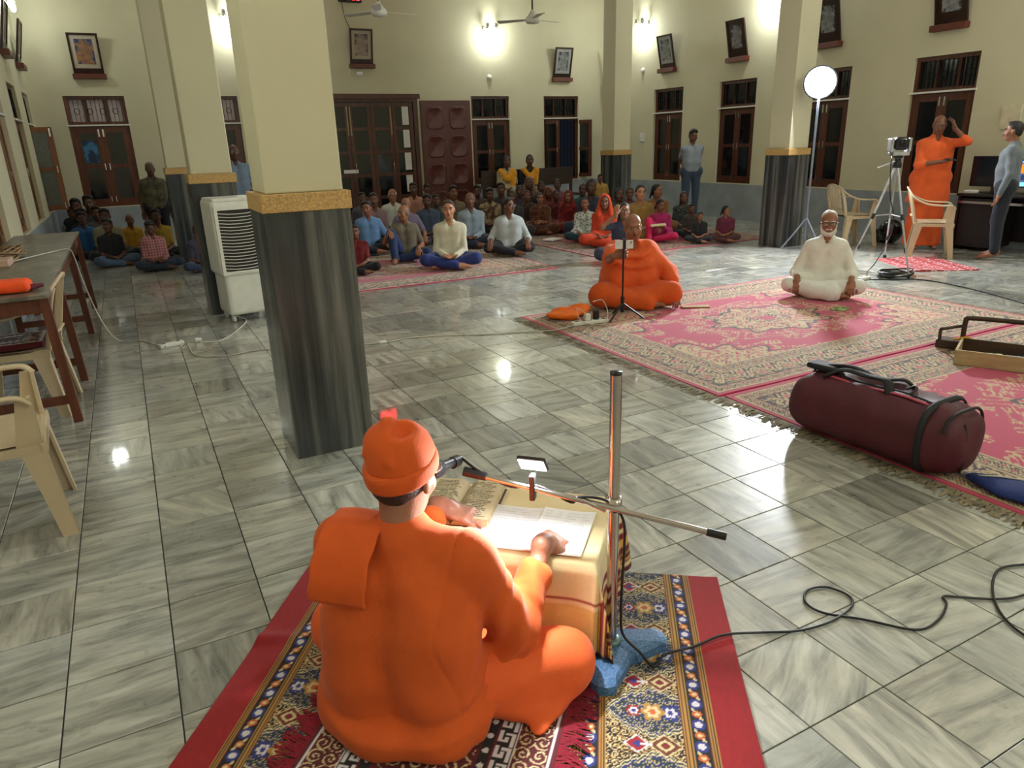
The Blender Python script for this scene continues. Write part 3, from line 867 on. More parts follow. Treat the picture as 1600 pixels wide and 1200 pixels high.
m_lip = {k: M('lip_'+k, c, .5) for k, c in dict(a=(126, 68, 60), b=(100, 56, 48), c=(76, 44, 38), d=(58, 34, 30), e=(140, 80, 70)).items()}
def face(parent, c, R, s, skin, hair, tache=False, brows=True):
    E3 = Matrix([list(map(float, r)) for r in R]).to_4x4()
    def put(nm, me, x, y, z, mats, rz=0.):
        p = npv(c)+R @ (npv((x, y, z))*s)
        o = obj(nm, me, mats, parent)
        o.matrix_local = Matrix.Translation([float(v) for v in p]) @ E3 @ Matrix.Rotation(rz, 4, 'Z') @ Matrix.Scale(s, 4)
        return o
    for q in (-1, 1):
        put('eye', ME_EYE, q*.032, .0775, .009, [m_eye, m_iris], -q*.18)
        if brows: put('eyebrow', ME_BROW, q*.034, .086, .033, [hair], -q*.25)
    put('lips', ME_LIPS, 0, .0895, -.061, [m_lip[skin]])
    if tache: put('moustache', ME_TACHE, 0, .092, -.047, [hair])
def hair_sdf(c, R, s, style, seed=0):
    S = SDF(); T = lambda x, y, z: npv(c)+R @ (npv((x, y, z))*s)
    S.ell(T(0, -.017, .037), npv((.0795, .099, .091))*s, R, .01)
    S.ell(T(0, -.05, -.01), npv((.073, .058, .075))*s, R, .02)
    if style in ('short', 'full', 'kid'):
        t = {'short': .0, 'full': .012, 'kid': .008}[style]
        S.ell(T(.01, .03, .085), npv((.066, .06, .04+t))*s, R, .02)
    if style == 'full': S.ell(T(0, .0, .085), npv((.075, .085, .055))*s, R, .02)
    if style in ('bun', 'long', 'tail'):
        S.ell(T(0, -.05, -.045), npv((.06, .05, .06))*s, R, .02)
        for q in (-1, 1): S.ell(T(q*.062, .0, -.005), npv((.022, .055, .06))*s, R, .02)
    n = R @ npv((0, 1, -.62)); S.plane(n, T(0, .05, .07) if style != 'receding' else T(0, .022, .095), 'int', .012)       # hairline
    if style in ('short', 'full', 'kid', 'receding'): S.plane(R @ npv((0, .75, -1)), T(0, .0, -.012), 'int', .012)
    if style == 'fringe': S.plane(R @ npv((0, .2, 1)), T(0, 0, .045), 'int', .01)
    if style == 'bun': S.ell(T(0, -.115, -.02), npv((.04, .035, .04))*s, R, .01)
    if style == 'tail': S.cone(T(0, -.1, .0), T(0, -.15, -.12), .028*s, .014*s, .02)
    if style == 'long':
        S.cone(T(0, -.07, -.06), T(.0, -.1, -.26), .05*s, .03*s, .03)
        S.cone(T(.06, -.03, -.05), T(.075, .0, -.22), .026*s, .018*s, .02)
    S.disp = wrinkle(.0025 if style != 'receding' else .006, 60, seed, (.8, .5, .3))
    return S
# ================================================================== people
def tov(p): return Vector([float(a) for a in p])
def sit_pose(lean=0., yaw=0., pitch=0., roll=0., hands='lap', knee=None, wide=1., slump=0.):
    P = {}
    P['pel'] = Vector((0, 0, .10)); P['mid'] = Vector((0, -.03+lean*.3, .30-slump*.3)); P['chest'] = Vector((0, -.01+lean*.75, .43-slump*.6))
    P['neck'] = Vector((0, .0+lean, .545-slump)); P['head'] = Vector((0, .035+lean*1.2, .70-slump)); P['R'] = rotm(yaw, pitch, roll)
    for s, k in ((1, 'r'), (-1, 'l')):
        P['sh'+k] = Vector((s*.152, .0+lean*.9, .478-slump*.9)); P['hip'+k] = Vector((s*.09, .0, .10))
        P['kn'+k] = Vector((s*.31*wide, .26, .125)); 
    P['anr'] = Vector((-.09, .335, .055)); P['anl'] = Vector((.10, .25, .06))
    P['toer'] = Vector((-.22, .325, .04)); P['toel'] = Vector((.22, .30, .045))
    if knee:       # one knee drawn up
        s = 1 if knee == 'r' else -1
        P['kn'+knee] = Vector((s*.2, .27, .42)); P['an'+knee] = Vector((s*.17, .40, .06)); P['toe'+knee] = Vector((s*.19, .56, .035))
    hz = {'lap': ((.055, .27, .165), (-.045, .29, .165)), 'knees': ((.27, .27, .205), (-.27, .27, .205)), 'hold': ((.1, .27, .30), (-.1, .27, .30)),
          'cross': ((.02, .30, .27), (-.03, .32, .25)), 'rk': ((.22, .30, .46), (-.18, .26, .2)), 'floor': ((.06, .3, .16), (-.3, .05, .06)), 'face': ((.11, .2, .66), (-.05, .29, .165))}[hands]
    P['wrr'], P['wrl'] = Vector(hz[0]), Vector(hz[1])
    dd = {'lap': ((-.8, .45, -.1), (.8, .45, -.1)), 'knees': ((.1, .8, -.55), (-.1, .8, -.55)), 'hold': ((-.6, .6, 0), (.6, .6, 0)), 'cross': ((-1, .1, 0), (1, .1, 0)), 'rk': ((-.2, .8, -.3), (.1, .8, -.5)), 'floor': ((-.8, .45, -.1), (-.3, .8, -.3)), 'face': ((-.1, -.2, 1), (.8, .45, -.1))}[hands]
    P['hdr'], P['hdl'] = dd
    P['hn'] = {'lap': (0, .1, 1), 'hold': (0, 0, 1), 'face': (0, -1, 0)}.get(hands, (0, 0, -1))
    P['pole'] = (0, -.6, -1.)
    return P
def stand_pose(yaw=0., pitch=0., hands='sides', fwd=0.):
    P = {}
    P['pel'] = Vector((0, 0, .92)); P['mid'] = Vector((0, .0, 1.1)); P['chest'] = Vector((0, 0, 1.28)); P['neck'] = Vector((0, 0, 1.42)); P['head'] = Vector((0, .03, 1.575)); P['R'] = rotm(yaw, pitch)
    for s, k in ((1, 'r'), (-1, 'l')):
        P['sh'+k] = Vector((s*.165, 0, 1.345)); P['hip'+k] = Vector((s*.095, 0, .9)); P['kn'+k] = Vector((s*.1, .02, .49)); P['an'+k] = Vector((s*.105, -.01, .075)); P['toe'+k] = Vector((s*.125, .15, .03))
    hz = {'sides': ((.24, .04, .83), (-.24, .04, .83)), 'back': ((.06, -.17, .92), (-.06, -.17, .94)), 'pocket': ((.2, .06, .93), (-.2, .06, .93))}[hands]
    P['wrr'], P['wrl'] = Vector(hz[0]), Vector(hz[1])
    P['hdr'], P['hdl'] = {'sides': ((0, .15, -1), (0, .15, -1)), 'back': ((-1, 0, -.2), (1, 0, -.2)), 'pocket': ((-.3, .3, -1), (.3, .3, -1))}[hands]
    P['hn'] = (0, 0, 1) if hands != 'sides' else (0, 0, 1)
    P['pole'] = (0, -1, 0)
    return P
UA, FA = .285, .25
def person_parts(P, top='shirt', sleeve='short', bottom='trousers', hair='short', fat=1., seed=0, vox=.013, hv=.0075, hnd=.0065, veil=None, neckline=True, standing=False, hand_curl=.45, wr=.0035, skirt=False, feet=True):
    """returns dict of meshes for a person in pose P (local coordinates, facing +y)"""
    out = {}
    el = {}
    for s, k in ((1, 'r'), (-1, 'l')):
        el[k] = ik(P['sh'+k], P['wr'+k], UA, FA, P.get('pole'+k, (s*P['pole'][0]+s*.55, P['pole'][1], P['pole'][2])))
    # ---- skin
    H_ = SDF(); head_sdf(H_, P['head'], P['R'], .95, 1+.25*(fat-1)); neck_sdf(H_, P['head'], P['R'], P['neck']-Vector((0, .01, .03)), .95, .055*(.6+.4*fat))
    zones = [H_.mesh(hv)]
    B = SDF()
    B.chain([P['pel'], P['mid'], P['chest']+Vector((0, -.02, -.02)), P['neck']+Vector((0, -.015, -.02))], [.08*fat, .075*fat, .07*fat, .05], .03)
    for k in 'rl': B.cone(P['neck']+Vector((0, -.015, -.03)), P['sh'+k]-Vector((0, 0, .01)), .04, .04, .02)
    for k in 'rl':
        B.chain([P['sh'+k], el[k], P['wr'+k]], [.044*(.5+.5*fat), .038, .025], .015)
        if feet:
            B.chain([P['hip'+k], P['kn'+k], P['an'+k]], [.06, .048, .036], .02); foot_sdf(B, P['an'+k], P['toe'+k])
    zones.append(B.mesh(.0125))
    for s, k in ((1, 'r'), (-1, 'l')):
        h = SDF(); nn = P.get('hn'+k, P['hn']); hand_sdf(h, P['wr'+k], P['hd'+k], nn, s, P.get('curl'+k, hand_curl)); zones.append(h.mesh(hnd))
    V, Q = join_np(zones); out['body'] = mesh_np('body', V, Q)
    # ---- upper garment
    G_ = SDF(); f = fat
    w_ = .062*f
    def torso(S, dz=0., hem=None):
        for s in (-1, 1):
            o = Vector((s*w_, 0, 0))
            S.chain([P['pel']+o+Vector((0, 0, .03)), P['mid']+o+Vector((0, .012*f, 0)), P['chest']+o+Vector((s*.012, 0, 0))], [.118*f, .112*f, .112*f], .04)
            S.cone(P['chest']+o+Vector((s*.01, 0, .01)), P['sh'+('r' if s > 0 else 'l')]-Vector((s*.035, 0, .02)), .1*f, .058, .04)
        for k in 'rl': S.cone(P['neck']+Vector((0, -.012, -.035)), P['sh'+k]+Vector((0, 0, -.012)), .062, .052, .045)
        S.cone(P['neck']+Vector((0, -.012, -.02)), P['neck']+Vector((0, -.005, .008)), .068*(.6+.4*f), .06*(.6+.4*f), .03)
    torso(G_)
    for s, k in ((1, 'r'), (-1, 'l')):
        if sleeve == 'none': G_.cone(P['sh'+k], P['sh'+k].lerp(el[k], .15), .06, .055, .02)
        elif sleeve == 'short': G_.cone(P['sh'+k], P['sh'+k].lerp(el[k], .72), .055, .055, .02)
        elif sleeve == 'elbow': G_.chain([P['sh'+k], el[k], el[k].lerp(P['wr'+k], .25)], [.055, .05, .047], .02)
        elif sleeve == 'threeq': G_.chain([P['sh'+k], el[k], el[k].lerp(P['wr'+k], .55)], [.054, .05, .046], .02)
        else: G_.chain([P['sh'+k], el[k], el[k].lerp(P['wr'+k], .97)], [.054, .046, .036], .02)
    if top == 'kurta' and not standing:       # long hem spreads over the lap
        for s, k in ((1, 'r'), (-1, 'l')): G_.cone(P['pel']+Vector((s*.06, .0, .02)), P['hip'+k].lerp(P['kn'+k], .5)+Vector((0, 0, .03)), .12*f, .09, .05)
    if top == 'kurta' and standing:
        for s in (-1, 1): G_.chain([P['pel']+Vector((s*w_, 0, 0)), Vector((s*.1, 0, .62))], [.125*f, .135*f], .04)
    if skirt and not standing:                  # seated saree / dress
        for s, k in ((1, 'r'), (-1, 'l')):
            G_.cone(P['hip'+k], P['kn'+k], .115, .085, .06); G_.cone(P['kn'+k], P['an'+k]+Vector((0, 0, .02)), .085, .07, .06)
        G_.ell((0, .17, .08), (.24, .2, .09), None, .06)
        G_.ell((0, .0, .08), (.2, .17, .1), None, .05)
    if skirt and standing:
        for s in (-1, 1): G_.chain([P['pel']+Vector((s*.06, 0, 0)), Vector((s*.12, 0, .08))], [.13, .15], .05)
    G_.ell(npv(P['neck'])+npv((0, .075, .005)), (.045, .05, .055), None, .012, 'sub') if neckline else None
    if neckline and not skirt:      # turned-down collar
        nc = npv(P['neck'])+npv((0, -.004, .006)); rr_ = .062*(.7+.3*f)
        ring = [nc+npv((sin(a)*rr_, -cos(a)*rr_*.95, .016*cos(a)-.012)) for a in [(-2.7+5.4*q/12) for q in range(13)]]
        G_.chain(ring, [.0125]*13, .006)
    if not standing: G_.plane((0, 0, -1), (0, 0, .012))
    else: G_.plane((0, 0, -1), (0, 0, {'kurta': .62, 'shirt': .77}.get(top, .05) if not skirt else .05))
    G_.disp = wrinkle(wr, 26, seed)
    V, Q = G_.mesh(vox); out['top'] = mesh_np('shirt', V, Q)
    if bottom and not skirt:
        T_ = SDF(); g = 1.0
        T_.cone(P['hipr']+Vector((.02, -.01, .02)), P['hipl']+Vector((-.02, -.01, .02)), .115*f, None, .04)
        for s, k in ((1, 'r'), (-1, 'l')):
            T_.cone(P['hip'+k], P['kn'+k], .1*(.7+.3*f), .072, .035)
            T_.cone(P['kn'+k], P['kn'+k].lerp(P['an'+k], .93), .071, .055 if bottom != 'wide' else .1, .02)
        if bottom == 'wide' and not standing: T_.ell((0, .2, .06), (.2, .14, .055), None, .05)
        if bottom == 'robe' and standing:
            for s in (-1, 1): T_.chain([P['pel']+Vector((s*.06, 0, 0)), Vector((s*.1, .0, .06))], [.13, .14], .06)
        if not standing: T_.plane((0, 0, -1), (0, 0, .006))
        else: T_.plane((0, 0, -1), (0, 0, .05))
        T_.disp = wrinkle(wr, 24, seed+9, (1., .6, .5))
        V, Q = T_.mesh(vox); out['bottom'] = mesh_np('trousers', V, Q)
    if hair:
        S = hair_sdf(P['head'], P['R'], .95, hair, seed); V, Q = S.mesh(.007); out['hair'] = mesh_np('hair', V, Q)
    if veil:
        S = SDF(); c, R = npv(P['head']), P['R']; T = lambda x, y, z: c+R @ npv((x, y, z))
        S.ell(T(0, -.03, .03), (.098, .108, .108), R, .02)
        S.cone(T(0, -.06, -.03), npv(P['neck'])+npv((0, -.07, -.06)), .095, .12, .05)
        for s in (-1, 1): S.cone(T(s*.075, -.01, -.03), npv(P['sh'+('r' if s > 0 else 'l')])+npv((-s*.05, .05, .02)), .04, .06, .04)
        S.ell(T(0, .06, -.02), (.073, .1, .118), R, .02, 'sub')
        S.cone(T(0, .03, -.07), npv(P['neck'])+npv((0, .1, -.05)), .06, .06, .02, 'sub')
        S.disp = wrinkle(.003, 30, seed+4); V, Q = S.mesh(.011); out['veil'] = mesh_np('veil', V, Q)
    out['P'] = P
    return out
CLO = {}
def cloth(rgb, rgb2=None, pat=None, ps=20.):
    k = (rgb, rgb2, pat, ps)
    if k not in CLO: CLO[k] = M('cloth_%d' % len(CLO), rgb, .85, var=.07, scale=9, bump=.25, bscale=220, sheen=.15, rgb2=rgb2, pat=pat, pscale=ps)
    return CLO[k]
def place_person(parts, label, loc, rz, scale=1., skin='c', top=(180, 180, 180), bottom=(40, 44, 60), hairm=None, tache=False, topname='shirt', botname='trousers', veil=None, cat='person', group=None, glasses=False, beard=None):
    e = empty('person', loc, rz, scale); tag(e, label, cat, group)
    mt = top if isinstance(top, bpy.types.Material) else cloth(*top) if isinstance(top[0], tuple) else cloth(top)
    mb_ = bottom if isinstance(bottom, bpy.types.Material) else cloth(bottom)
    b = obj('body', parts['body'], SKIN[skin], e)
    obj(topname, parts['top'], mt, e)
    if 'bottom' in parts: obj(botname, parts['bottom'], mb_, e)
    hm = hairm or m_hair
    if 'hair' in parts: obj('hair', parts['hair'], hm, e)
    if 'veil' in parts and veil is not None: obj('veil', parts['veil'], cloth(*veil) if isinstance(veil[0], tuple) else cloth(veil), e)
    P = parts['P']; face(b, P['head'], P['R'], .95, skin, hm, tache)
    if glasses: spectacles(e, P['head'], P['R'], .95)
    return e
m_specs = M('dark_spectacle_frame', (30, 22, 20), .3)
m_lens = M('spectacle_lens', (60, 56, 54), .08, spec=.7)
def spectacles(parent, c, R, s, wire=.0022, mat=None, lens=True):
    o = MB(); 
    for q in (-1, 1):
        o.tube([(q*.034+cos(a)*.026, .101, .006+sin(a)*.018) for a in [2*pi*k/16 for k in range(16)]], wire, 6, closed=True)
        o.tube([(q*.06, .1, .012), (q*.078, .06, .012), (q*.082, .0, .012), (q*.08, -.025, -.004)], wire, 6)
    o.tube([(-.009, .102, .012), (.009, .102, .012)], wire, 6)
    g = o.build('spectacles', mat or m_specs, parent)
    E3 = Matrix([list(map(float, r)) for r in R]).to_4x4()
    g.matrix_local = Matrix.Translation([float(v) for v in c]) @ E3 @ Matrix.Scale(s, 4)
    if lens:
        for q in (-1, 1):
            l = MB().lathe([(.0005, 0), (.025, 0.0)], 14, Matrix.Translation((q*.034, .1005, .006)) @ Matrix.Diagonal((1, 1, .72, 1)) @ Matrix.Rotation(pi/2, 4, 'X')).build('lens', M_LENS_T, g)
    return g
def m_lens_t():
    m, nt, b = mat_base('clear_lens'); b.inputs['Base Color'].default_value = (.9, .92, .92, 1); b.inputs['Roughness'].default_value = .02; b.inputs['Alpha'].default_value = .16
    return m
M_LENS_T = m_lens_t()
# ================================================================== carpets (woven pattern computed per vertex)
C_ = {k: np.array(lin(v)) for k, v in dict(black=(22, 18, 20), gold=(176, 132, 62), cream=(214, 192, 146), red=(152, 16, 26), blue=(44, 52, 128), white=(214, 208, 214), teal=(48, 70, 72), brown=(104, 50, 26), maroon=(92, 14, 26), pink=(180, 24, 78), rose=(180, 88, 92), beige=(190, 162, 122), dark=(30, 24, 26), orange=(196, 96, 40), dkred=(126, 24, 30)).items()}
def setc(c, m, k): c[m] = C_[k] if isinstance(k, str) else k
def spirals(u, v, s, ph=0., w_=.42, turns=2.2):
    """field of curling tendrils: True on the line"""
    iu, iv = np.floor(u/s), np.floor(v/s); x = (u/s-iu-.5)*2; y = (v/s-iv-.5)*2
    sg = np.where((iu+iv) % 2 == 0, 1., -1.)
    r = np.sqrt(x*x+y*y)+1e-6; th = np.arctan2(y, x*sg)
    a = np.mod(r*turns-th/(2*pi)+ph+.37*iu+.21*iv, 1.)
    return (a < w_) & (r < 1.15)
def vine(u, v, p, h, ph=0.):
    """wavy stem with leaves; u across (centre 0), v along; returns (stem, leaf, bud)"""
    c = h*.32*np.sin(2*pi*v/p+ph)
    stem = np.abs(u-c) < h*.06
    vv = np.mod(v/p*2+ph/pi, 1.)-.5; sg = np.where(np.mod(np.floor(v/p*2+ph/pi), 2) == 0, 1., -1.)
    lx = (u+sg*h*.05-sg*h*.0)/h; ly = vv*p*.5/h
    bud = (lx+sg*.12)**2+ly**2 < .16**2
    leaf = (np.abs(np.sin(9*lx*sg+14*ly))*.6+np.sqrt((lx+sg*.12)**2+ly**2) < .66) & (np.sqrt((lx+sg*.12)**2+ly**2) < .42)
    return stem, leaf & ~bud, bud
def rosette(x, y, n, r, dep=.25):
    th = np.arctan2(y, x); return np.sqrt(x*x+y*y) < r*(1-dep+dep*np.abs(np.cos(n*th/2)))
def hash2(i, j): return np.mod(np.sin(i*127.1+j*311.7)*43758.5453, 1.)
def ornate(u, v, W, L):
    """front carpet: u across 0..W, v along"""
    c = np.empty(u.shape+(3,)); c[:] = C_['black']
    d = np.minimum(u, W-u); sd = np.where(u < W/2, 1., -1.)
    # inner field: dark with gold scrolls and beige medallions
    sp = spirals(u, v, .047, 0, .36, 1.6); setc(c, sp, 'gold'); sp2 = spirals(u+.02, v+.013, .031, .3, .2, 1.5); setc(c, sp2, 'cream')
    dots = hash2(np.floor(u/.016), np.floor(v/.016)); setc(c, dots > .93, 'red'); setc(c, dots < .06, 'blue')
    P = .56
    for cu, off in ((W*.5, .0), (W*.5-.34, .28), (W*.5+.34, .28)):
        y = np.mod(v-off+P/2, P)-P/2; x = u-cu; r = np.sqrt(x*x+y*y); th = np.arctan2(y, x)
        R0 = .17*(1+.07*np.cos(8*th))
        m = r < R0+.014; setc(c, m, 'cream'); m = r < R0+.008; setc(c, m, 'brown')
        m = r < R0; f = spirals(x*1.0, y, .04, .1, .5, 1.4); c[m] = np.where(f[m][:, None], C_['cream']*.8, C_['black'])
        m2 = m & (hash2(np.floor(x/.02), np.floor(y/.02)) > .8); setc(c, m2, 'gold')
        for n_, rr, kk in ((8, .085, 'blue'), (8, .06, 'white'), (4, .048, 'red'), (4, .03, 'cream'), (4, .016, 'blue')):
            setc(c, rosette(x, y, n_, rr, .45), kk)
        for q in range(4):
            a = q*pi/2; xx, yy = x-cos(a)*.12, y-sin(a)*.12; setc(c, rosette(xx, yy, 5, .03, .3), 'red'); setc(c, rosette(xx, yy, 5, .017, .3), 'white')
    # side borders
    def stripes(a, b):
        m = (d >= a) & (d < b); t = (d-a)/(b-a); c[m] = np.where((np.mod(t[m]*3, 1.) < .55)[:, None], C_['gold'], np.where((t[m] > .4)[:, None], C_['brown'], C_['black']))
    def minor(a, b):
        m = (d >= a) & (d < b); x = (d-(a+b)/2)/(b-a); p = .075; y = np.mod(v, p)/p-.5
        cc = np.empty(u.shape+(3,)); cc[:] = C_['black']
        st = np.abs(x-.22*np.sin(2*pi*v/p)) < .09; setc(cc, st, 'cream')
        setc(cc, (x/.42)**2+(y/.26)**2 < 1, 'blue'); setc(cc, (x/.24)**2+(y/.14)**2 < 1, 'white'); yy = np.mod(v+p/2, p)/p-.5
        setc(cc, (x/.3)**2+(yy/.16)**2 < 1, 'orange'); setc(cc, (x/.16)**2+(yy/.08)**2 < 1, 'cream')
        c[m] = cc[m]
    stripes(.105, .128); minor(.128, .172); stripes(.172, .195)
    a, b = .195, .40
    m = (d >= a) & (d < b); q = (d-a)/(b-a); P = .235; y = np.mod(v, P)-P/2
    cc = np.empty(u.shape+(3,)); cc[:] = C_['black']
    sp = spirals(d, v, .026, .2, .4, 1.4); setc(cc, sp, 'cream'); sp = spirals(d+.01, v+.01, .021, .6, .22, 1.3); setc(cc, sp, 'gold')
    # pointed palmette: wide at the outside, point inwards
    half = np.where(q < .62, .078-.016*np.cos(q*9), .078*(1-(q-.62)/.38)**.8)*(.9+.1*np.abs(np.sin(q*26)))
    e_ = half-np.abs(y)
    setc(cc, e_ > -.012, 'black'); setc(cc, e_ > -.008, 'cream'); setc(cc, e_ > -.003, 'teal'); setc(cc, e_ > .004, 'cream'); ins = e_ > .008
    f = spirals(d*1.1, y+.5, .022, .0, .22, 1.3); cc[ins] = np.where(f[ins][:, None], C_['cream']*.8, np.where((np.abs(np.mod(e_[ins], .024)-.012) < .004)[:, None], C_['blue']*.7, C_['teal']*.55))
    x_ = d-a
    for cx_, rr, ks in ((.028, .03, ('blue', 'white', 'blue')), (.078, .036, ('gold', 'cream', 'orange')), (.13, .022, ('red', 'white', 'blue'))):
        for k_, (z_, kk) in enumerate(zip((1, .66, .34), ks)): setc(cc, rosette(x_-cx_, y, 6, rr*z_, .35), kk)
    y2 = np.mod(v+P/2, P)-P/2; t = np.abs(x_-.05)/.042+np.abs(y2)/.034; setc(cc, t < 1.15, 'cream'); setc(cc, t < 1, 'brown'); setc(cc, (np.abs(t-.5) < .14), 'cream'); setc(cc, t < .25, 'dkred')
    t = np.abs(x_-.125)/.03+np.abs(y2)/.026; setc(cc, t < 1.2, 'white'); setc(cc, t < 1, 'red'); setc(cc, t < .45, 'blue')
    setc(cc, (np.abs(y2) < .0035) & (x_ > .085) & (x_ < .115), 'white')
    c[m] = cc[m]
    stripes(.40, .423); minor(.423, .467); stripes(.467, .49)
    m = d < .105; c[m] = C_['red']*(.92+.16*hash2(np.floor(u[m]/.006), np.floor(v[m]/.02)))[:, None]
    return c
def pink_carpet(u, v, W, L, seed=0.):
    """u 0..W, v 0..L from the corner"""
    c = np.empty(u.shape+(3,)); c[:] = C_['pink']
    x, y = u-W/2, v-L/2; d = np.minimum(np.minimum(u, W-u), np.minimum(v, L-v))
    r = np.sqrt((x/(W*.5))**2+(y/(L*.5))**2); th = np.arctan2(y/L, x/W)
    n1 = np.sin(u*37+2*np.sin(v*23))*np.sin(v*41+2*np.sin(u*19+seed)); n2 = np.sin(u*83+3*np.sin(v*31))*np.sin(v*79+3*np.sin(u*29)); n3 = np.sin(u*60+4*np.sin(v*17)); 
    lace = (n1+.7*n2 > -.15)
    # loose sprays round the medallion
    ring = (np.abs(r-.40) < .085+.03*np.cos(th*10)) & (lace) & (n2 > -.2); setc(c, ring & (n1 > -.1), 'beige'); setc(c, ring & (n2 > .6), 'rose')
    # central medallion
    R0 = .3+.03*np.cos(8*th)+.02*np.cos(16*th)
    m = r < R0; setc(c, m, 'beige'); setc(c, m & (n2+.5*n1 > .55), 'dark'); setc(c, m & (n1 > .62), 'rose'); setc(c, m & (n1+n3 < -1.1), 'pink'); setc(c, (np.abs(r-R0) < .012), 'dark')
    m = r < .13; setc(c, m, 'dark'); setc(c, m & (n2 > -.2), 'beige'); setc(c, m & (n1 > .5), 'rose'); setc(c, r < .05, 'pink')
    # corner pieces with scalloped inner edge
    bw = .43
    ax_, ay_ = np.abs(x), np.abs(y); cx_, cy_ = W/2-bw, L/2-bw
    q = ((cx_-ax_)/(W*.30))**.75 if False else np.clip((cx_-ax_)/(W*.235), 0, 9)+np.clip((cy_-ay_)/(L*.27), 0, 9)
    sc = 1+.13*np.cos(np.arctan2((cy_-ay_)/L, (cx_-ax_)/W+1e-6)*14)
    m = (q < sc) & (ax_ < cx_+.01) & (ay_ < cy_+.01)
    setc(c, m, 'beige'); setc(c, m & (n2+.6*n1 > .62), 'dark'); setc(c, m & (n1+.3*n2 > .55), 'rose'); setc(c, m & (n1+n3 < -1.15), 'pink'); setc(c, m & (np.abs(q-sc) < .05), 'dark')
    m = (q < sc*1.28) & (q > sc*1.06) & (ax_ < cx_) & (ay_ < cy_) & lace & (n2 > .0); setc(c, m, 'beige')
    # borders
    def band(a, b, k): setc(c, (d >= a) & (d < b), k)
    along = np.where(np.minimum(u, W-u) < np.minimum(v, L-v), v, u)
    band(.0, .46, 'beige')
    def motif(a, b, base, k1, k2, p):
        m = (d >= a) & (d < b); h = b-a; xx = d-(a+b)/2
        st, lf, bd = vine(xx, along, p, h); setc(c, m, base); setc(c, m & lf, k1); setc(c, m & st, k1); setc(c, m & bd, k2)
        setc(c, m & (np.abs(np.sin(along*2*pi/p*3))*np.abs(np.cos(xx/h*9)) > .86), k1)
    motif(.05, .12, 'beige', 'dark', 'rose', .11); band(.12, .13, 'dkred'); band(.13, .14, 'dark')
    motif(.14, .33, 'dark', 'beige', 'rose', .26)
    m = (d >= .14) & (d < .33) & (np.abs(np.sin(along*25+3*np.sin(d*60)))*np.abs(np.sin(d*55)) > .85); setc(c, m, 'beige')
    band(.33, .345, 'beige'); band(.345, .355, 'dark'); motif(.355, .44, 'beige', 'dark', 'rose', .13); band(.44, .447, 'dark'); band(.447, .463, 'beige')
    band(.0, .032, 'pink'); band(.032, .038, 'dkred')
    return c
def mat_rug(u, v, W, L):
    """small dark red seat mat with a cream key border"""
    c = np.empty(u.shape+(3,)); c[:] = C_['maroon']; d = np.minimum(np.minimum(u, W-u), np.minimum(v, L-v)); along = np.where(np.minimum(u, W-u) < np.minimum(v, L-v), v, u)
    sp = spirals(u, v, .07, .2, .25, 1.6); setc(c, sp & (d > .21), 'cream'); setc(c, spirals(u, v, .035, .6, .16, 1.6) & (d > .21), 'black')
    m = (d > .02) & (d < .11); f = spirals(along, d-.02, .045, .1, .32, 1.5); setc(c, m & f, 'cream'); setc(c, m & spirals(along+.02, d, .03, .5, .14, 1.4), 'black')
    setc(c, (np.abs(d-.016) < .004) | (np.abs(d-.112) < .003), 'white')
    m = (d > .115) & (d < .165); setc(c, m, 'black'); p = .05; t = np.mod(along, p)/p; h = (d-.115)/.05
    key = (np.abs(h-.15) < .09) & (t < .8) | (np.abs(h-.85) < .09) & (t > .3) | (np.abs(t-.8) < .08) & (h > .06) & (h < .6) | (np.abs(t-.3) < .08) & (h > .4) & (h < .94) | (np.abs(h-.5) < .08) & (t > .22) & (t < .62)
    setc(c, m & key, 'white')
    m = (d > .17) & (d < .2); setc(c, m, 'black'); setc(c, m & (((np.mod(along, .05)-.025)/.009)**2+((d-.185)/.009)**2 < 1), 'white')
    return c
def red_print(u, v, W, L):
    c = np.empty(u.shape+(3,)); c[:] = C_['red']
    f = (np.mod(u, .16) < .12) & (np.mod(v, .12) < .085); n = np.sin(u*90)*np.sin(v*110+2*np.sin(u*40)); setc(c, f & (n > -.1), 'rose'); setc(c, f & (n > .55), 'white'); return c
m_rug = M_attr('woven_carpet', .9, .35, 420., .25)
m_rug_f = M_attr('printed_carpet', .85, .3, 500., .12)
m_fringe = M('beige_fringe', (128, 116, 92), .9, var=.3)
def carpet(name, org, ang, W, L, cell, fn, mat, label, thick=.008, wav=.0, cat='carpet', group=None, z=0., rip=None):
    """org: world corner, u axis at angle ang, v axis 90 degrees left of it"""
    nu, nv = int(W/cell), int(L/cell)
    us = np.linspace(0, W, nu+1); vs_ = np.linspace(0, L, nv+1); U, V_ = np.meshgrid(us, vs_, indexing='ij')
    cc = fn(U, V_, W, L).reshape(-1, 3)
    Z = np.full(U.shape, thick)
    if wav: Z = Z+wav*(.5+.5*np.sin(U*9+2*np.sin(V_*5)))*(.5+.5*np.sin(V_*7+1.3))
    if rip is not None: Z = Z+rip(U, V_)
    P = np.stack([U, V_, Z], -1).reshape(-1, 3)
    idx = np.arange((nu+1)*(nv+1)).reshape(nu+1, nv+1)
    Q = np.stack([idx[:-1, :-1], idx[1:, :-1], idx[1:, 1:], idx[:-1, 1:]], -1).reshape(-1, 4)
    # skirt down to the floor
    b = np.concatenate([idx[:, 0], idx[-1, 1:], idx[-2::-1, -1], idx[0, -2::-1]])
    low = P[b].copy(); low[:, 2] = .0; n0 = len(P); n = len(b)-1
    P = np.concatenate([P, low]); cc = np.concatenate([cc, cc[b]])
    sk = np.stack([b[:-1], n0+np.arange(n), n0+np.arange(n)+1, b[1:]], 1)
    Q = np.concatenate([Q, sk])
    e = empty(name, (org[0], org[1], z), ang)
    obj('pile', mesh_np(name, P, Q, cols=cc), mat, e)
    tag(e, label, cat, group); return e
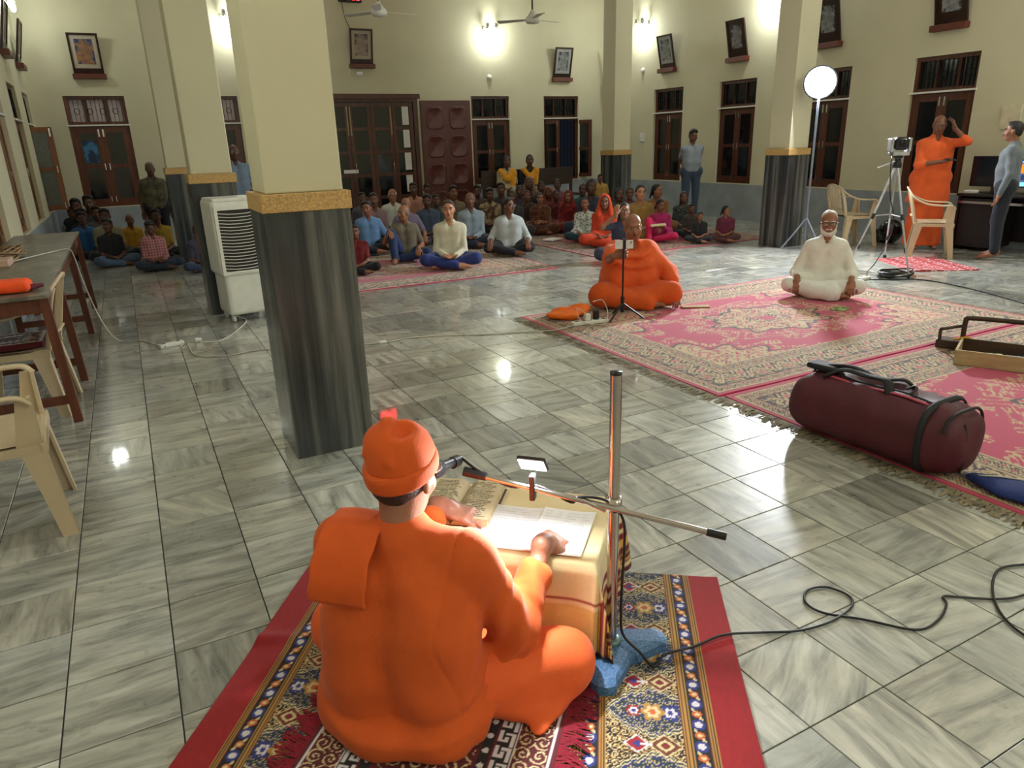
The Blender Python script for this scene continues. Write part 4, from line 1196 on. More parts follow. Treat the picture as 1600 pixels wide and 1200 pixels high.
def fringe(e, W, L, edges, ln=.06, step=.012, mat=None, seed=1, name='fringe'):
    r = random.Random(seed); V, Q = [], []
    for (p0, p1, out) in edges:
        p0, p1, out = Vector(p0), Vector(p1), Vector(out); n = int((p1-p0).length/step)
        t = (p1-p0).normalized()
        for k in range(n):
            a = p0.lerp(p1, (k+r.random())/n); l = ln*r.uniform(.6, 1.15); sl = r.uniform(-.5, .5)*l; w_ = .0055 if ln > .08 else .003
            pts = [a+Vector((0, 0, .006)), a+out*l*.5+t*sl*.4+Vector((0, 0, .009)), a+out*l+t*sl+Vector((0, 0, .003))]
            b = len(V)
            for q in pts: V += [tuple(q-t*w_), tuple(q+t*w_)]
            Q += [(b, b+1, b+3, b+2), (b+2, b+3, b+5, b+4)]
    o = obj(name, mesh_np(name, V, Q, smooth=False), mat or m_fringe, e); o['kind'] = 'stuff'
# two large pink carpets side by side
CX0, CX1 = 3.02, 6.55
c1 = carpet('carpet', (CX0, 3.07), 0, CX1-CX0, 2.55, .0085, lambda u, v, W, L: pink_carpet(u, v, W, L), m_rug, 'large pink and beige carpet with a floral medallion, under the man in white', wav=.003, group='pink and beige carpets')
fringe(c1, 0, 0, [((0, 0, 0), (0, 2.55, 0), (-1, 0, 0)), ((CX1-CX0, 2.55, 0), (CX1-CX0, 0, 0), (1, 0, 0))], .1, .0075)
c2 = carpet('carpet', (CX0+.03, .5), 0, CX1-CX0, 2.55, .0085, lambda u, v, W, L: pink_carpet(u, v, W, L, 2.), m_rug, 'large pink and beige carpet with a floral medallion, under the maroon bag', wav=.003, group='pink and beige carpets')
fringe(c2, 0, 0, [((0, 0, 0), (0, 2.55, 0), (-1, 0, 0))], .11, .007, seed=5)
# carpets under the seated crowd
A0, A1 = fl(556, 457), fl(872, 419)
ang = atan2((A1-A0).y, (A1-A0).x)
cr1 = carpet('carpet', (A1.x-3.9*cos(ang), A1.y-3.9*sin(ang)), ang, 3.9, 2.5, .02, lambda u, v, W, L: pink_carpet(u, v, W, L, 4.)*.9, m_rug, 'red bordered beige carpet under the seated men', group='carpets under the crowd')
B0, B1 = fl(815, 382), fl(950, 408)
cr2 = carpet('carpet', (5.55, 8.05), 0, 3.3, 3.2, .02, lambda u, v, W, L: (pink_carpet(u, v, W, L, 6.)*np.array([.7, .55, .55])), m_rug, 'dark red carpet under the seated women and children', group='carpets under the crowd')
# ornate carpet in front
F0, F1 = fl(487, 882), fl(1118, 895); FB = fl(1170, 1200)
du = (F1-F0); angf = atan2(du.y, du.x); FWD = du.length
dn_ = (FB-F1).normalized()
angf = atan2(-dn_.x*1., dn_.y*1.) if False else (angf+atan2(dn_.y, dn_.x)+pi/2)/2
FL_ = 1.5
uax = Vector((cos(angf), sin(angf), 0)); vax = Vector((-sin(angf), cos(angf), 0))
forg = (F0+F1)/2-uax*FWD/2-vax*FL_
def rip(U, V_):
    return .012*np.exp(-((V_-1.02-.1*U)/.03)**2)*np.clip(1-U/.22, 0, 1)+.002*(1+np.sin(U*14+V_*6))
cf = carpet('prayer_carpet', (forg.x, forg.y), angf, FWD, FL_, .0036, ornate, m_rug_f, 'ornate black and gold carpet with plain red side borders, under the foreground man', thick=.005, rip=rip)
print('FRONT RUG', forg, angf, FWD)
# ================================================================== foreground: reader at his low table
PHI = radians(47); FO = Vector((.47, 1.59, 0)); FRZ = PHI-pi/2
FMX = Matrix.Translation(FO) @ Matrix.Rotation(FRZ, 4, 'Z')
def fw(x, y, z): return FMX @ Vector((x, y, z))
m_orange = M('orange_cotton', (206, 86, 24), .88, var=.05, scale=7, bump=.1, bscale=260, sheen=.1)
m_orange2 = M('bright_orange_cotton', (228, 96, 40), .85, var=.05, scale=7, bump=.1, bscale=260, sheen=.1)
m_orange3 = M('deep_orange_cotton', (210, 84, 16), .85, var=.05, scale=7, bump=.12, bscale=240, sheen=.1)
m_skinf = M('skin_reader', (158, 106, 84), .45, var=.1, scale=30, bump=.18, bscale=160)
def reader():
    e = empty('person', FO, FRZ); tag(e, 'man in orange robe and cap seen from behind, reading at the low table', 'person')
    hd = Vector((.0, .075, .708)); R = rotm(-.16, .2, 0); s = .97
    neck = Vector((0, .045, .575))
    shr, shl = Vector((.185, .03, .515)), Vector((-.185, .03, .515))
    wrr, wrl = Vector((.315, .335, .385)), Vector((-.055, .455, .405))
    er = ik(shr, wrr, .3, .27, (.12, -.45, -1)); el_ = ik(shl, wrl, .3, .27, (-.12, -.15, -1))
    # skin
    H_ = SDF(); head_sdf(H_, hd, R, s); neck_sdf(H_, hd, R, neck+Vector((0, -.02, -.04)), s, .056)
    B = SDF(); B.chain([Vector((0, 0, .15)), Vector((0, 0, .4)), neck], [.07, .07, .045], .02)
    for a, b, c in ((shr, er, wrr), (shl, el_, wrl)): B.chain([neck-Vector((0, .01, .05)), a, b, c], [.04, .042, .038, .026], .02)
    h1 = SDF(); h1.cone(er.lerp(wrr, .6), wrr, .03, .026, .01); hand_sdf(h1, wrr, (.22, .8, -.30), (-.35, -.1, -1), 1, .42, 1.1, .25, .8, curls=[.34, .46, .52, .58])
    h2 = SDF(); h2.cone(el_.lerp(wrl, .6), wrl, .031, .027, .01); hand_sdf(h2, wrl, (1, .02, -.28), (0, 0, -1), -1, .32, 1.12, .2, .7, curls=[.25, .3, .34, .4])
    V, Q = join_np([H_.mesh(.0048), B.mesh(.012), h1.mesh(.0034), h2.mesh(.0034)])
    b = obj('body', mesh_np('body', V, Q), m_skinf, e)
    face(b, hd, R, s, 'a', m_hair_g)
    # kurta
    K = SDF()
    for q in (-1, 1):
        K.chain([(q*.092, -.03, .06), (q*.092, -.034, .18), (q*.092, -.024, .32), (q*.088, .0, .42)], [.135, .124, .117, .113], .06)
        K.cone((q*.09, .0, .43), (q*.14, .02, .49), .1, .072, .05)
        K.cone(neck+Vector((0, -.02, -.035)), (shr if q > 0 else shl)+Vector((0, 0, -.01)), .066, .06, .05)
    K.cone(neck+Vector((0, -.012, -.03)), neck+Vector((0, -.004, .0)), .072, .062, .03)
    K.chain([shr, er, er.lerp(wrr, .62)], [.07, .062, .047], .03)
    K.chain([shl, el_, el_.lerp(wrl, .78)], [.068, .058, .048], .03)
    # gathered folds at the right elbow and cuff
    for t, r_ in ((.28, .06), (.4, .056), (.52, .0545), (.61, .052)):
        p = er.lerp(wrr, t); K.ell(p, (r_, r_*.6, r_), None, .012)
    K.cone(er, er+Vector((.01, .03, -.05)), .05, .03, .03)
    # skirt of the kurta spreading on the mat
    K.ell((0, -.06, .05), (.235, .155, .075), None, .05); K.cone((.16, -.02, .07), (.24, .08, .16), .085, .06, .05); K.cone((-.16, -.02, .07), (-.23, .06, .13), .09, .07, .05)
    K.ell((.0, -.1, .03), (.2, .1, .04), None, .03)
    K.ell(npv(neck)+npv((0, .085, .02)), (.045, .06, .06), None, .012, 'sub')
    K.plane((0, 0, -1), (0, 0, .02))
    def disp(X, Y, Z):
        lowz = np.clip((.3-Z)/.3, 0, 1); back = np.clip((.05-Y)/.1, 0, 1)
        w1 = .0065*lowz*np.sin(30*X+14*Z+2.5*np.sin(9*Z+1))*back
        w2 = .007*np.exp(-((Z-.075-.06*np.abs(X))/.018)**2)*back-.005*np.exp(-((Z-.115-.1*X)/.016)**2)*back
        w3 = .0035*np.sin(38*X+30*Z+16*Y)*np.exp(-((X-.17)/.06)**2-((Z-.38)/.12)**2)
        w4 = .0042*np.sin(75*X-60*Z+48*Y+3*np.sin(20*Z))*np.clip((X-.19)/.05, 0, 1)*np.clip((.5-Z)/.1, 0, 1)
        seam = np.exp(-((X-.15-.12*(Z-.45)+.25*np.clip(.42-Z, 0, 1)*0)/.005)**2)*(Z > .36)*.004+np.exp(-((X-.165-.03*np.sin(12*Z))/.006)**2)*(Z < .36)*.0035*back
        w5 = .005*np.sin(26*(X*.8+Z*.9)+2*np.sin(10*X))*np.exp(-((Z-.2)/.12)**2)*back*np.clip((X+.05)/.1, 0, 1)+.0035*np.sin(34*(Z*.9-X*.5)+1.5*np.sin(9*X+4))*np.exp(-((Z-.46)/.06)**2)*back
        return -(w1+w2+w3+w4+w5)+seam
    K.disp = disp
    V, Q = K.mesh(.0062); V = smooth_np(V, Q, 1, .35); obj('kurta', mesh_np('kurta', V, Q), m_orange, e)
    # cloth over the crossed legs
    D_ = SDF()
    hr, hl = Vector((.1, .0, .11)), Vector((-.1, .0, .11)); kr, kl = Vector((.4, .175, .1)), Vector((-.31, .19, .1))
    D_.cone(hr, kr, .12, .086, .05); D_.cone(hl, kl, .12, .086, .05)
    D_.cone(kr, (.05, .17, .075), .085, .07, .05); D_.cone(kl, (-.05, .2, .075), .085, .07, .05)
    D_.ell((0, .1, .07), (.26, .15, .07), None, .05)
    D_.ell((.34, .07, .03), (.08, .07, .025), None, .06); D_.ell((.37, .0, .022), (.03, .04, .01), None, .02)
    D_.plane((0, 0, -1), (0, 0, .018)); D_.plane((0, 1, 0), (0, .285, 0))
    D_.disp = wrinkle(.0045, 24, 3, (.9, -.8, .6))
    V, Q = D_.mesh(.0078); V = smooth_np(V, Q, 1, .4); obj('dhoti', mesh_np('dhoti', V, Q), m_orange2, e)
    # cap
    T = lambda x, y, z: npv(hd)+R @ (npv((x, y, z))*s)
    S1 = SDF(); S1.ell(T(0, -.02, .05), npv((.09, .108, .102))*s, R, .02); S1.ell(T(-.012, -.045, .095), npv((.066, .066, .066))*s, R, .04)
    S1.cone(T(-.015, -.06, .158), T(.03, .045, .112), .017, .011, .012); S1.cone(T(-.03, -.06, .155), T(-.088, -.02, .085), .015, .01, .012); S1.cone(T(-.01, -.075, .152), T(.03, -.122, .06), .014, .009, .012); S1.cone(T(-.02, -.07, .152), T(-.055, -.108, .07), .012, .009, .012); S1.ell(T(-.035, -.02, .158), npv((.03, .045, .02)), R, .02, 'sub'); S1.ell(T(.03, -.07, .14), npv((.02, .035, .025)), R, .02, 'sub')
    S1.plane(R @ npv((0, .4, -1)), T(0, 0, .02))
    S1.disp = wrinkle(.0028, 42, 6, (.5, .7, .6))
    S2 = SDF(); S2.ell(T(0, -.017, .03), npv((.097, .115, .115))*s, R, .01)
    S2.plane(R @ npv((0, .4, -1)), T(0, -.017, .0), 'int', .012); S2.plane(R @ npv((0, -.36, 1)), T(0, -.017, .058), 'int', .014)
    S2.disp = wrinkle(.0012, 40, 2, (.2, .2, 1.))
    V, Q = join_np([S1.mesh(.005), S2.mesh(.005)]); obj('cap', mesh_np('cap', smooth_np(V, Q, 1, .4), Q), m_orange3, e)
    # hair at the nape and temples
    S3 = SDF(); S3.ell(T(0, -.028, .01), npv((.079, .092, .09))*s, R, .01); S3.plane(R @ npv((0, .0, 1)), T(0, 0, .02)); S3.plane(R @ npv((0, .9, -1)), T(0, -.012, -.03), 'int', .012)
    S3.disp = wrinkle(.0015, 90, 2, (.7, .4, .3)); V, Q = S3.mesh(.0055); obj('hair', mesh_np('hair', V, Q), M('greying_hair', (44, 36, 34), .6, var=.4, scale=120, bump=.5, bscale=200), e)
    spectacles(e, hd, R, s, .0018, M('steel_spectacles', (120, 110, 104), .25, .8))
    # towel folded over the left shoulder: two layers draped front to back
    for k, (off, xw, zb) in enumerate(((.0, .0, .0), (.014, -.008, .02))):
        path = bez([(.13, .40-zb), (.105, .50), (.055, .585), (-.005, .598), (-.075, .56), (-.12, .49), (-.13, .425+zb*.6)], 6)
        xs = [-.03-xw, -.034, -.07, -.105, -.14, -.168, -.174+xw]; Vv = []; 
        for i, p in enumerate(path):
            t = i/(len(path)-1)
            tn = (path[min(i+1, len(path)-1)]-path[max(i-1, 0)]).normalized(); nm = Vector((-tn.y, tn.x)); nm = -nm if nm.y < 0 and t < .55 else nm
            for j, x in enumerate(xs):
                dip = -.035*max(0, (abs(x+.11)-.04)/.1)**1.5*max(0, 1-abs(t-.47)*2.6)
                Vv.append((x-.012*t+.002*sin(i*.9+j), p.x-(off if t > .47 else -off), p.y+off*.55*(1-abs(t-.47))+dip+.002*sin(j*2+i)))
        n = len(xs); Qv = [(i*n+j, i*n+j+1, (i+1)*n+j+1, (i+1)*n+j) for i in range(len(path)-1) for j in range(n-1)]
        me = mesh_np('shoulder_towel', Vv, Qv); o = obj('shoulder_towel', me, m_orange3, e)
        so = o.modifiers.new('s', 'SOLIDIFY'); so.thickness = .008; so.offset = 0; sb = o.modifiers.new('b', 'SUBSURF'); sb.levels = sb.render_levels = 1
    return e
reader()
# seat mat
mo = fw(-.225, -.43, 0)
sm_ = carpet('seat_mat', (mo.x, mo.y), FRZ, .66, .62, .0035, mat_rug, m_rug_f, 'dark red seat mat with cream key border under the foreground man', thick=.006, z=.0105, cat='mat')
fringe(sm_, .66, .62, [((0, 0, 0), (0, .62, 0), (-1, 0, 0)), ((.66, .62, 0), (.66, 0, 0), (1, 0, 0))], .075, .004, M('crimson_fringe', (130, 12, 36), .9, var=.2), 8)

# ---- low table and its cloth
TB = (-.26, .47, .315, .735); TZ = .335
e = empty('low_table', fw(0, 0, .009), FRZ); tag(e, 'low wooden reading table hidden under the cream cloth', 'table')
m_tw = M_wood('table_wood', (80, 46, 24), (120, 76, 42), .5)
MB().box((TB[0], TB[2], TZ-.036), (TB[1], TB[3], TZ-.012), ch=.004).build('table_top', m_tw, e)
for x in (TB[0]+.03, TB[1]-.03):
    for y in (TB[2]+.03, TB[3]-.03): MB().box((x-.02, y-.02, 0), (x+.02, y+.02, TZ-.036)).build('leg', m_tw, e)
def cloth_mesh(tb, z, drops, cell, colf, seed=0, flare=.10):
    x0, x1, y0, y1 = tb; dl, dr_, df, db = drops
    us = np.arange(x0-dl, x1+dr_+cell*.5, cell); vs_ = np.arange(y0-df, y1+db+cell*.5, cell); U, V_ = np.meshgrid(us, vs_, indexing='ij')
    ox = np.where(U < x0, U-x0, np.where(U > x1, U-x1, 0)); oy = np.where(V_ < y0, V_-y0, np.where(V_ > y1, V_-y1, 0))
    r = np.sqrt(ox*ox+oy*oy); rn = np.maximum(r, 1e-6)
    drop = np.clip(np.maximum(np.abs(ox), np.abs(oy)), 0, None)
    ed = np.clip(drop/.03, 0, 1)
    al = np.where(np.abs(ox) > np.abs(oy), V_, U)
    fold = .010*np.clip(drop/.15, 0, 1)*np.sin(al*30+seed+2*np.sin(al*11))
    out = .012*ed+flare*drop+fold
    corner = (np.abs(ox) > 0) & (np.abs(oy) > 0)
    mn = np.minimum(np.abs(ox), np.abs(oy))
    X = np.clip(U, x0, x1)+ox/rn*out+np.where(corner, np.sign(ox)*mn*.12, 0); Y = np.clip(V_, y0, y1)+oy/rn*out+np.where(corner, np.sign(oy)*mn*.12, 0)
    Z = z-np.maximum(drop-.008, 0)*.99+np.where(drop == 0, .0012*np.sin(U*21+V_*13)+.0012*np.sin(V_*37-U*9), 0)
    Z = np.maximum(Z, .006)
    P = np.stack([X, Y, Z], -1).reshape(-1, 3); nu, nv = U.shape; idx = np.arange(nu*nv).reshape(nu, nv)
    Q = np.stack([idx[:-1, :-1], idx[1:, :-1], idx[1:, 1:], idx[:-1, 1:]], -1).reshape(-1, 4)
    return mesh_np('tablecloth', P, Q, cols=colf(U, V_).reshape(-1, 3))
def tc_col(U, V_):
    x0, x1, y0, y1 = TB; c = np.empty(U.shape+(3,)); c[:] = lin((226, 206, 158))
    # red lines near the front hem, striped band along the right hem
    f = y0-V_; m = np.abs(f-.125) < .004; setc(c, m, 'red'); m = np.abs(f-.137) < .003; setc(c, m, 'red'); m = f > .145; c[m] = lin((214, 178, 104))
    g = U-x1
    for a, b, k in ((.11, .13, 'dkred'), (.135, .14, 'gold'), (.145, .17, 'dkred'), (.2, .25, 'maroon'), (.225, .232, 'gold'), (.262, .27, 'dkred'), (.28, .4, 'maroon')):
        setc(c, (g > a) & (g < b), k)
    c[(g > .17) & (g < .2)] = lin((216, 168, 84)); c[(g > .25) & (g < .262)] = lin((216, 168, 84))
    return c
o = obj('tablecloth', cloth_mesh(TB, TZ, (.2, .305, .285, .25), .008, tc_col, 1.), M_attr('cream_cotton_cloth', .85, .25, 300., .1))
o.matrix_world = Matrix.Translation((0, 0, .0095)) @ FMX; tag(o, 'cream tablecloth with red striped hem over the low table', 'tablecloth')
so = o.modifiers.new('s', 'SOLIDIFY'); so.thickness = .002; so.offset = 1
TZ += .0115
# ---- papers with faint handwriting
def script_lines(u, v, W, L, ink, base, rows, dens=.62, marg=.012, hl=True, seed=0.):
    c = np.empty(u.shape+(3,)); c[:] = base
    p = (L-2*marg)/rows; t = (v-marg)/p; i = np.floor(t); q = t-i
    word = np.mod(np.sin(np.floor(u/.017)*12.9+i*78.2+seed)*43758.5, 1.) < dens+.25
    ch = np.mod(np.sin(np.floor(u/.0042)*91.7+i*17.3+seed)*24634.6, 1.); sub = np.mod(u/.0042, 1.)
    inm = (u > marg) & (u < W-marg*(1+2*np.mod(np.sin(i*3.1+seed)*7.7, 1.))) & (v > marg) & (v < L-marg)
    bar = (np.abs(q-.68) < .09) & word & hl
    stem = (q > .2) & (q < .68) & word & (np.abs(sub-.3-.4*ch) < .24) & (ch < dens)
    loop = (np.abs(q-.36-.2*ch) < .1) & word & (ch > .45)
    c[inm & (bar | stem | loop)] = ink; return c
m_page = M_attr('written_page', .8, .05, 300., 0.)
def sheet(name, x0, x1, y0, y1, z, rows, ink, base, label, dz=0., rz=0., cell=.0022, seed=0., cat='paper', curl=.004):
    W, L = x1-x0, y1-y0; nu, nv = int(W/cell), int(L/cell); U, V_ = np.meshgrid(np.linspace(0, W, nu+1), np.linspace(0, L, nv+1), indexing='ij')
    c = script_lines(U, V_, W, L, np.array(lin(ink)), np.array(lin(base)), rows, seed=seed)
    Z = curl*(np.abs(U/W-.5)*2)**3*(V_/L)+.0006*np.sin(U*40)
    P = np.stack([U-W/2, V_-L/2, Z], -1).reshape(-1, 3); idx = np.arange((nu+1)*(nv+1)).reshape(nu+1, nv+1)
    Q = np.stack([idx[:-1, :-1], idx[1:, :-1], idx[1:, 1:], idx[:-1, 1:]], -1).reshape(-1, 4)
    o = obj(name, mesh_np(name, P, Q, cols=c.reshape(-1, 3)), m_page); o.matrix_world = FMX @ Matrix.Translation(((x0+x1)/2, (y0+y1)/2, z)) @ Matrix.Rotation(rz, 4, 'Z')
    so = o.modifiers.new('s', 'SOLIDIFY'); so.thickness = .0012; so.offset = -1
    tag(o, label, cat); return o
sheet('paper_sheet', .085, .275, .335, .60, TZ+.004, 15, (216, 218, 230), (238, 238, 240), 'left handwritten white sheet on the low table, under the hands', rz=.03, seed=1.)
sheet('paper_sheet', .255, .43, .335, .605, TZ+.0075, 14, (216, 218, 230), (240, 240, 242), 'right handwritten white sheet on the low table, nearest its edge', rz=-.02, seed=4.)
# ---- thick old book lying open
be = empty('open_book'); be.matrix_world = FMX @ Matrix.Translation((-.03, .57, TZ+.001)) @ Matrix.Rotation(.06, 4, 'Z'); tag(be, 'thick old open book with browned pages at the far left of the table', 'book')
BW, BL = .125, .27
MB().box((-BW-.006, -BL/2-.005, 0), (BW+.006, BL/2+.005, .004)).build('cover', M('brown_book_cover', (70, 44, 30), .6), be)
for s_ in (-1, 1):
    cell = .0021; nu, nv = int(BW/cell), int(BL/cell); U, V_ = np.meshgrid(np.linspace(0, BW, nu+1), np.linspace(0, BL, nv+1), indexing='ij')
    c = script_lines(U, V_, BW, BL, np.array(lin((58, 46, 38))), np.array(lin((206, 190, 156))), 24, .7, .012, seed=3.*s_)
    h = .03*(1-(1-np.clip(U/.035, 0, 1))**2)*(1-.12*U/BW)+.006
    X = s_*U if s_ > 0 else -(BW-U) ; h = h if s_ > 0 else h[::-1]
    P = np.stack([X, V_-BL/2, h], -1).reshape(-1, 3); idx = np.arange((nu+1)*(nv+1)).reshape(nu+1, nv+1)
    Q = np.stack([idx[:-1, :-1], idx[1:, :-1], idx[1:, 1:], idx[:-1, 1:]], -1).reshape(-1, 4)
    obj('page', mesh_np('page', P, Q, cols=c.reshape(-1, 3)), m_page, be)
    xs = np.linspace(0, BW, 14); hh = .03*(1-(1-np.clip(xs/.035, 0, 1))**2)*(1-.12*xs/BW)+.0055
    poly = [(0, .004)]+[(s_*x, z) for x, z in zip(xs, hh)]+[(s_*BW, .004)]
    MB().prism(poly, -BL/2, BL/2, Matrix.Rotation(pi/2, 4, 'X')).build('page_block', M('page_edges', (196, 178, 142), .85, var=.15, scale=60), be)

# ---- microphone stand
m_steel = M('polished_steel_tube', (190, 182, 176), .18, 1., var=.03)
SP = Vector((1.0877, 1.489, 0)); MZ = .0095
se = empty('microphone_stand', SP+Vector((0, 0, MZ))); tag(se, 'steel microphone stand with blue three-lobed base and long boom', 'stand')
poly = []
for k in range(3):
    a = radians(-14-k*119); b = a-radians(59.5)
    for da, r in ((.26, .15), (.22, .172), (.08, .182), (-.08, .182), (-.22, .172), (-.26, .15)): poly.append((r*cos(a+da), r*sin(a+da)))
    for dd, r in ((.32, .092), (0, .074), (-.32, .092)): poly.append((r*cos(b+dd), r*sin(b+dd)))
n = len(poly); vs_ = [Vector((x, y, 0)) for x, y in poly]+[Vector((x, y, .03)) for x, y in poly]+[Vector((x*.86, y*.86, .042)) for x, y in poly]+[Vector((0, 0, .052))]
MB().add(vs_, [tuple(range(n-1, -1, -1))]+[(i, (i+1) % n, (i+1) % n+n, i+n) for i in range(n)]+[(i+n, (i+1) % n+n, (i+1) % n+2*n, i+2*n) for i in range(n)]+[(i+2*n, (i+1) % n+2*n, 3*n) for i in range(n)]).build('base', M('blue_speckled_paint', (74, 112, 156), .55, var=.3, scale=140, bump=.2, bscale=200), se)
MB().lathe([(.03, .046), (.032, .058), (.022, .064), (.014, .066)], 20).build('socket', M('grey_green_metal', (104, 128, 128), .4, .6), se)
MB().tube([(0, 0, .06), (0, 0, .92)], .0165, 20).build('pole', m_steel, se)
MB().lathe([(.0165, .918), (.0175, .922), (.0175, .926), (.001, .928)], 16).build('pole_cap', m_black, se)
Mw = Vector((.735, 1.815, .618)); CLZ = .537
bd = (Mw-Vector((SP.x, SP.y, CLZ))).normalized(); side = Vector((bd.y, -bd.x, 0)).normalized()
cpt = Vector((0, 0, CLZ-MZ)); bo = cpt-side*.03       # boom passes beside the pole
MB().lathe([(.0166, -.02), (.024, -.02), (.024, .02), (.0166, .02)], 20, Matrix.Translation(cpt)).build('clamp', m_steel, se)
hb = MB().tube([bo+bd*.02-Vector((0, 0, .012)), bo+bd*.085+Vector((0, 0, .006))-side*.008], [.009, .006], 8); hb.build('clamp_lever', m_steel, se)
L1 = (Mw-Vector((SP.x, SP.y, CLZ))).length
MB().tube([bo+bd*(L1-.09), bo-bd*.305], .0088, 12).build('boom', m_steel, se)
MB().tube([bo-bd*.265, bo-bd*.318], .0112, 12).build('boom_grip', m_black, se)
# microphone and holder
hb_ = bo+bd*(L1-.09); he = hb_+bd*.075+Vector((0, 0, .006))
MB().tube([hb_-bd*.02, hb_+bd*.05], [.013, .015], 10).build('boom_joint', m_black, se)
mic = empty('microphone', (0, 0, 0)); tag(mic, 'black vocal microphone in front of the reader\'s mouth', 'microphone')
md = (Vector((FMX @ Vector((.035, .2, .655))))-(SP+Vector((0, 0, MZ))+he)).normalized()
q0 = SP+Vector((0, 0, MZ))+he
up_ = Vector((0, 0, 1)); 
MB().tube([q0-md*.03+up_*.024, q0+md*.085+up_*.014], [.011, .0165], 14).build('handle', m_black, mic)
MB().tube([q0+md*.085+up_*.014, q0+md*.095+up_*.013, q0+md*.115+up_*.011, q0+md*.135+up_*.009, q0+md*.142+up_*.008], [.018, .0245, .026, .018, .006], 16).build('grille', M('dark_mesh_grille', (28, 28, 30), .5, .5, bump=.8, bscale=900), mic)
MB().tube([q0-md*.012+up_*.02, q0+md*.02+up_*.017], .018, 12).build('clip', m_black, mic)
# cable tied along the boom and down the pole, then over the floor
cab = [SP+Vector((0, 0, MZ))+v for v in (he-md*.03+up_*.03, hb_+up_*.012, bo+bd*(L1*.62)-up_*.012, bo+bd*(L1*.45)+up_*.012, bo+bd*(L1*.25)-up_*.014, bo+bd*.1+up_*.008, bo+bd*.02+side*.01+up_*.014, Vector((.022, -.016, CLZ-.06)), Vector((.026, -.02, CLZ-.16)), Vector((.016, -.028, .3)), Vector((.008, -.036, .18)), Vector((.01, -.045, .1)), Vector((.04, -.09, .055)), Vector((.075, -.115, .004)))]
px = [(1040, 1022), (1085, 1010), (1130, 992), (1190, 988), (1250, 985), (1300, 970), (1331, 947), (1325, 930), (1290, 917), (1262, 922), (1258, 940), (1285, 957), (1350, 968), (1430, 984), (1465, 970), (1479, 945), (1474, 932), (1500, 933), (1560, 936), (1602, 929), (1660, 905), (1660, 880), (1600, 882), (1562, 889), (1551, 915), (1560, 952), (1590, 985), (1640, 1015)]
cab += [fl(a, b, .017 if a < 1150 else .006) for a, b in px]
co = MB().tube(bez(cab, 6), .0042, 8).build('microphone_cable', m_black); tag(co, 'black microphone cable looping from the stand across the floor', 'cable')
# clip light on the boom
lp = SP+Vector((0, 0, MZ))+bo+bd*.235
ce = empty('clip_light', lp); tag(ce, 'small lit white clip lamp on the microphone boom', 'lamp')
tgt = fw(.25, .42, TZ)
hc = Vector((.0, .0, .075)); aim = (tgt-(lp+hc)); aim = Vector((-.52, -.5, -.58)).normalized()
MB().box((-.008, -.014, -.035), (.008, .014, .045), Matrix.Rotation(FRZ, 4, 'Z'), ch=.003).build('clip', m_black, ce)
Rq = aim.to_track_quat('Z', 'Y').to_matrix().to_4x4()
MB().box((-.043, -.033, -.012), (.043, .033, 0), Matrix.Translation(hc) @ Rq, ch=.006).build('housing', m_black, ce)
MB().box((-.038, -.028, .0), (.038, .028, .003), Matrix.Translation(hc) @ Rq, ch=.0015).build('light_panel', M('lit_led_panel', (250, 252, 255), .4, emit=22., var=0), ce)
l = bpy.data.lights.new('clip_lamp_light', 'AREA'); l.energy = CLIP_W; l.shape = 'RECTANGLE'; l.size = .06; l.size_y = .04; l.color = (.93, .97, 1.)
lo = bpy.data.objects.new('clip_lamp_light', l); link(lo, ce); lo.matrix_local = Matrix.Translation(hc+aim*.006) @ Rq @ Matrix.Rotation(pi, 4, 'X')
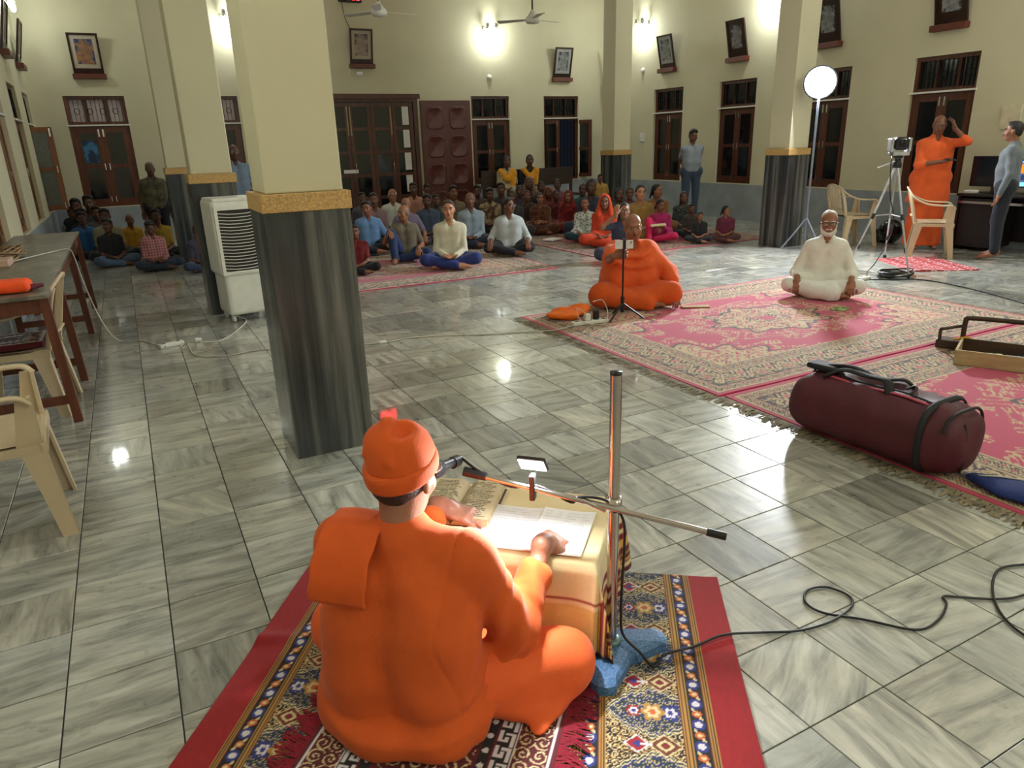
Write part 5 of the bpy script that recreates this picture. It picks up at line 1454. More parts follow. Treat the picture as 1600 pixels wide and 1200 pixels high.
# ================================================================== furniture and equipment
m_chair = M('cream_moulded_plastic', (200, 180, 148), .38, var=.05, scale=6)
def plastic_chair(loc, rz, label, group='cream plastic armchairs'):
    e = empty('plastic_chair', loc, rz); tag(e, label, 'chair', group)
    n = 12; V = []; F = []
    for top_ in (1, 0):
        for i in range(n+1):
            for j in range(n+1):
                u, v = i/n*2-1, j/n*2-1; wd = .235-.02*(v < 0)*abs(v)
                z = .43-.018*(1-u*u)*(1-v*v)-(.03*max(0, v-.75)*4*.25)
                V.append((u*wd, v*.22, z if top_ else z-.02))
    N_ = (n+1)**2
    for i in range(n):
        for j in range(n):
            a = i*(n+1)+j; F.append((a, a+n+1, a+n+2, a+1)); F.append((N_+a, N_+a+1, N_+a+n+2, N_+a+n+1))
    mb = MB().add(V, F, True)
    mb.box((-.235, .19, .37), (.235, .222, .425), ch=.008); mb.box((-.235, -.22, .38), (-.215, .2, .42)); mb.box((.215, -.22, .38), (.235, .2, .42))
    mb.build('seat', m_chair, e)
    for sx in (-1, 1):
        for sy in (-1, 1):
            a = Vector((sx*.225, sy*.2, .0)); sp = Vector((sx*.035, sy*.05, 0)); top_ = .62 if sy > 0 else .43
            m_ = MB(); k = [(0, .036), (.2, .044), (.42, .06), (top_, .034)]
            vs = []
            for z, w_ in k:
                o = a+sp*(1-z/.43 if z < .43 else 0); d = .022 if z < .5 else .018
                c = [(-sx*w_, sy*.006), (sx*.006, sy*.006), (sx*.006, -sy*w_*1.4), (-sx*.004, -sy*w_*1.4), (-sx*.004, -sy*.008), (-sx*w_, -sy*.008)]
                vs += [o+Vector((x, y, z)) for x, y in c]
            fs = [(i*6+q, i*6+(q+1) % 6, (i+1)*6+(q+1) % 6, (i+1)*6+q) for i in range(3) for q in range(6)]+[(0, 1, 2, 3, 4, 5), (18, 19, 20, 21, 22, 23)]
            m_.add(vs, fs); m_.build('leg', m_chair, e)
    for sx in (-1, 1):
        pts = bez([(sx*.255, .2, .60), (sx*.265, .16, .635), (sx*.268, .05, .64), (sx*.262, -.1, .655), (sx*.235, -.24, .72), (sx*.17, -.3, .79), (sx*.08, -.325, .825), (0, -.33, .835)], 5)
        MB().tube(pts, [.024]*len(pts), 8, flat=.45).build('arm', m_chair, e)
    for k in range(6):
        x = -.125+.05*k; z1 = .83-.25*x*x/.0625*.12
        MB().tube(bez([(x*.8, -.215, .43), (x*.9, -.25, .55), (x, -.29, .7), (x*1.05, -.322, z1)], 4), .014, 6, flat=.35).build('slat', m_chair, e)
    for sx in (-1, 1):
        MB().tube(bez([(sx*.2, -.21, .42), (sx*.205, -.24, .55), (sx*.2, -.275, .7), (sx*.165, -.3, .785)], 5), .022, 8, flat=.5).build('back_edge', m_chair, e)
    MB().tube([(-.17, -.245, .5), (0, -.252, .5), (.17, -.245, .5)], .018, 8, flat=.4).build('back_rail', m_chair, e)
    return e
plastic_chair((-.70, 3.5, 0), -pi/2+.06, 'cream plastic armchair nearest the camera at the left edge')
plastic_chair((-.77, 5.22, 0), pi/2-.08, 'cream plastic armchair beside the end of the long table, holding a red shawl')
plastic_chair((9.05, 6.85, 0), -pi*.62, 'cream plastic armchair behind the man in white')
plastic_chair((8.98, 5.62, 0), -pi*.80, 'cream plastic armchair in front of the standing monk')

# ---- long table at the left wall
m_lt = M_streak('grey_laminate_top', (70, 64, 54), (104, 98, 86), (140, 134, 118), sx=6, sy=3, sz=1, rough=.3)
m_tl = M_wood('table_leg_wood', (78, 36, 20), (116, 62, 34), .5, (20, 20, 2))
TY0_, TY1_, TXR, TXL_, TTZ = 4.78, 8.75, -.49, -1.06, .79
e = empty('long_table', (0, 0, 0)); tag(e, 'long wooden table with grey top along the left wall', 'table')
MB().box((TXL_, TY0_, TTZ-.025), (TXR, TY1_, TTZ), ch=.004).build('table_top', m_lt, e)
MB().box((TXL_+.02, TY0_+.03, TTZ-.11), (TXR-.02, TY0_+.055, TTZ-.025)).box((TXR-.045, TY0_+.05, TTZ-.11), (TXR-.02, TY1_-.05, TTZ-.025)).build('apron', m_tl, e)
for y in (TY0_+.04, 5.75, 7.35, 8.6):
    for x in (TXR-.03, TXL_+.05):
        s_ = 1 if x > -.8 else 0
        MB().tube([(x+.03*s_, y, 0), (x, y, TTZ-.025)], .034, 4, smooth=False).build('leg', m_tl, e)
    MB().box((TXL_+.05, y-.015, .12), (TXR-.03, y+.015, .17)).build('stretcher', m_tl, e)
def lump(name, mat, prims, vox, label, cat, loc=(0, 0, 0), rz=0., wr=.003, f=30, group=None, floorz=0.):
    S = SDF()
    for p in prims:
        getattr(S, p[0])(*p[1:])
    S.plane((0, 0, -1), (0, 0, floorz)); S.disp = wrinkle(wr, f, 3, (.7, .5, .8)) if wr else None
    V, Q = S.mesh(vox); o = obj(name, mesh_np(name, V, Q), mat); o.location = loc; o.rotation_euler = (0, 0, rz); tag(o, label, cat, group); return o
m_bundle = M('bright_orange_bundle', (248, 84, 26), .8, var=.06, bump=.3, bscale=200)
e = empty('cloth_bundle', (-.78, 4.99, TTZ)); tag(e, 'folded bright orange cloth on the near end of the long table', 'cloth')
S = SDF(); S.box((0, 0, .035), (.2, .1, .033), None, .03); S.plane((0, 0, -1), (0, 0, .001)); S.disp = wrinkle(.003, 40, 1, (.1, .9, .5)); V, Q = S.mesh(.009); obj('fold', mesh_np('fold', V, Q), m_bundle, e)
S = SDF(); S.cone((.19, -.02, .02), (.25, .03, .022), .02, .012); S.cone((.17, .04, .03), (.21, .06, .02), .018, .01); S.plane((0, 0, -1), (0, 0, .001)); V, Q = S.mesh(.008); obj('maroon_edge', mesh_np('edge', V, Q), M('maroon_cloth', (90, 20, 40), .8), e)
mb = MB(); pts = []
for k in range(150):
    a = k*.42; r = .14+.03*sin(k*.11)+.012*sin(k*.7); pts.append((-.92+r*cos(a)*.8, 6.8+r*sin(a)*1.5, TTZ+.02+.05*(k/150)+.02*sin(k*.9)))
o = mb.tube(pts, .007, 6).build('rope_coil', M('tan_rope', (150, 122, 90), .9, var=.2)); tag(o, 'coil of tan cord lying on the long table', 'rope')
o = MB().box((-1.05, 6.2, TTZ), (-.82, 6.45, TTZ+.05), ch=.008).build('flat_box', M('pale_card', (190, 160, 140), .7)); tag(o, 'flat pale carton on the long table beside the cord coil', 'box')
sh_ = carpet('folded_shawl', (-.98, 5.05), 0, .38, .34, .012, lambda u, v, W, L: mat_rug(u*1.4, v*1.4, W*1.4, L*1.4), m_rug_f, 'dark red patterned shawl folded on the chair by the table', thick=.035, z=.434, cat='shawl')
def cable(name, pts, r, mat, label, n=6):
    o = MB().tube(bez(pts, n), r, 7).build(name, mat); tag(o, label, 'cable'); return o
m_wcab = M('off_white_cable', (196, 190, 176), .5)
cable('extension_lead', [(-.9, 6.3, TTZ+.012), (-.6, 6.9, TTZ+.01), (TXR-.01, 7.0, TTZ+.008), (TXR+.02, 7.02, TTZ-.05), (TXR+.05, 7.0, .5), (TXR+.12, 6.9, .2), (-.28, 6.9, .01), (-.1, 6.75, .006), (.02, 6.5, .006), (.08, 6.35, .018)], .005, m_wcab, 'thin white lead hanging from the long table to the floor')
def power_strip(loc, rz, L, n, label, mat=None):
    e = empty('power_strip', loc, rz); tag(e, label, 'power strip')
    MB().box((-L/2, -.03, 0), (L/2, .03, .034), ch=.008).build('case', mat or m_white, e)
    for k in range(n):
        x = -L/2+.04+(L-.08)*k/max(1, n-1); MB().box((x-.014, -.012, .0335), (x+.014, .012, .0355)).build('socket', m_black, e)
    return e
p = fl(268, 541); power_strip((p.x, p.y, 0), .35, .2, 2, 'white power strip on the floor left of the nearest column')
cable('cooler_lead', [fl(281, 541, .012), fl(292, 536, .006), fl(298, 548, .006), fl(310, 556, .006), fl(352, 556, .006), fl(395, 548, .006), fl(430, 545, .006), fl(470, 545, .006), fl(520, 542, .006), fl(600, 535, .006), fl(640, 528, .006), fl(700, 524, .006), fl(770, 522, .006), fl(830, 518, .006), fl(866, 516, .02), fl(895, 509, .022)], .005, m_wcab, 'long white lead crossing the floor from power strip to power strip', 5)
cable('plug_lead', [fl(313, 535, .02), fl(340, 533, .006), fl(355, 527, .006), fl(372, 515, .006), fl(385, 500, .006), (.72, 7.0, .08), (.74, 7.05, .2)], .0055, m_wcab, 'white plug lead of the air cooler')
p = fl(306, 535); o = MB().tube([(0, 0, .018), (.05, .0, .018)], [.024, .016], 10).build('plug', m_white); o.location = (p.x, p.y, 0); tag(o, 'white plug lying on the floor beside the power strip', 'plug')
p = fl(598, 536); o = MB().box((-.03, -.02, 0), (.03, .02, .02), ch=.006).build('inline_switch', m_white); o.location = (p.x, p.y, 0); tag(o, 'small white in-line switch on the long lead', 'switch')

# ---- air cooler behind the nearest column
ce_ = empty('air_cooler', (.86, 7.0, 0), radians(8)); tag(ce_, 'white air cooler with louvred grille between the two left columns', 'air cooler')
m_cool = M('cooler_white', (222, 222, 212), .4, var=.04)
S = SDF(); S.box((0, .17, .27), (.19, .19, .2), None, .03); S.box((0, .19, .78), (.215, .2, .34), None, .035); V, Q = S.mesh(.014)
obj('body', mesh_np('body', V, Q), m_cool, ce_)
MB().box((-.17, -.022, .47), (.17, -.012, 1.03), ch=.004).build('grille_back', M('dark_louvre_gap', (44, 38, 34), .6), ce_)
for k in range(19):
    z = .485+k*.029; MB().tube([(-.17, -.028, z), (-.08, -.034, z-.012), (.0, -.036, z-.014), (.08, -.034, z-.012), (.17, -.028, z)], .0065, 6, flat=.6).build('louvre', m_cool, ce_)
fr_ = MB(); rect_frame(fr_, -.2, .2, .455, 1.06, .028, -.035, 0); fr_.build('grille_frame', m_cool, ce_)
MB().box((-.2, -.01, 1.1), (.2, .36, 1.135), ch=.012).build('top_panel', m_cool, ce_)
for x in (-.15, .15):
    for y in (.05, .3): MB().lathe([(.001, -.014), (.035, -.014), (.038, 0), (.035, .014), (.001, .014)], 14, Matrix.Translation((x, y, .038)) @ Matrix.Rotation(pi/2, 4, 'Y')).tube([(x, y, .04), (x, y, .09)], .02, 8).build('castor', m_white, ce_)

# ---- duffel bag
m_bag = M('maroon_nylon', (78, 16, 32), .6, var=.08, scale=5, bump=.3, bscale=160)
m_strap = M('black_webbing', (18, 18, 24), .7, bump=.3, bscale=300)
bg = empty('duffel_bag', (3.17, 1.66, .014), radians(90+3)); tag(bg, 'large maroon duffel bag with black straps on the pink carpet', 'bag')
BL_ = .86
S = SDF(); S.box((BL_/2, 0, .165), (BL_/2, .185, .165), None, .13); S.ell((BL_*.93, 0, .13), (.1, .17, .13), None, .05); S.ell((.03, 0, .15), (.05, .16, .14), None, .04)
S.ell((BL_*.55, .0, .335), (.1, .06, .035), None, .06, 'sub'); S.ell((BL_*.3, -.02, .34), (.12, .05, .02), None, .05, 'sub'); S.plane((0, 0, -1), (0, 0, .0))
S.disp = lambda X, Y, Z: .006*np.sin(13*X+7*Z+4*np.sin(8*Y))*np.clip(Z/.3, 0, 1)+.003*np.sin(31*X-18*Z+20*Y)
V, Q = S.mesh(.011); obj('shell', mesh_np('shell', smooth_np(V, Q, 2), Q), m_bag, bg)
def loop_x(x, sx=1., n=40, a=.192, b=.168):
    pts = []
    for k in range(n):
        t = 2*pi*k/n; p_ = 3.2
        r = (abs(cos(t))**p_+abs(sin(t))**p_)**(-1/p_)
        pts.append((x, a*r*cos(t), .168+b*r*sin(t)))
    return pts
MB().tube(loop_x(.12), .016, 6, closed=True, flat=.35).build('end_band', m_strap, bg)
MB().tube(loop_x(.035, a=.17, b=.145)[3:22], .007, 6).build('pocket_zip', m_strap, bg)
MB().tube([(.03, .05, .275), (.012, .075, .255)], .008, 6).build('zip_pull', m_chrome, bg)
MB().tube(bez([(.0, .06, .27), (-.012, .05, .2), (-.012, .045, .1), (-.005, .04, .03)], 5), .006, 6).build('pocket_edge', m_strap, bg)
MB().tube(bez([(.14, .06, .325), (.3, .055, .338), (.5, .06, .33), (.68, .05, .338), (.8, .04, .31)], 6), .009, 6, flat=.5).build('main_zip', m_strap, bg)
MB().tube(bez([(.14, .075, .318), (.3, .08, .33), (.5, .085, .322), (.66, .08, .325)], 6), .012, 6, flat=.4).build('piping', M('pink_trim', (176, 70, 92), .6), bg)
MB().tube(bez([(.32, -.08, .325), (.36, -.05, .36), (.46, -.02, .345), (.6, .0, .375), (.72, .03, .36), (.78, .06, .33)], 6), .022, 8, flat=.4).build('handle', m_strap, bg)
MB().tube(bez([(.34, .09, .32), (.38, .06, .37), (.5, .03, .36), (.62, .05, .365), (.7, .1, .32)], 6), .022, 8, flat=.4).build('handle', m_strap, bg)
S = SDF(); S.box((.74, .03, .35), (.085, .05, .016), None, .012); S.disp = wrinkle(.004, 50, 2); V, Q = S.mesh(.008); obj('strap_pad', mesh_np('strap_pad', V, Q), m_strap, bg)
MB().tube(bez([(.3, .02, .345), (.27, .01, .365), (.25, .03, .36), (.26, .06, .34)], 5), .006, 6).build('buckle', m_black, bg)
# ---- blue drawstring pouch
p = fl(1545, 765)
S = SDF(); S.ell((.14, .0, .02), (.19, .11, .032), None, .03); S.ell((-.04, .03, .016), (.08, .045, .02), None, .04); S.plane((0, 0, -1), (0, 0, .001)); S.disp = wrinkle(.003, 45, 1); V, Q = S.mesh(.008)
e = empty('drawstring_pouch', (p.x, p.y-.02, .013), radians(-72)); tag(e, 'navy blue drawstring pouch lying beside the duffel bag', 'pouch')
obj('pouch', mesh_np('pouch', V, Q), M('navy_cloth', (22, 42, 104), .85, bump=.3, bscale=200), e)
MB().tube(bez([(-.1, .04, .022), (-.05, .01, .045), (.0, .03, .05), (.06, .05, .05), (.12, .06, .05)], 6), .004, 6).build('cord', m_wcab, e)
# ---- wooden tray with handle
A_ = fl(1488, 571); B_ = fl(1592, 585); dv = (B_-A_); ar = atan2(dv.y, dv.x)
m_box = M_wood('pale_worn_wood', (150, 126, 88), (196, 172, 128), .6, (3, 18, 18)); m_dkw = M_wood('dark_brown_wood', (44, 28, 18), (84, 56, 36), .5, (3, 18, 18))
e = empty('wooden_tray', (A_.x, A_.y, .012), ar); tag(e, 'shallow pale wooden tray with papers inside at the right edge', 'tray')
TL_, TD_ = .62, .36
MB().box((0, 0, 0), (TL_, .015, .1)).build('front_board', m_box, e); MB().box((0, TD_-.015, 0), (TL_, TD_, .1)).build('back_board', m_dkw, e)
MB().box((0, .015, 0), (.015, TD_-.015, .1)).build('side_board', m_box, e); MB().box((TL_-.015, .015, 0), (TL_, TD_-.015, .1)).build('side_board', m_box, e)
MB().box((.015, .015, .0), (TL_-.015, TD_-.015, .012)).build('bottom_board', m_dkw, e)
for k, (x, y, c_, t_) in enumerate(((.2, .12, (206, 204, 150), 'pale green leaflet in the wooden tray'), (.36, .13, (150, 164, 196), 'pale blue leaflet in the wooden tray'))):
    o = MB().box((-.07, -.05, 0), (.07, .05, .05)).build('leaflet_pile', M('leaflet_%d' % k, c_, .7, rgb2=(90, 110, 80), pat='noise', pscale=30)); o.matrix_world = Matrix.Translation((A_.x, A_.y, .0245)) @ Matrix.Rotation(ar, 4, 'Z') @ Matrix.Translation((x, y, .0)) @ Matrix.Rotation(.2, 4, 'Z'); tag(o, t_, 'leaflet')
e = empty('carrying_rack', (A_.x, A_.y, .012), ar); tag(e, 'dark wooden rack with an arched carrying handle behind the tray', 'rack')
m_rail = m_dkw
MB().box((-.16, TD_+.03, 0), (.62, TD_+.16, .06), ch=.006).build('rack_base', m_dkw, e)
MB().tube(bez([(.0, TD_+.1, .04), (.0, TD_+.1, .2), (.03, TD_+.1, .225), (.3, TD_+.1, .23), (.6, TD_+.1, .23)], 5), .017, 8).build('handle', m_dkw, e)
MB().tube(bez([(-.14, TD_+.05, .05), (-.14, TD_+.05, .13), (-.12, TD_+.05, .14), (.0, TD_+.14, .16)], 4), .012, 6).build('side_rail', m_dkw, e)
MB().tube(bez([(-.05, TD_+.03, .07), (-.02, TD_+.0, .09), (.03, TD_+.02, .1), (.05, TD_+.06, .08), (-.02, TD_+.08, .075)], 5), .008, 6).build('yellow_tie', M('yellow_cloth', (206, 150, 30), .8), e)
p = fl(1313, 485); o = MB().box((-.09, -.06, 0), (.09, .06, .006)).build('leaflet', M('green_leaflet', (168, 182, 120), .6, rgb2=(90, 110, 60), pat='noise', pscale=30)); o.location = (p.x, p.y, .014); o.rotation_euler = (0, 0, .3); tag(o, 'small pale green leaflet on the carpet before the man in white', 'leaflet')
p = fl(1090, 484); o = MB().box((-.13, -.04, 0), (.13, .04, .01), ch=.003).build('folded_card', M('tan_card', (170, 140, 90), .7)); o.location = (4.55, 5.0, .014); o.rotation_euler = (0, 0, -.5); tag(o, 'tan card on the carpet beside the filming monk', 'card')

# ---- power strip, chargers, orange bag in front of the filming monk
p = fl(922, 508); power_strip((p.x, p.y, .012), radians(-8), .34, 5, 'white power strip with chargers on the corner of the pink carpet')
e = empty('charger', (p.x-.03, p.y, .047), radians(-8)); tag(e, 'white charger plugged into the power strip', 'charger'); MB().box((-.025, -.022, 0), (.025, .022, .06), ch=.006).build('case', m_white, e)
e = empty('charger', (p.x+.06, p.y, .047), radians(-8)); tag(e, 'black charger plugged into the power strip', 'charger'); MB().box((-.022, -.022, 0), (.022, .022, .08), ch=.006).build('case', m_black, e)
cable('phone_lead', [(p.x-.03, p.y, .1), (p.x-.12, p.y+.02, .16), (p.x-.1, p.y, .06), (p.x-.02, p.y-.06, .02), (p.x+.1, p.y-.08, .02), (p.x+.17, p.y-.02, .1), (p.x+.14, p.y+.02, .2), (p.x+.04, p.y+.02, .2)], .004, m_wcab, 'white phone lead looping over the power strip')
p = fl(890, 498)
lump('cloth_bag', M('orange_nylon', (244, 112, 14), .5, var=.08, bump=.3, bscale=120), [('ell', (0, 0, .03), (.21, .12, .05), None, .04), ('ell', (-.12, .02, .04), (.1, .08, .05), None, .05), ('ell', (.12, .0, .05), (.09, .1, .05), None, .04)], .01, 'crumpled orange cloth bag beside the filming monk', 'bag', (p.x, p.y+.02, .013), .2, .02, 24)
# phone on its tripod
p = fl(972, 500); tp = empty('phone_tripod', (p.x, p.y, .012)); tag(tp, 'thin black phone tripod held by the seated monk', 'tripod')
pz = zat(p.x, p.y, 972, 386)
MB().tube([(0, 0, .12), (0, 0, pz-.02)], .0085, 8).build('pole', m_black, tp); MB().tube([(0, 0, .06), (0, 0, .2)], .017, 10).build('collar', m_black, tp)
for k in range(3):
    a = radians(200+120*k); MB().tube([(0, 0, .14), (.19*cos(a), .19*sin(a), .008)], [.011, .008], 8).build('leg', m_black, tp)
MB().box((-.014, -.02, pz-.03), (.014, .02, pz+.06), ch=.004).build('phone_clamp', m_black, tp)
ph = empty('phone', (p.x, p.y, .012+pz+.012), radians(-26)); tag(ph, 'white smartphone held sideways on the tripod in front of the monk\'s face', 'phone')
MB().box((-.078, -.03, -.036), (.078, -.022, .038), ch=.008).build('case', M('white_phone_back', (226, 220, 222), .3), ph)
MB().box((.048, -.0335, .008), (.07, -.03, .03), ch=.004).build('camera_island', m_white, ph)
for x, z in ((.054, .014), (.064, .024)): MB().lathe([(.001, 0), (.005, 0), (.005, .003)], 10, Matrix.Translation((x, -.034, z)) @ Matrix.Rotation(pi/2, 4, 'X')).build('lens', m_black, ph)
cs_ = MB().box((-.012, -.036, -.038), (.014, -.018, .042), ch=.003).build('clamp_strap', m_black, tp)
cs_.matrix_local = Matrix.Translation((0, 0, pz+.012)) @ Matrix.Rotation(radians(-26), 4, 'Z')

# ---- camera on its tall tripod
f1, f2, f3 = fl(1437, 442), fl(1322, 424), fl(1383, 397)
cc = Vector((7.8, 5.4, 0)); hz = zat(cc.x, cc.y, 1404, 262)
vt = empty('video_tripod', (cc.x, cc.y, 0)); tag(vt, 'silver video tripod with black joints standing behind the carpets', 'tripod')
m_alu = M('silver_aluminium', (190, 192, 196), .3, .9)
for f_ in (f1, f2, f3):
    a = Vector((0, 0, hz)); b = f_-cc; b = Vector((b.x, b.y, 0)); b = b*min(1, .72/b.length)
    MB().tube([a+b*.04, a.lerp(b, .5), b+Vector((0, 0, .03))], [.014, .012, .009], 8).build('leg', m_alu, vt)
    MB().tube([a.lerp(b, .44), a.lerp(b, .49)], .019, 8).build('leg_joint', m_black, vt); MB().tube([a.lerp(b, .74), a.lerp(b, .78)], .016, 8).build('leg_joint', m_black, vt)
    MB().tube([b, b+Vector((0, 0, .035))], .018, 8).build('foot', m_black, vt)
    MB().tube([Vector((0, 0, hz*.54)), a.lerp(b, .46)], .006, 6).build('brace', m_alu, vt)
MB().tube([(0, 0, hz*.5), (0, 0, hz+.02)], .013, 8).build('centre_column', m_alu, vt)
MB().lathe([(.001, 0), (.045, 0), (.05, .03), (.035, .07), (.03, .1), (.05, .11), (.05, .13), (.001, .13)], 14, Matrix.Translation((0, 0, hz))).build('head', m_black, vt)
MB().tube([(0, 0, hz+.08), (-.2, .1, hz-.0)], .009, 8).build('pan_handle', m_alu, vt)
pc = empty('video_camera', (cc.x, cc.y, hz+.131), radians(-32)); tag(pc, 'silver and black remote video camera on the tall tripod', 'camera')
MB().box((-.09, -.08, 0), (.09, .08, .045), ch=.012).build('base', m_alu, pc)
for s_ in (-1, 1): MB().box((s_*.095-.018, -.05, .04), (s_*.095+.018, .06, .19), ch=.012).build('yoke_arm', m_alu, pc)
MB().box((-.074, -.075, .06), (.074, .07, .2), ch=.03).build('camera_head', m_black, pc)
MB().lathe([(.001, .0), (.052, .0), (.058, -.03), (.05, -.035), (.001, -.02)], 20, Matrix.Translation((.0, -.075, .135)) @ Matrix.Rotation(-pi/2, 4, 'X') @ Matrix.Scale(-1, 4, (0, 0, 1))).build('lens', M('lens_glass', (30, 32, 40), .06, spec=.8), pc)
cable('camera_cable', [(cc.x-.05, cc.y+.03, hz+.16), (cc.x-.14, cc.y-.02, hz+.05), (cc.x-.12, cc.y-.05, hz-.3), (cc.x-.02, cc.y-.05, hz*.55), (cc.x-.05, cc.y-.08, .4), fl(1368, 410, .1), fl(1355, 425, .006), fl(1362, 436, .006), fl(1400, 436, .006), fl(1450, 438, .006), fl(1520, 452, .006), fl(1600, 474, .006), fl(1680, 500, .006)], .006, m_black, 'black cable running from the video camera across the floor')
p = fl(1350, 437); power_strip((p.x, p.y, 0), .1, .16, 2, 'white power block on the floor beside the cable coil')
pts = []
for k in range(90):
    a = k*.4; pts.append(Vector((7.35+(.17+.03*sin(k*.5))*cos(a)*1.35, 4.93+(.12+.03*sin(k*.31))*sin(a), .012+.0006*k+.006*sin(k*1.3))))
o = MB().tube(pts, .008, 6).build('cable_coil', m_black); tag(o, 'coil of black cable on the floor under the video tripod', 'cable')
q0_ = fl(1345, 418); q1_ = fl(1437, 423)
rp = carpet('floor_cloth', (7.75, 5.0), radians(-30), .75, .95, .02, red_print, m_rug_f, 'red and white printed cloth spread under the video tripod', thick=.006, wav=.012, cat='cloth')

# ---- flood light on its stand
fs = empty('flood_light', (8.26, 6.96, 0)); tag(fs, 'glaring flood light on a tall grey stand beside the column', 'lamp')
m_grey = M('grey_painted_tube', (128, 134, 148), .45, .3)
MB().tube([(0, 0, .1), (0, 0, 2.05)], .015, 10).build('pole', m_grey, fs)
for k in range(3):
    a = radians(150+120*k); MB().tube([(0, 0, .42), (.16*cos(a), .16*sin(a), .2), (.31*cos(a), .31*sin(a), .012)], .013, 6).build('leg', m_grey, fs)
aim = Vector((-.78, -.6, -.16)).normalized(); Rq = aim.to_track_quat('Z', 'Y').to_matrix().to_4x4(); Tq = Matrix.Translation((0, 0, 2.15)) @ Rq
MB().lathe([(.001, -.1), (.1, -.1), (.17, -.04), (.2, 0), (.21, .01), (.19, .012)], 28, Tq).build('reflector', m_grey, fs)
MB().lathe([(.001, .006), (.19, .006), (.19, .004)], 28, Tq).build('lit_face', M('lit_flood_face', (248, 250, 255), .4, emit=26., var=0), fs)
l = bpy.data.lights.new('flood_lamp', 'AREA'); l.shape = 'DISK'; l.size = .36; l.energy = FLOOD_W; l.color = (.9, .95, 1.)
lo = bpy.data.objects.new('flood_lamp', l); link(lo, fs); lo.matrix_local = Tq @ Matrix.Translation((0, 0, .02)) @ Matrix.Rotation(pi, 4, 'X')

# ---- desk with screens by the right wall
dk = empty('desk', (9.98, 5.1, 0)); tag(dk, 'dark desk carrying the screens against the right wall', 'desk')
m_dk = M('dark_desk_laminate', (34, 26, 30), .35)
MB().box((-.3, -.62, .69), (.27, .7, .72), ch=.004).build('desk_top', m_dk, dk); MB().box((-.28, -.6, 0), (.26, -.57, .69)).build('side_panel', m_dk, dk); MB().box((-.28, .65, 0), (.26, .68, .69)).build('side_panel', m_dk, dk); MB().box((.22, -.57, .1), (.25, .65, .69)).build('back_panel', m_dk, dk)
MB().box((-.27, .2, .05), (.2, .64, .66)).build('cabinet', m_dk, dk); MB().box((-.3, -.6, .60), (-.28, .66, .63)).build('keyboard_rail', m_chrome, dk)
def screen(loc, rz, w_, h_, label, mats, name='monitor'):
    e = empty(name, loc, rz); tag(e, label, 'monitor')
    MB().box((-w_/2, 0, .08), (w_/2, .03, .08+h_), ch=.006).build('case', m_black, e); MB().box((-.12, -.06, 0), (.12, .1, .012), ch=.004).box((-.02, .02, .01), (.02, .04, .1)).build('stand', m_black, e)
    mats(e, w_, h_); return e
def scr_off(e, w_, h_): MB().box((-w_/2+.012, -.003, .092), (w_/2-.012, .001, .068+h_)).build('screen', M('dark_screen', (22, 24, 34), .12), e)
def scr_on(e, w_, h_):
    for (x0, x1, z0, z1, c_, st) in ((-.48, .48, .04, .96, (90, 110, 150), .6), (-.46, .46, .52, .84, (250, 130, 20), 1.2), (-.12, .2, .54, .82, (210, 190, 160), 1.), (-.46, .46, .88, .94, (150, 190, 220), 1.2), (-.44, .1, .28, .46, (40, 60, 100), .8), (.12, .44, .28, .46, (60, 100, 150), .9), (-.44, .44, .06, .2, (120, 200, 230), 1.6)):
        MB().box((x0*w_, -.004 if st == .6 else -.006, .08+z0*h_), (x1*w_, .0, .08+z1*h_)).build('screen', M('screen_%d_%d' % (c_[0], int(z0*100)), c_, .3, emit=st, var=.1, scale=40), e)
screen((9.92, 5.5, .721), radians(-82), .56, .38, 'large dark monitor behind the standing monk', scr_off)
screen((9.95, 4.98, .721), radians(-76), .44, .34, 'lit monitor with orange picture between the two standing men', scr_on)
o = MB().box((9.72, 5.62, .721), (9.86, 5.74, .76), ch=.01).build('small_box', m_white); tag(o, 'small white box at the corner of the dark desk', 'box')
S = SDF(); S.ell((0, 0, .16), (.16, .16, .17)); S.box((0, .1, .1), (.1, .08, .1), None, .03); S.plane((0, 0, -1), (0, 0, .001)); V, Q = S.mesh(.014); o = obj('helmet', mesh_np('helmet', V, Q), M('glossy_black_shell', (14, 14, 20), .12, spec=.7)); o.location = (9.62, 6.62, 0); tag(o, 'glossy black helmet on the floor by the right wall', 'helmet')
p = fl(1593, 392)
e = empty('cloth_heap', (9.98, 4.2, 0)); tag(e, 'heap of yellow-green printed cloth at the right edge', 'cloth')
S = SDF()
for k in range(9): S.ell((rnd.uniform(-.2, .2), rnd.uniform(-.25, .25), rnd.uniform(.08, .34)), (rnd.uniform(.08, .16), rnd.uniform(.08, .16), rnd.uniform(.05, .12)), None, .03)
S.plane((0, 0, -1), (0, 0, .002)); S.disp = wrinkle(.014, 26, 4, (.8, .6, .9)); V, Q = S.mesh(.014); obj('heap', mesh_np('heap', V, Q), M('yellow_green_print', (176, 164, 96), .8, rgb2=(40, 44, 24), pat='noise', pscale=14), e)
o = MB().box((9.6, 3.9, 0), (10.2, 4.6, .012)).build('red_cloth', M('red_cloth', (140, 30, 40), .9, bump=.3)); tag(o, 'red cloth on the floor under the cloth heap', 'cloth')
o = MB().box((-.12, -.02, 0), (.12, 0, .3)).build('notice', M('cream_notice', (206, 198, 170), .7)); o.matrix_world = P_RIGHT @ Matrix.Translation((-5.62, -.001, 1.5)); tag(o, 'cream notice on the right wall behind the man in grey', 'notice')
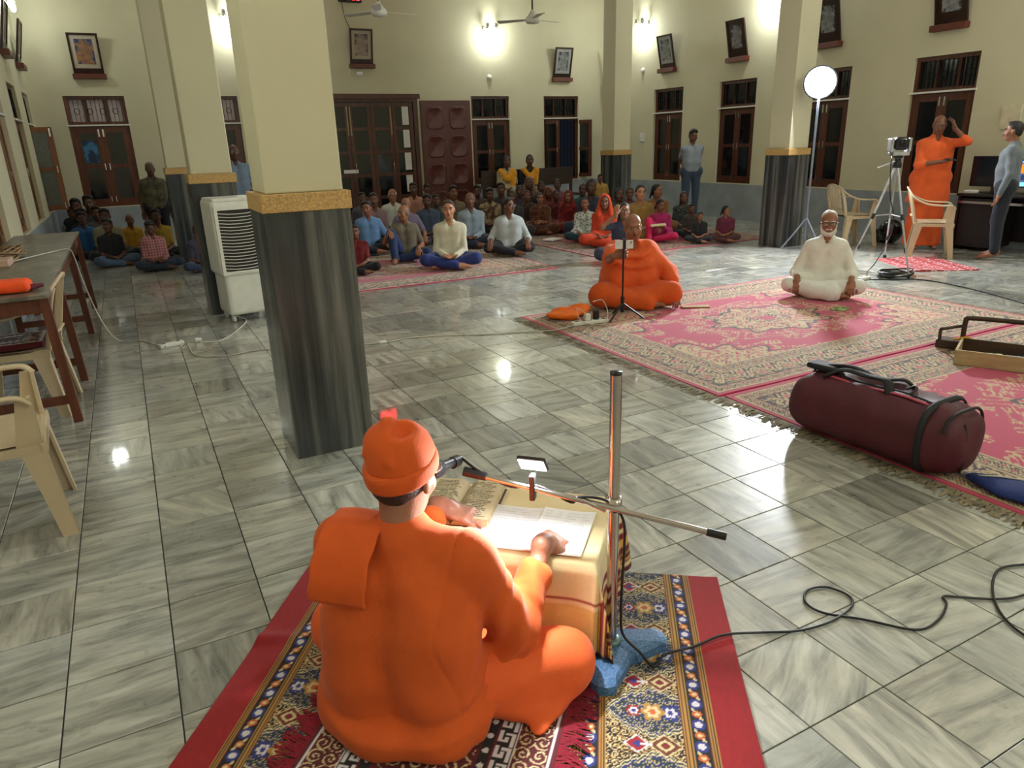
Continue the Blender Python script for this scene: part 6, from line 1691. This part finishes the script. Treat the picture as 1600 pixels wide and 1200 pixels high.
# ---- bench by the back wall
bn = empty('bench', (7.75, 13.75, 0)); tag(bn, 'dark wooden bench with a solid back against the back wall', 'bench')
m_bn = M_wood('bench_dark_wood', (34, 22, 16), (66, 44, 32), .5)
MB().box((-1.1, -.25, .4), (1.15, .2, .44), ch=.004).build('bench_seat', m_bn, bn); MB().box((-1.1, .2, .62), (1.15, .235, .98), ch=.004).build('bench_back', m_bn, bn)
for x in (-1.05, 0, 1.1):
    for y in (-.22, .2): MB().box((x-.03, y-.02, 0), (x+.03, y+.02, .4 if y < 0 else .62)).build('leg', m_bn, bn)
# ================================================================== the other people
def face_to(p, t): return atan2(t[1]-p[1], t[0]-p[0])-pi/2
READER = (.7, 1.9)
PLACED = []
COLS_XY = [(c[1]+.2, c[2]+.2) for c in cols_]
def seat_at(head, base=None, s=None):
    loc, sc = seat_raw(head, base, s)
    if base is None:
        best = None
        for k in range(-18, 6):
            s2 = s+k*.02; l2, _ = seat_raw(head, None, s2)
            if not (XL+.34 < l2.x < XR-.4 and l2.y < YB-.45): continue
            if any(abs(l2.x-a) < .62 and abs(l2.y-b) < .62 for a, b in COLS_XY): continue
            d = min([(l2.xy-q).length for q in PLACED]+[9.])
            v = min(d, .55)-1.5*abs(k*.02)
            if best is None or v > best[0]: best = (v, l2, s2)
        if best: loc, sc = best[1], best[2]
    PLACED.append(loc.xy.copy()); return loc, sc
def seat_raw(head, base=None, s=None):
    if base is not None and base[0] == 'Y':
        p = onY(base[1], *head); return Vector((p.x, p.y, 0)), p.z/.70
    if base is not None:
        p = fl(*base); z = zat(p.x, p.y, *head); return Vector((p.x, p.y, 0)), z/.70
    z = .70*s; p = fl(head[0], head[1], z); return Vector((p.x, p.y, 0)), s
ZR = .022
TPL = {}
def tpl(key, fn):
    if key not in TPL: TPL[key] = fn()
    return TPL[key]
# -- filming monk
def monk():
    p = fl(990, 478); p = Vector((p.x+.05, p.y+.12, .012)); rz = face_to(p, (3.2, 3.6))
    e = empty('person', p, rz, 1.06); tag(e, 'bald monk in orange robe filming with a phone on a tripod', 'person')
    P = sit_pose(hands='knees', pitch=.1, yaw=.03); P['head'] = Vector((0, .05, .685)); P['neck'] = Vector((0, .01, .545))
    P['wrr'] = Vector((.0, .30, .56)); 
    tq = (Matrix.Translation(p) @ Matrix.Rotation(rz, 4, 'Z') @ Matrix.Scale(1.06, 4)).inverted() @ (tp.matrix_world if False else Matrix.Translation(tp.location)) @ Vector((0, 0, pz-.09))
    P['wrr'] = Vector((tq.x+.07, tq.y-.03, tq.z-.01)); P['hdr'] = (-1, .25, .25); P['hnr'] = (-.15, 1, 0); P['curlr'] = 1.25; P['poler'] = (.8, -.3, -1)
    if (P['wrr']-P['shr']).length > .52: P['wrr'] = P['shr']+(P['wrr']-P['shr']).normalized()*.52
    P['wrl'] = Vector((-.33, .27, .14)); P['hdl'] = (-.05, .6, -.6); P['hnl'] = (.3, -.6, -.6); P['polel'] = (-.6, -.9, 0)
    pt = person_parts(P, sleeve='none', bottom='wide', hair=None, fat=1.3, vox=.011, hv=.0065, hnd=.005, seed=11, neckline=False)
    obj('body', pt['body'], SKIN['b'], e)
    K = SDF(); el = ik(P['shl'], P['wrl'], UA, FA, P['polel']); er = ik(P['shr'], P['wrr'], UA, FA, P['poler'])
    for q in (-1, 1): K.chain([(q*.1, .0, .08), (q*.1, .02, .25), (q*.1, .02, .38), (q*.13, .0, .47)], [.15, .15, .142, .08], .06)
    K.cone(P['shr'], P['neck']+Vector((0, -.01, -.04)), .075, .07, .05); K.cone(P['shl'], P['neck']+Vector((0, -.01, -.04)), .075, .07, .05)
    K.chain([P['shl'], el, el.lerp(P['wrl'], .35)], [.082, .078, .07], .04); K.chain([P['shr'], P['shr'].lerp(er, .75)], [.08, .078], .04)
    K.cone(P['shr']+Vector((.0, -.03, -.02)), (.24, -.1, .06), .06, .08, .06)
    K.ell(npv(P['neck'])+npv((0, .08, .01)), (.06, .06, .075), None, .015, 'sub'); K.plane((0, 0, -1), (0, 0, .01))
    def dsp(X, Y, Z):
        r = np.sqrt((X*1.0)**2+((Z-.62)*1.1)**2); return .02*np.sin(58*r+3*X)*np.clip((Y-.02)*9, 0, 1)*np.clip((.4-r)*6, 0, 1)*np.clip((.2-np.abs(X))*12, 0, 1)-.006*np.sin(34*X-26*Z+12*Y)*np.clip((np.abs(X)-.08)*8, 0, 1)
    K.disp = dsp; V, Q = K.mesh(.009); obj('upper_robe', mesh_np('robe', V, Q), m_orange2, e)
    D_ = SDF()
    for k in 'rl': D_.cone(P['hip'+k], P['kn'+k], .14, .1, .05); D_.cone(P['kn'+k], P['an'+k], .1, .075, .04)
    D_.ell((0, .14, .09), (.3, .2, .09), None, .06); D_.plane((0, 0, -1), (0, 0, .006)); D_.disp = wrinkle(.006, 20, 5, (1, .5, .7)); V, Q = D_.mesh(.011); obj('lower_robe', mesh_np('lower_robe', V, Q), m_orange3, e)
    face(e.children[0] if e.children and e.children[0].name.startswith('body') else [c for c in e.children if c.name.startswith('body')][0], P['head'], P['R'], .95, 'b', m_hair_g, brows=False)
    w_ = P['wrl']; o = MB().lathe([(.031, -.012), (.034, -.01), (.034, .01), (.031, .012)], 16, Matrix.Translation(el.lerp(w_, .93)) @ (w_-el).to_track_quat('Z', 'Y').to_matrix().to_4x4()).build('wrist_watch', m_black, e)
monk()
# -- man in white
def white_man():
    p = fl(1296, 462); p = Vector((p.x, p.y+.1, .012)); rz = face_to(p, (.9, .4))
    P = sit_pose(hands='knees', pitch=.12, yaw=.05); 
    P['wrr'] = Vector((.24, .30, .19)); P['wrl'] = Vector((-.24, .30, .19)); P['hdr'] = (-.05, .5, -.8); P['hdl'] = (.05, .5, -.8); P['curlr'] = P['curll'] = .5
    pt = person_parts(P, top='kurta', sleeve='threeq', bottom='wide', hair='receding', fat=1.06, vox=.01, hv=.006, hnd=.0045, seed=21, wr=.0045)
    z = zat(p.x, p.y, 1295, 330); sc = z/.82
    e = place_person(pt, 'white-haired bearded man in white kurta sitting on the pink carpet', p, rz, sc, 'b', M('white_cotton', (226, 224, 214), .85, var=.04, bump=.25, bscale=200), M('white_cotton_b', (222, 222, 216), .85, var=.04, bump=.25, bscale=200), m_hair_w, tache=True, topname='kurta', botname='pyjama', glasses=True)
    S = SDF(); c, R = npv(P['head']), P['R']; T = lambda x, y, z_: c+R @ (npv((x, y, z_))*.95)
    S.ell(T(0, .038, -.092), (.055, .052, .04), R, .02)
    for q in (-1, 1): S.cone(T(q*.066, .01, -.02), T(q*.05, .045, -.085), .014, .022, .02)
    S.ell(T(0, .093, -.064), (.026, .02, .012), R, .01, 'sub'); S.disp = wrinkle(.0022, 80, 2); V, Q = S.mesh(.006); obj('beard', mesh_np('beard', V, Q), m_hair_w, e)
white_man()
# -- monk on the telephone
def phone_monk():
    p = Vector((9.42, 6.02, 0)); rz = face_to(p, (6.5, 2.2))
    P = stand_pose(yaw=-.25, pitch=.3); P['wrl'] = Vector((-.15, .12, 1.53)); P['hdl'] = (.25, -.15, .9); P['hnl'] = (1, -.2, 0); P['polel'] = (-.55, .5, -1); P['curll'] = .7
    P['wrr'] = Vector((.02, .27, 1.13)); P['hdr'] = (-.9, .35, .05); P['hnr'] = (0, 0, 1); P['poler'] = (1, -.6, -.4); P['curlr'] = .6
    pt = person_parts(P, top='kurta', sleeve='elbow', bottom='robe', hair=None, fat=1.22, standing=True, seed=31, vox=.013)
    z = zat(p.x, p.y, 1489, 178); sc = z/1.7
    e = place_person(pt, 'monk in orange kurta standing with a phone at his ear', p, rz, sc, 'c', m_orange2, m_orange2, m_hair_g, topname='kurta', botname='robe')
    Mx = Matrix.Translation(p) @ Matrix.Rotation(rz, 4, 'Z') @ Matrix.Scale(sc, 4)
    for pos, lb in ((P['wrl']+Vector((.045, -.01, .08)), 'dark phone held to the ear of the standing monk'), (P['wrr']+Vector((-.1, .06, .025)), 'dark phone held at the waist of the standing monk')):
        o = MB().box((-.03, -.005, -.065), (.03, .005, .065), ch=.004).build('phone', m_black); o.matrix_world = Mx @ Matrix.Translation(pos) @ (Matrix.Rotation(.5, 4, 'Y') @ Matrix.Rotation(1.2, 4, 'Z') if pos.z > 1.4 else Matrix.Rotation(pi/2-.1, 4, 'Y') @ Matrix.Rotation(1.3, 4, 'Z')); tag(o, lb, 'phone')
phone_monk()
# -- other standing people
def standing(head, foot, topz, label, to, hands, top, bottom, skin, hair, hairm=None, sleeve='short', seed=0, yaw=0., pitch=0., kurta=False, fat=1., glasses=False, tache=False, pos=None, scale=None):
    p = Vector(pos) if pos else fl(*foot); sc = scale or zat(p.x, p.y, *head)/1.575
    P = stand_pose(yaw, pitch, hands); pt = person_parts(P, sleeve=sleeve, hair=hair, standing=True, seed=seed, fat=fat)
    return place_person(pt, label, (p.x, p.y, 0), face_to(p, to), sc, skin, top, bottom, hairm, tache=tache, glasses=glasses)
standing((1582, 205), (1556, 394), 0, 'man in grey shirt standing at the right edge before the screens', (7.3, 9.2), 'sides', ((104, 112, 118),), (32, 36, 48), 'b', 'short', sleeve='long', seed=41, tache=True, pos=(9.3, 5.0, 0), fat=1.08)
standing((1087, 212), (1086, 345), 0, 'young man in grey T-shirt standing against the right wall', (5.5, 3.), 'back', ((142, 152, 162),), (58, 74, 96), 'c', 'full', seed=42, yaw=.25, pitch=.25, pos=(9.72, 11.0, 0), scale=.98)
standing((234, 266), (234, 400), 0, 'old man in olive shirt standing beside the far left column', (1.2, 4), 'sides', ((92, 88, 62), (66, 66, 46), 'noise', 9.), (24, 24, 30), 'd', 'short', m_hair_g, seed=43, fat=1.18, pos=tuple(onY(12.4, 234, 264).xy)+(0,), scale=onY(12.4, 234, 264).z/1.575)
standing((372, 266), (372, 400), 0, 'old man in blue shirt glimpsed between the left columns', (1.5, 4), 'sides', ((112, 130, 152),), (36, 38, 46), 'd', 'fringe', m_hair_g, seed=44, pos=tuple(onY(11.9, 369, 266).xy)+(0,), scale=.96, glasses=True)
# -- seated crowd: (head px, base px, size, template, label, colours ...)
def T_man(seed, **k):
    pk = {a: k.pop(a) for a in ('yaw', 'pitch', 'hands', 'knee', 'lean', 'slump', 'roll') if a in k}
    return person_parts(sit_pose(**pk), seed=seed, **k)
CR = []
def crowd(head, base, s, parts, label, top, bottom=(36, 40, 54), skin='c', hairm=None, to=READER, grp='seated men', dz=ZR, **kw):
    loc, sc = seat_at(head, base, s); loc.z = dz; CR.append((label, loc.copy(), sc))
    top = top if isinstance(top[0], tuple) else (top,)
    return place_person(parts, label, loc, face_to(loc, to), sc, skin, top, bottom, hairm, group=grp, **kw)
g1 = 'men seated in the crowd'
crowd((552, 365), (561, 428), None, T_man(50, hands='lap', sleeve='short', hair='short'), 'man in dark red shirt half hidden by the nearest column', (110, 22, 32), (20, 20, 26), 'c', grp=g1)
crowd((562, 328), (580, 396), None, T_man(51, hands='knees', yaw=-.35, pitch=.1), 'man in light blue polo shirt beside the nearest column', (104, 142, 190), (26, 26, 34), 'b', grp=g1)
crowd((584, 314), None, .98, T_man(52, hands='lap', sleeve='long', pitch=.1), 'man in dusty pink shirt behind the light blue polo shirt', (134, 106, 108), (30, 30, 36), 'c', grp=g1, tache=True)
crowd((650, 334), (636, 408), None, T_man(53, hands='rk', knee='r', yaw=-.75, sleeve='short', hair='fringe', fat=1.05), 'balding man in olive shirt with one knee drawn up', (112, 104, 88), (34, 54, 98), 'b', m_hair_g, grp=g1)
crowd((699, 330), (706, 418), None, T_man(54, hands='lap', sleeve='long', hair='short', vox=.011), 'man in cream shirt and blue trousers sitting foremost on the carpet', (206, 200, 178), (36, 52, 118), 'e', M('brown_grey_hair', (70, 58, 50), .6, var=.3), grp=g1)
crowd((730, 315), (738, 386), None, T_man(55, hands='lap', sleeve='long', hair='fringe'), 'grey-haired man in pale blue shirt behind the man in cream', (142, 158, 172), (34, 38, 56), 'c', m_hair_g, grp=g1)
crowd((788, 324), (797, 398), None, T_man(56, hands='knees', yaw=.85, sleeve='elbow', hair='short', fat=1.15), 'stout man in white shirt and spectacles turning his head', (184, 192, 194), (22, 24, 32), 'c', grp=g1, glasses=True)
TA = T_man(60, hands='lap', sleeve='short', hair='short'); TB_ = T_man(61, hands='lap', sleeve='long', hair='full', yaw=.3); TC = T_man(62, hands='knees', sleeve='short', hair='fringe', yaw=-.3); TD = T_man(63, hands='lap', hair='full', pitch=.2)
crowd((613, 307), None, .98, TC, 'old man in white shirt and spectacles in the back row', (196, 198, 188), (50, 50, 50), 'b', m_hair_w, grp=g1, glasses=True)
crowd((634, 322), None, .93, TC, 'balding man in lavender shirt behind the olive shirt', (116, 104, 128), (40, 40, 50), 'b', m_hair_g, grp=g1)
crowd((646, 297), None, 1.02, TA, 'dark man in salmon shirt in front of the glazed doors', (170, 118, 100), (40, 40, 46), 'd', grp=g1)
crowd((667, 316), None, .92, TD, 'black-bearded man in slate blue shirt in the middle of the crowd', (60, 72, 92), (30, 30, 40), 'd', grp=g1, tache=True)
crowd((708, 303), None, 1.0, TB_, 'man with moustache in khaki shirt behind the man in cream', (112, 98, 76), (40, 40, 46), 'c', grp=g1, tache=True)
crowd((566, 312), None, .93, TA, 'man whose head shows just right of the nearest column', (70, 66, 74), (40, 40, 46), 'd', grp=g1)
crowd((667, 298), None, .86, TD, 'child far back in front of the maroon shutter', (90, 70, 60), (40, 40, 46), 'd', grp=g1)
crowd((682, 315), None, .88, TA, 'man in dark teal shirt just left of the man in cream', (50, 74, 80), (40, 40, 46), 'd', grp=g1)
crowd((746, 300), None, .93, TD, 'dark-haired man in brown shirt behind the pale blue shirt', (74, 58, 50), (40, 40, 46), 'd', grp=g1)
crowd((765, 306), None, .92, TB_, 'man in beige patterned shirt left of the stout man', ((160, 140, 108), (90, 64, 50), 'noise', 12.), (40, 40, 46), 'd', grp=g1)
crowd((783, 297), None, 1.0, TA, 'man in black jacket with white collar below the bench', (46, 44, 48), (40, 40, 46), 'd', grp=g1)
# women and children
g2 = 'women and children seated in the crowd'
def T_wom(seed, **k):
    pk = {a: k.pop(a) for a in ('yaw', 'pitch', 'hands', 'knee', 'lean', 'slump', 'roll') if a in k}
    k.setdefault('sleeve', 'elbow'); k.setdefault('hair', 'bun'); return person_parts(sit_pose(**pk), seed=seed, skirt=True, **k)
crowd((845, 312), (845, 366), None, T_wom(70, hands='cross', fat=1.2, yaw=.1), 'woman in brown saree with arms round her knees', ((104, 58, 30), (70, 34, 20), 'noise', 16.), skin='b', grp=g2)
crowd((892, 309), (888, 362), None, T_wom(71, hands='lap', veil=True), 'woman in red saree with its end over her head', ((140, 30, 34), (96, 14, 20), 'noise', 14.), veil=((148, 34, 36), (100, 16, 20), 'noise', 14.), skin='b', grp=g2)
crowd((918, 320), (914, 378), None, person_parts(sit_pose(hands='floor', yaw=-.1), top='kurta', sleeve='elbow', hair='long', seed=72, fat=.92), 'girl in white and green printed tunic sitting in front of the women', ((190, 194, 182), (74, 92, 84), 'voronoi', 26.), (28, 58, 70), 'b', grp=g2)
crowd((945, 318), None, .9, T_wom(73, hands='lap', veil=True), 'woman with bright orange saree drawn over her head', (196, 62, 28), veil=(200, 66, 26), skin='c', grp=g2)
crowd((976, 332), None, .9, T_wom(74, hands='face', sleeve='short', hair='bun', yaw=.2), 'woman in spectacles raising one hand behind the filming monk', (58, 60, 84), skin='b', grp=g2, glasses=True)
crowd((1007, 323), (1030, 378), None, person_parts(sit_pose(hands='hold', knee='r', yaw=.8, pitch=.25), top='kurta', sleeve='long', hair='tail', seed=75, fat=.95), 'woman in magenta tunic and trousers holding a book', (160, 28, 92), (196, 24, 84), 'c', grp=g2)
crowd((1027, 300), None, .96, T_wom(76, hands='lap', yaw=1.1, hair='tail'), 'woman in tan dress seen in profile before the far right column', (136, 94, 58), skin='b', grp=g2)
crowd((1071, 310), (1066, 364), None, T_wom(77, hands='lap', yaw=.2, hair='long', sleeve='short'), 'woman in dark green dress seated by the right wall', ((46, 56, 54), (90, 96, 80), 'voronoi', 18.), skin='c', grp=g2)
crowd((1090, 340), (1092, 380), None, T_man(78, hands='lap', yaw=.3, hair='kid', pitch=.15), 'boy in black T-shirt sitting cross-legged at the carpet edge', (30, 30, 34), (34, 34, 40), 'b', grp=g2)
crowd((1126, 331), (1132, 378), None, T_man(79, hands='lap', yaw=1.2, hair='tail', sleeve='short'), 'girl in maroon top with a ponytail, rightmost of the crowd', (104, 36, 62), (90, 50, 54), 'b', grp=g2)
crowd((1081, 328), None, .62, T_man(80, hands='lap', yaw=.6, hair='kid'), 'small child behind the boy in black', (70, 60, 60), (40, 40, 46), 'c', grp=g2)
WA, WB, WC = T_wom(81, hands='lap'), T_wom(82, hands='lap', yaw=.35, hair='tail'), T_wom(83, hands='lap', veil=True, yaw=-.2)
for head, s, t, lb, top, vl, sk in (
    ((824, 308), .9, WA, 'woman in dark brown behind the brown saree', (66, 44, 38), None, 'c'),
    ((827, 288), 1.0, WC, 'woman with patterned headscarf below the bench', (70, 56, 50), ((130, 100, 90), (60, 40, 40), 'voronoi', 30.), 'd'),
    ((846, 294), .95, WB, 'woman in black in the third row of women', (34, 34, 40), None, 'd'),
    ((871, 290), 1.0, WA, 'woman with pink scarf far back by the open window', (120, 72, 84), None, 'd'),
    ((869, 307), .88, WB, 'woman in deep red between the brown and red sarees', (96, 34, 36), None, 'd'),
    ((911, 298), .95, WA, 'woman in teal behind the printed tunic', (40, 96, 98), None, 'd'),
    ((924, 294), 1.0, WB, 'woman in navy beside the child in yellow', (44, 52, 72), None, 'd'),
    ((968, 306), .92, WB, 'woman in bottle green behind the spectacled woman', (38, 66, 60), None, 'd'),
    ((984, 304), .95, WA, 'woman in plum left of the pale-faced woman', (82, 50, 74), None, 'c'),
    ((1001, 303), .97, WB, 'pale-faced woman in mustard beside the profile woman', (150, 120, 62), None, 'e'),
    ((812, 300), .95, WB, 'woman in dark purple at the left end of the women', (56, 40, 60), None, 'd'),
    ((800, 310), .88, WA, 'woman in dark grey just right of the stout man', (48, 48, 52), None, 'd'),
    ((857, 303), .92, WC, 'woman with rust-coloured veil behind the brown saree', (120, 60, 44), (132, 62, 40), 'd')):
    crowd(head, None, s, t, lb, top, skin=sk, grp=g2, veil=vl)
# child standing in yellow
pt = person_parts(stand_pose(pitch=.2, yaw=.3), sleeve='short', hair='kid', standing=True, skirt=True, seed=90)
p = fl(938, 283, .86); place_person(pt, 'small child standing in a yellow dress among the women', (p.x, p.y, .03), face_to(p, READER), .56, 'c', ((176, 140, 70),), (40, 40, 40), group=g2)
# two women on the bench
def bench_pose(yaw=0.):
    P = sit_pose(hands='lap', yaw=yaw)
    for k, s in (('r', 1), ('l', -1)):
        P['kn'+k] = Vector((s*.11, .42, .12)); P['an'+k] = Vector((s*.11, .44, -.3)); P['toe'+k] = Vector((s*.12, .58, -.33))
    return P
def bench_woman(x, yaw, lb, top, shawl, seed):
    P = bench_pose(yaw); pt = person_parts(P, top='kurta', sleeve='short', hair='bun', seed=seed, feet=False, fat=1.05)
    e = place_person(pt, lb, (x, 13.72, .445), face_to((x, 13.72), (3., 4.)), 1.02, 'd', top, (150, 140, 120), group='women on the bench')
    S = SDF(); S.cone(P['shr']+Vector((-.03, .03, .03)), (0, .12, .36), .06, .05, .04); S.cone(P['shl']+Vector((.03, .03, .03)), (0, .12, .36), .06, .05, .04); S.cone(P['shl']+Vector((.02, .05, .0)), (-.1, .14, .15), .055, .05, .04)
    S.ell(npv(P['neck'])+npv((0, .02, .03)), (.07, .075, .09), None, .02, 'sub'); S.disp = wrinkle(.005, 30, seed); V, Q = S.mesh(.013); obj('shawl', mesh_np('shawl', V, Q), cloth(shawl), e)
bench_woman(7.13, .2, 'woman in beige dress with yellow shawl on the bench', ((176, 160, 120), (130, 110, 80), 'voronoi', 14.), (222, 150, 24), 91)
bench_woman(7.68, .05, 'woman in black and yellow on the bench, right of the other', ((30, 36, 40),), (222, 150, 24), 92)
# group of boys at the left
g3 = 'boys seated at the left wall'
L1 = (2.2, 2.)
crowd((172, 352), (180, 414), None, T_man(100, hands='lap', yaw=-.7, hair='full'), 'boy in black shirt and jeans in front of the left group', (22, 22, 26), (64, 84, 108), 'd', to=L1, grp=g3, dz=0)
crowd((250, 354), (246, 420), None, T_man(101, hands='lap', yaw=-.3, pitch=.5, hair='full', sleeve='long'), 'boy in pink checked shirt beside the far left column', ((170, 112, 108), (70, 40, 50), 'plaid', 7.), (40, 50, 64), 'd', to=L1, grp=g3, dz=0)
crowd((210, 343), (213, 398), None, T_man(102, hands='lap', hair=None), 'shaven-headed boy in yellow shirt', (170, 126, 26), (30, 30, 36), 'c', to=L1, grp=g3, dz=0)
crowd((120, 342), (140, 402), None, T_man(103, hands='knees', hair='full', yaw=-.2), 'boy in bright blue shirt beside the long table', (34, 84, 138), (24, 24, 30), 'd', to=L1, grp=g3, dz=0)
BT = T_man(104, hands='lap', hair='full', yaw=-.3)
for head, s, lb, top in (((113, 334), ('Y', 14.0), 'boy in pale shirt at the far left behind the table', (120, 130, 140)), ((118, 323), ('Y', 14.0), 'boy in dark green shirt behind the blue shirt', (30, 36, 34)), ((138, 318), ('Y', 14.1), 'boy in profile with dark shirt below the left window', (34, 30, 34)), ((128, 336), ('Y', 13.9), 'boy in dark brown shirt between the two leftmost boys', (48, 38, 34)), ((163, 338), .93, 'boy in beige shirt behind the boy in black', (140, 130, 100)), ((243, 338), .93, 'boy in mustard shirt behind the pink checked shirt', (150, 120, 30)), ((150, 333), .92, 'boy in grey shirt beside the beige shirt', (70, 70, 74))):
    crowd(head, s if isinstance(s, tuple) else None, None if isinstance(s, tuple) else s, BT, lb, top, (30, 32, 40), 'd', to=L1, grp=g3, dz=0)
crowd((322, 360), (318, 422), None, T_man(105, hands='lap', hair='short'), 'boy in jeans mostly hidden by the column behind the cooler', (60, 60, 80), (44, 58, 86), 'd', to=L1, grp=g3, dz=0)
# book and papers on the floor among the women
mg = [o_ for o_ in bpy.data.objects if o_.get('label', '').startswith('woman in magenta')][0]; bpy.context.view_layer.update(); p = mg.matrix_world @ Vector((0, .33, .305)); o = MB().box((-.11, -.08, 0), (.11, .08, .035), ch=.004).build('book', M('cream_blue_book', (206, 196, 150), .6)); o.location = (p.x, p.y, p.z); o.rotation_euler = (.3, .1, mg.rotation_euler.z); tag(o, 'cream and blue book held by the woman in magenta', 'book')
p = fl(863, 377); o = MB().box((-.14, -.1, 0), (.14, .1, .02)).build('open_paper', m_paper); o.location = (p.x, p.y, ZR); o.rotation_euler = (0, 0, .4); tag(o, 'white papers on the carpet before the brown saree', 'paper')
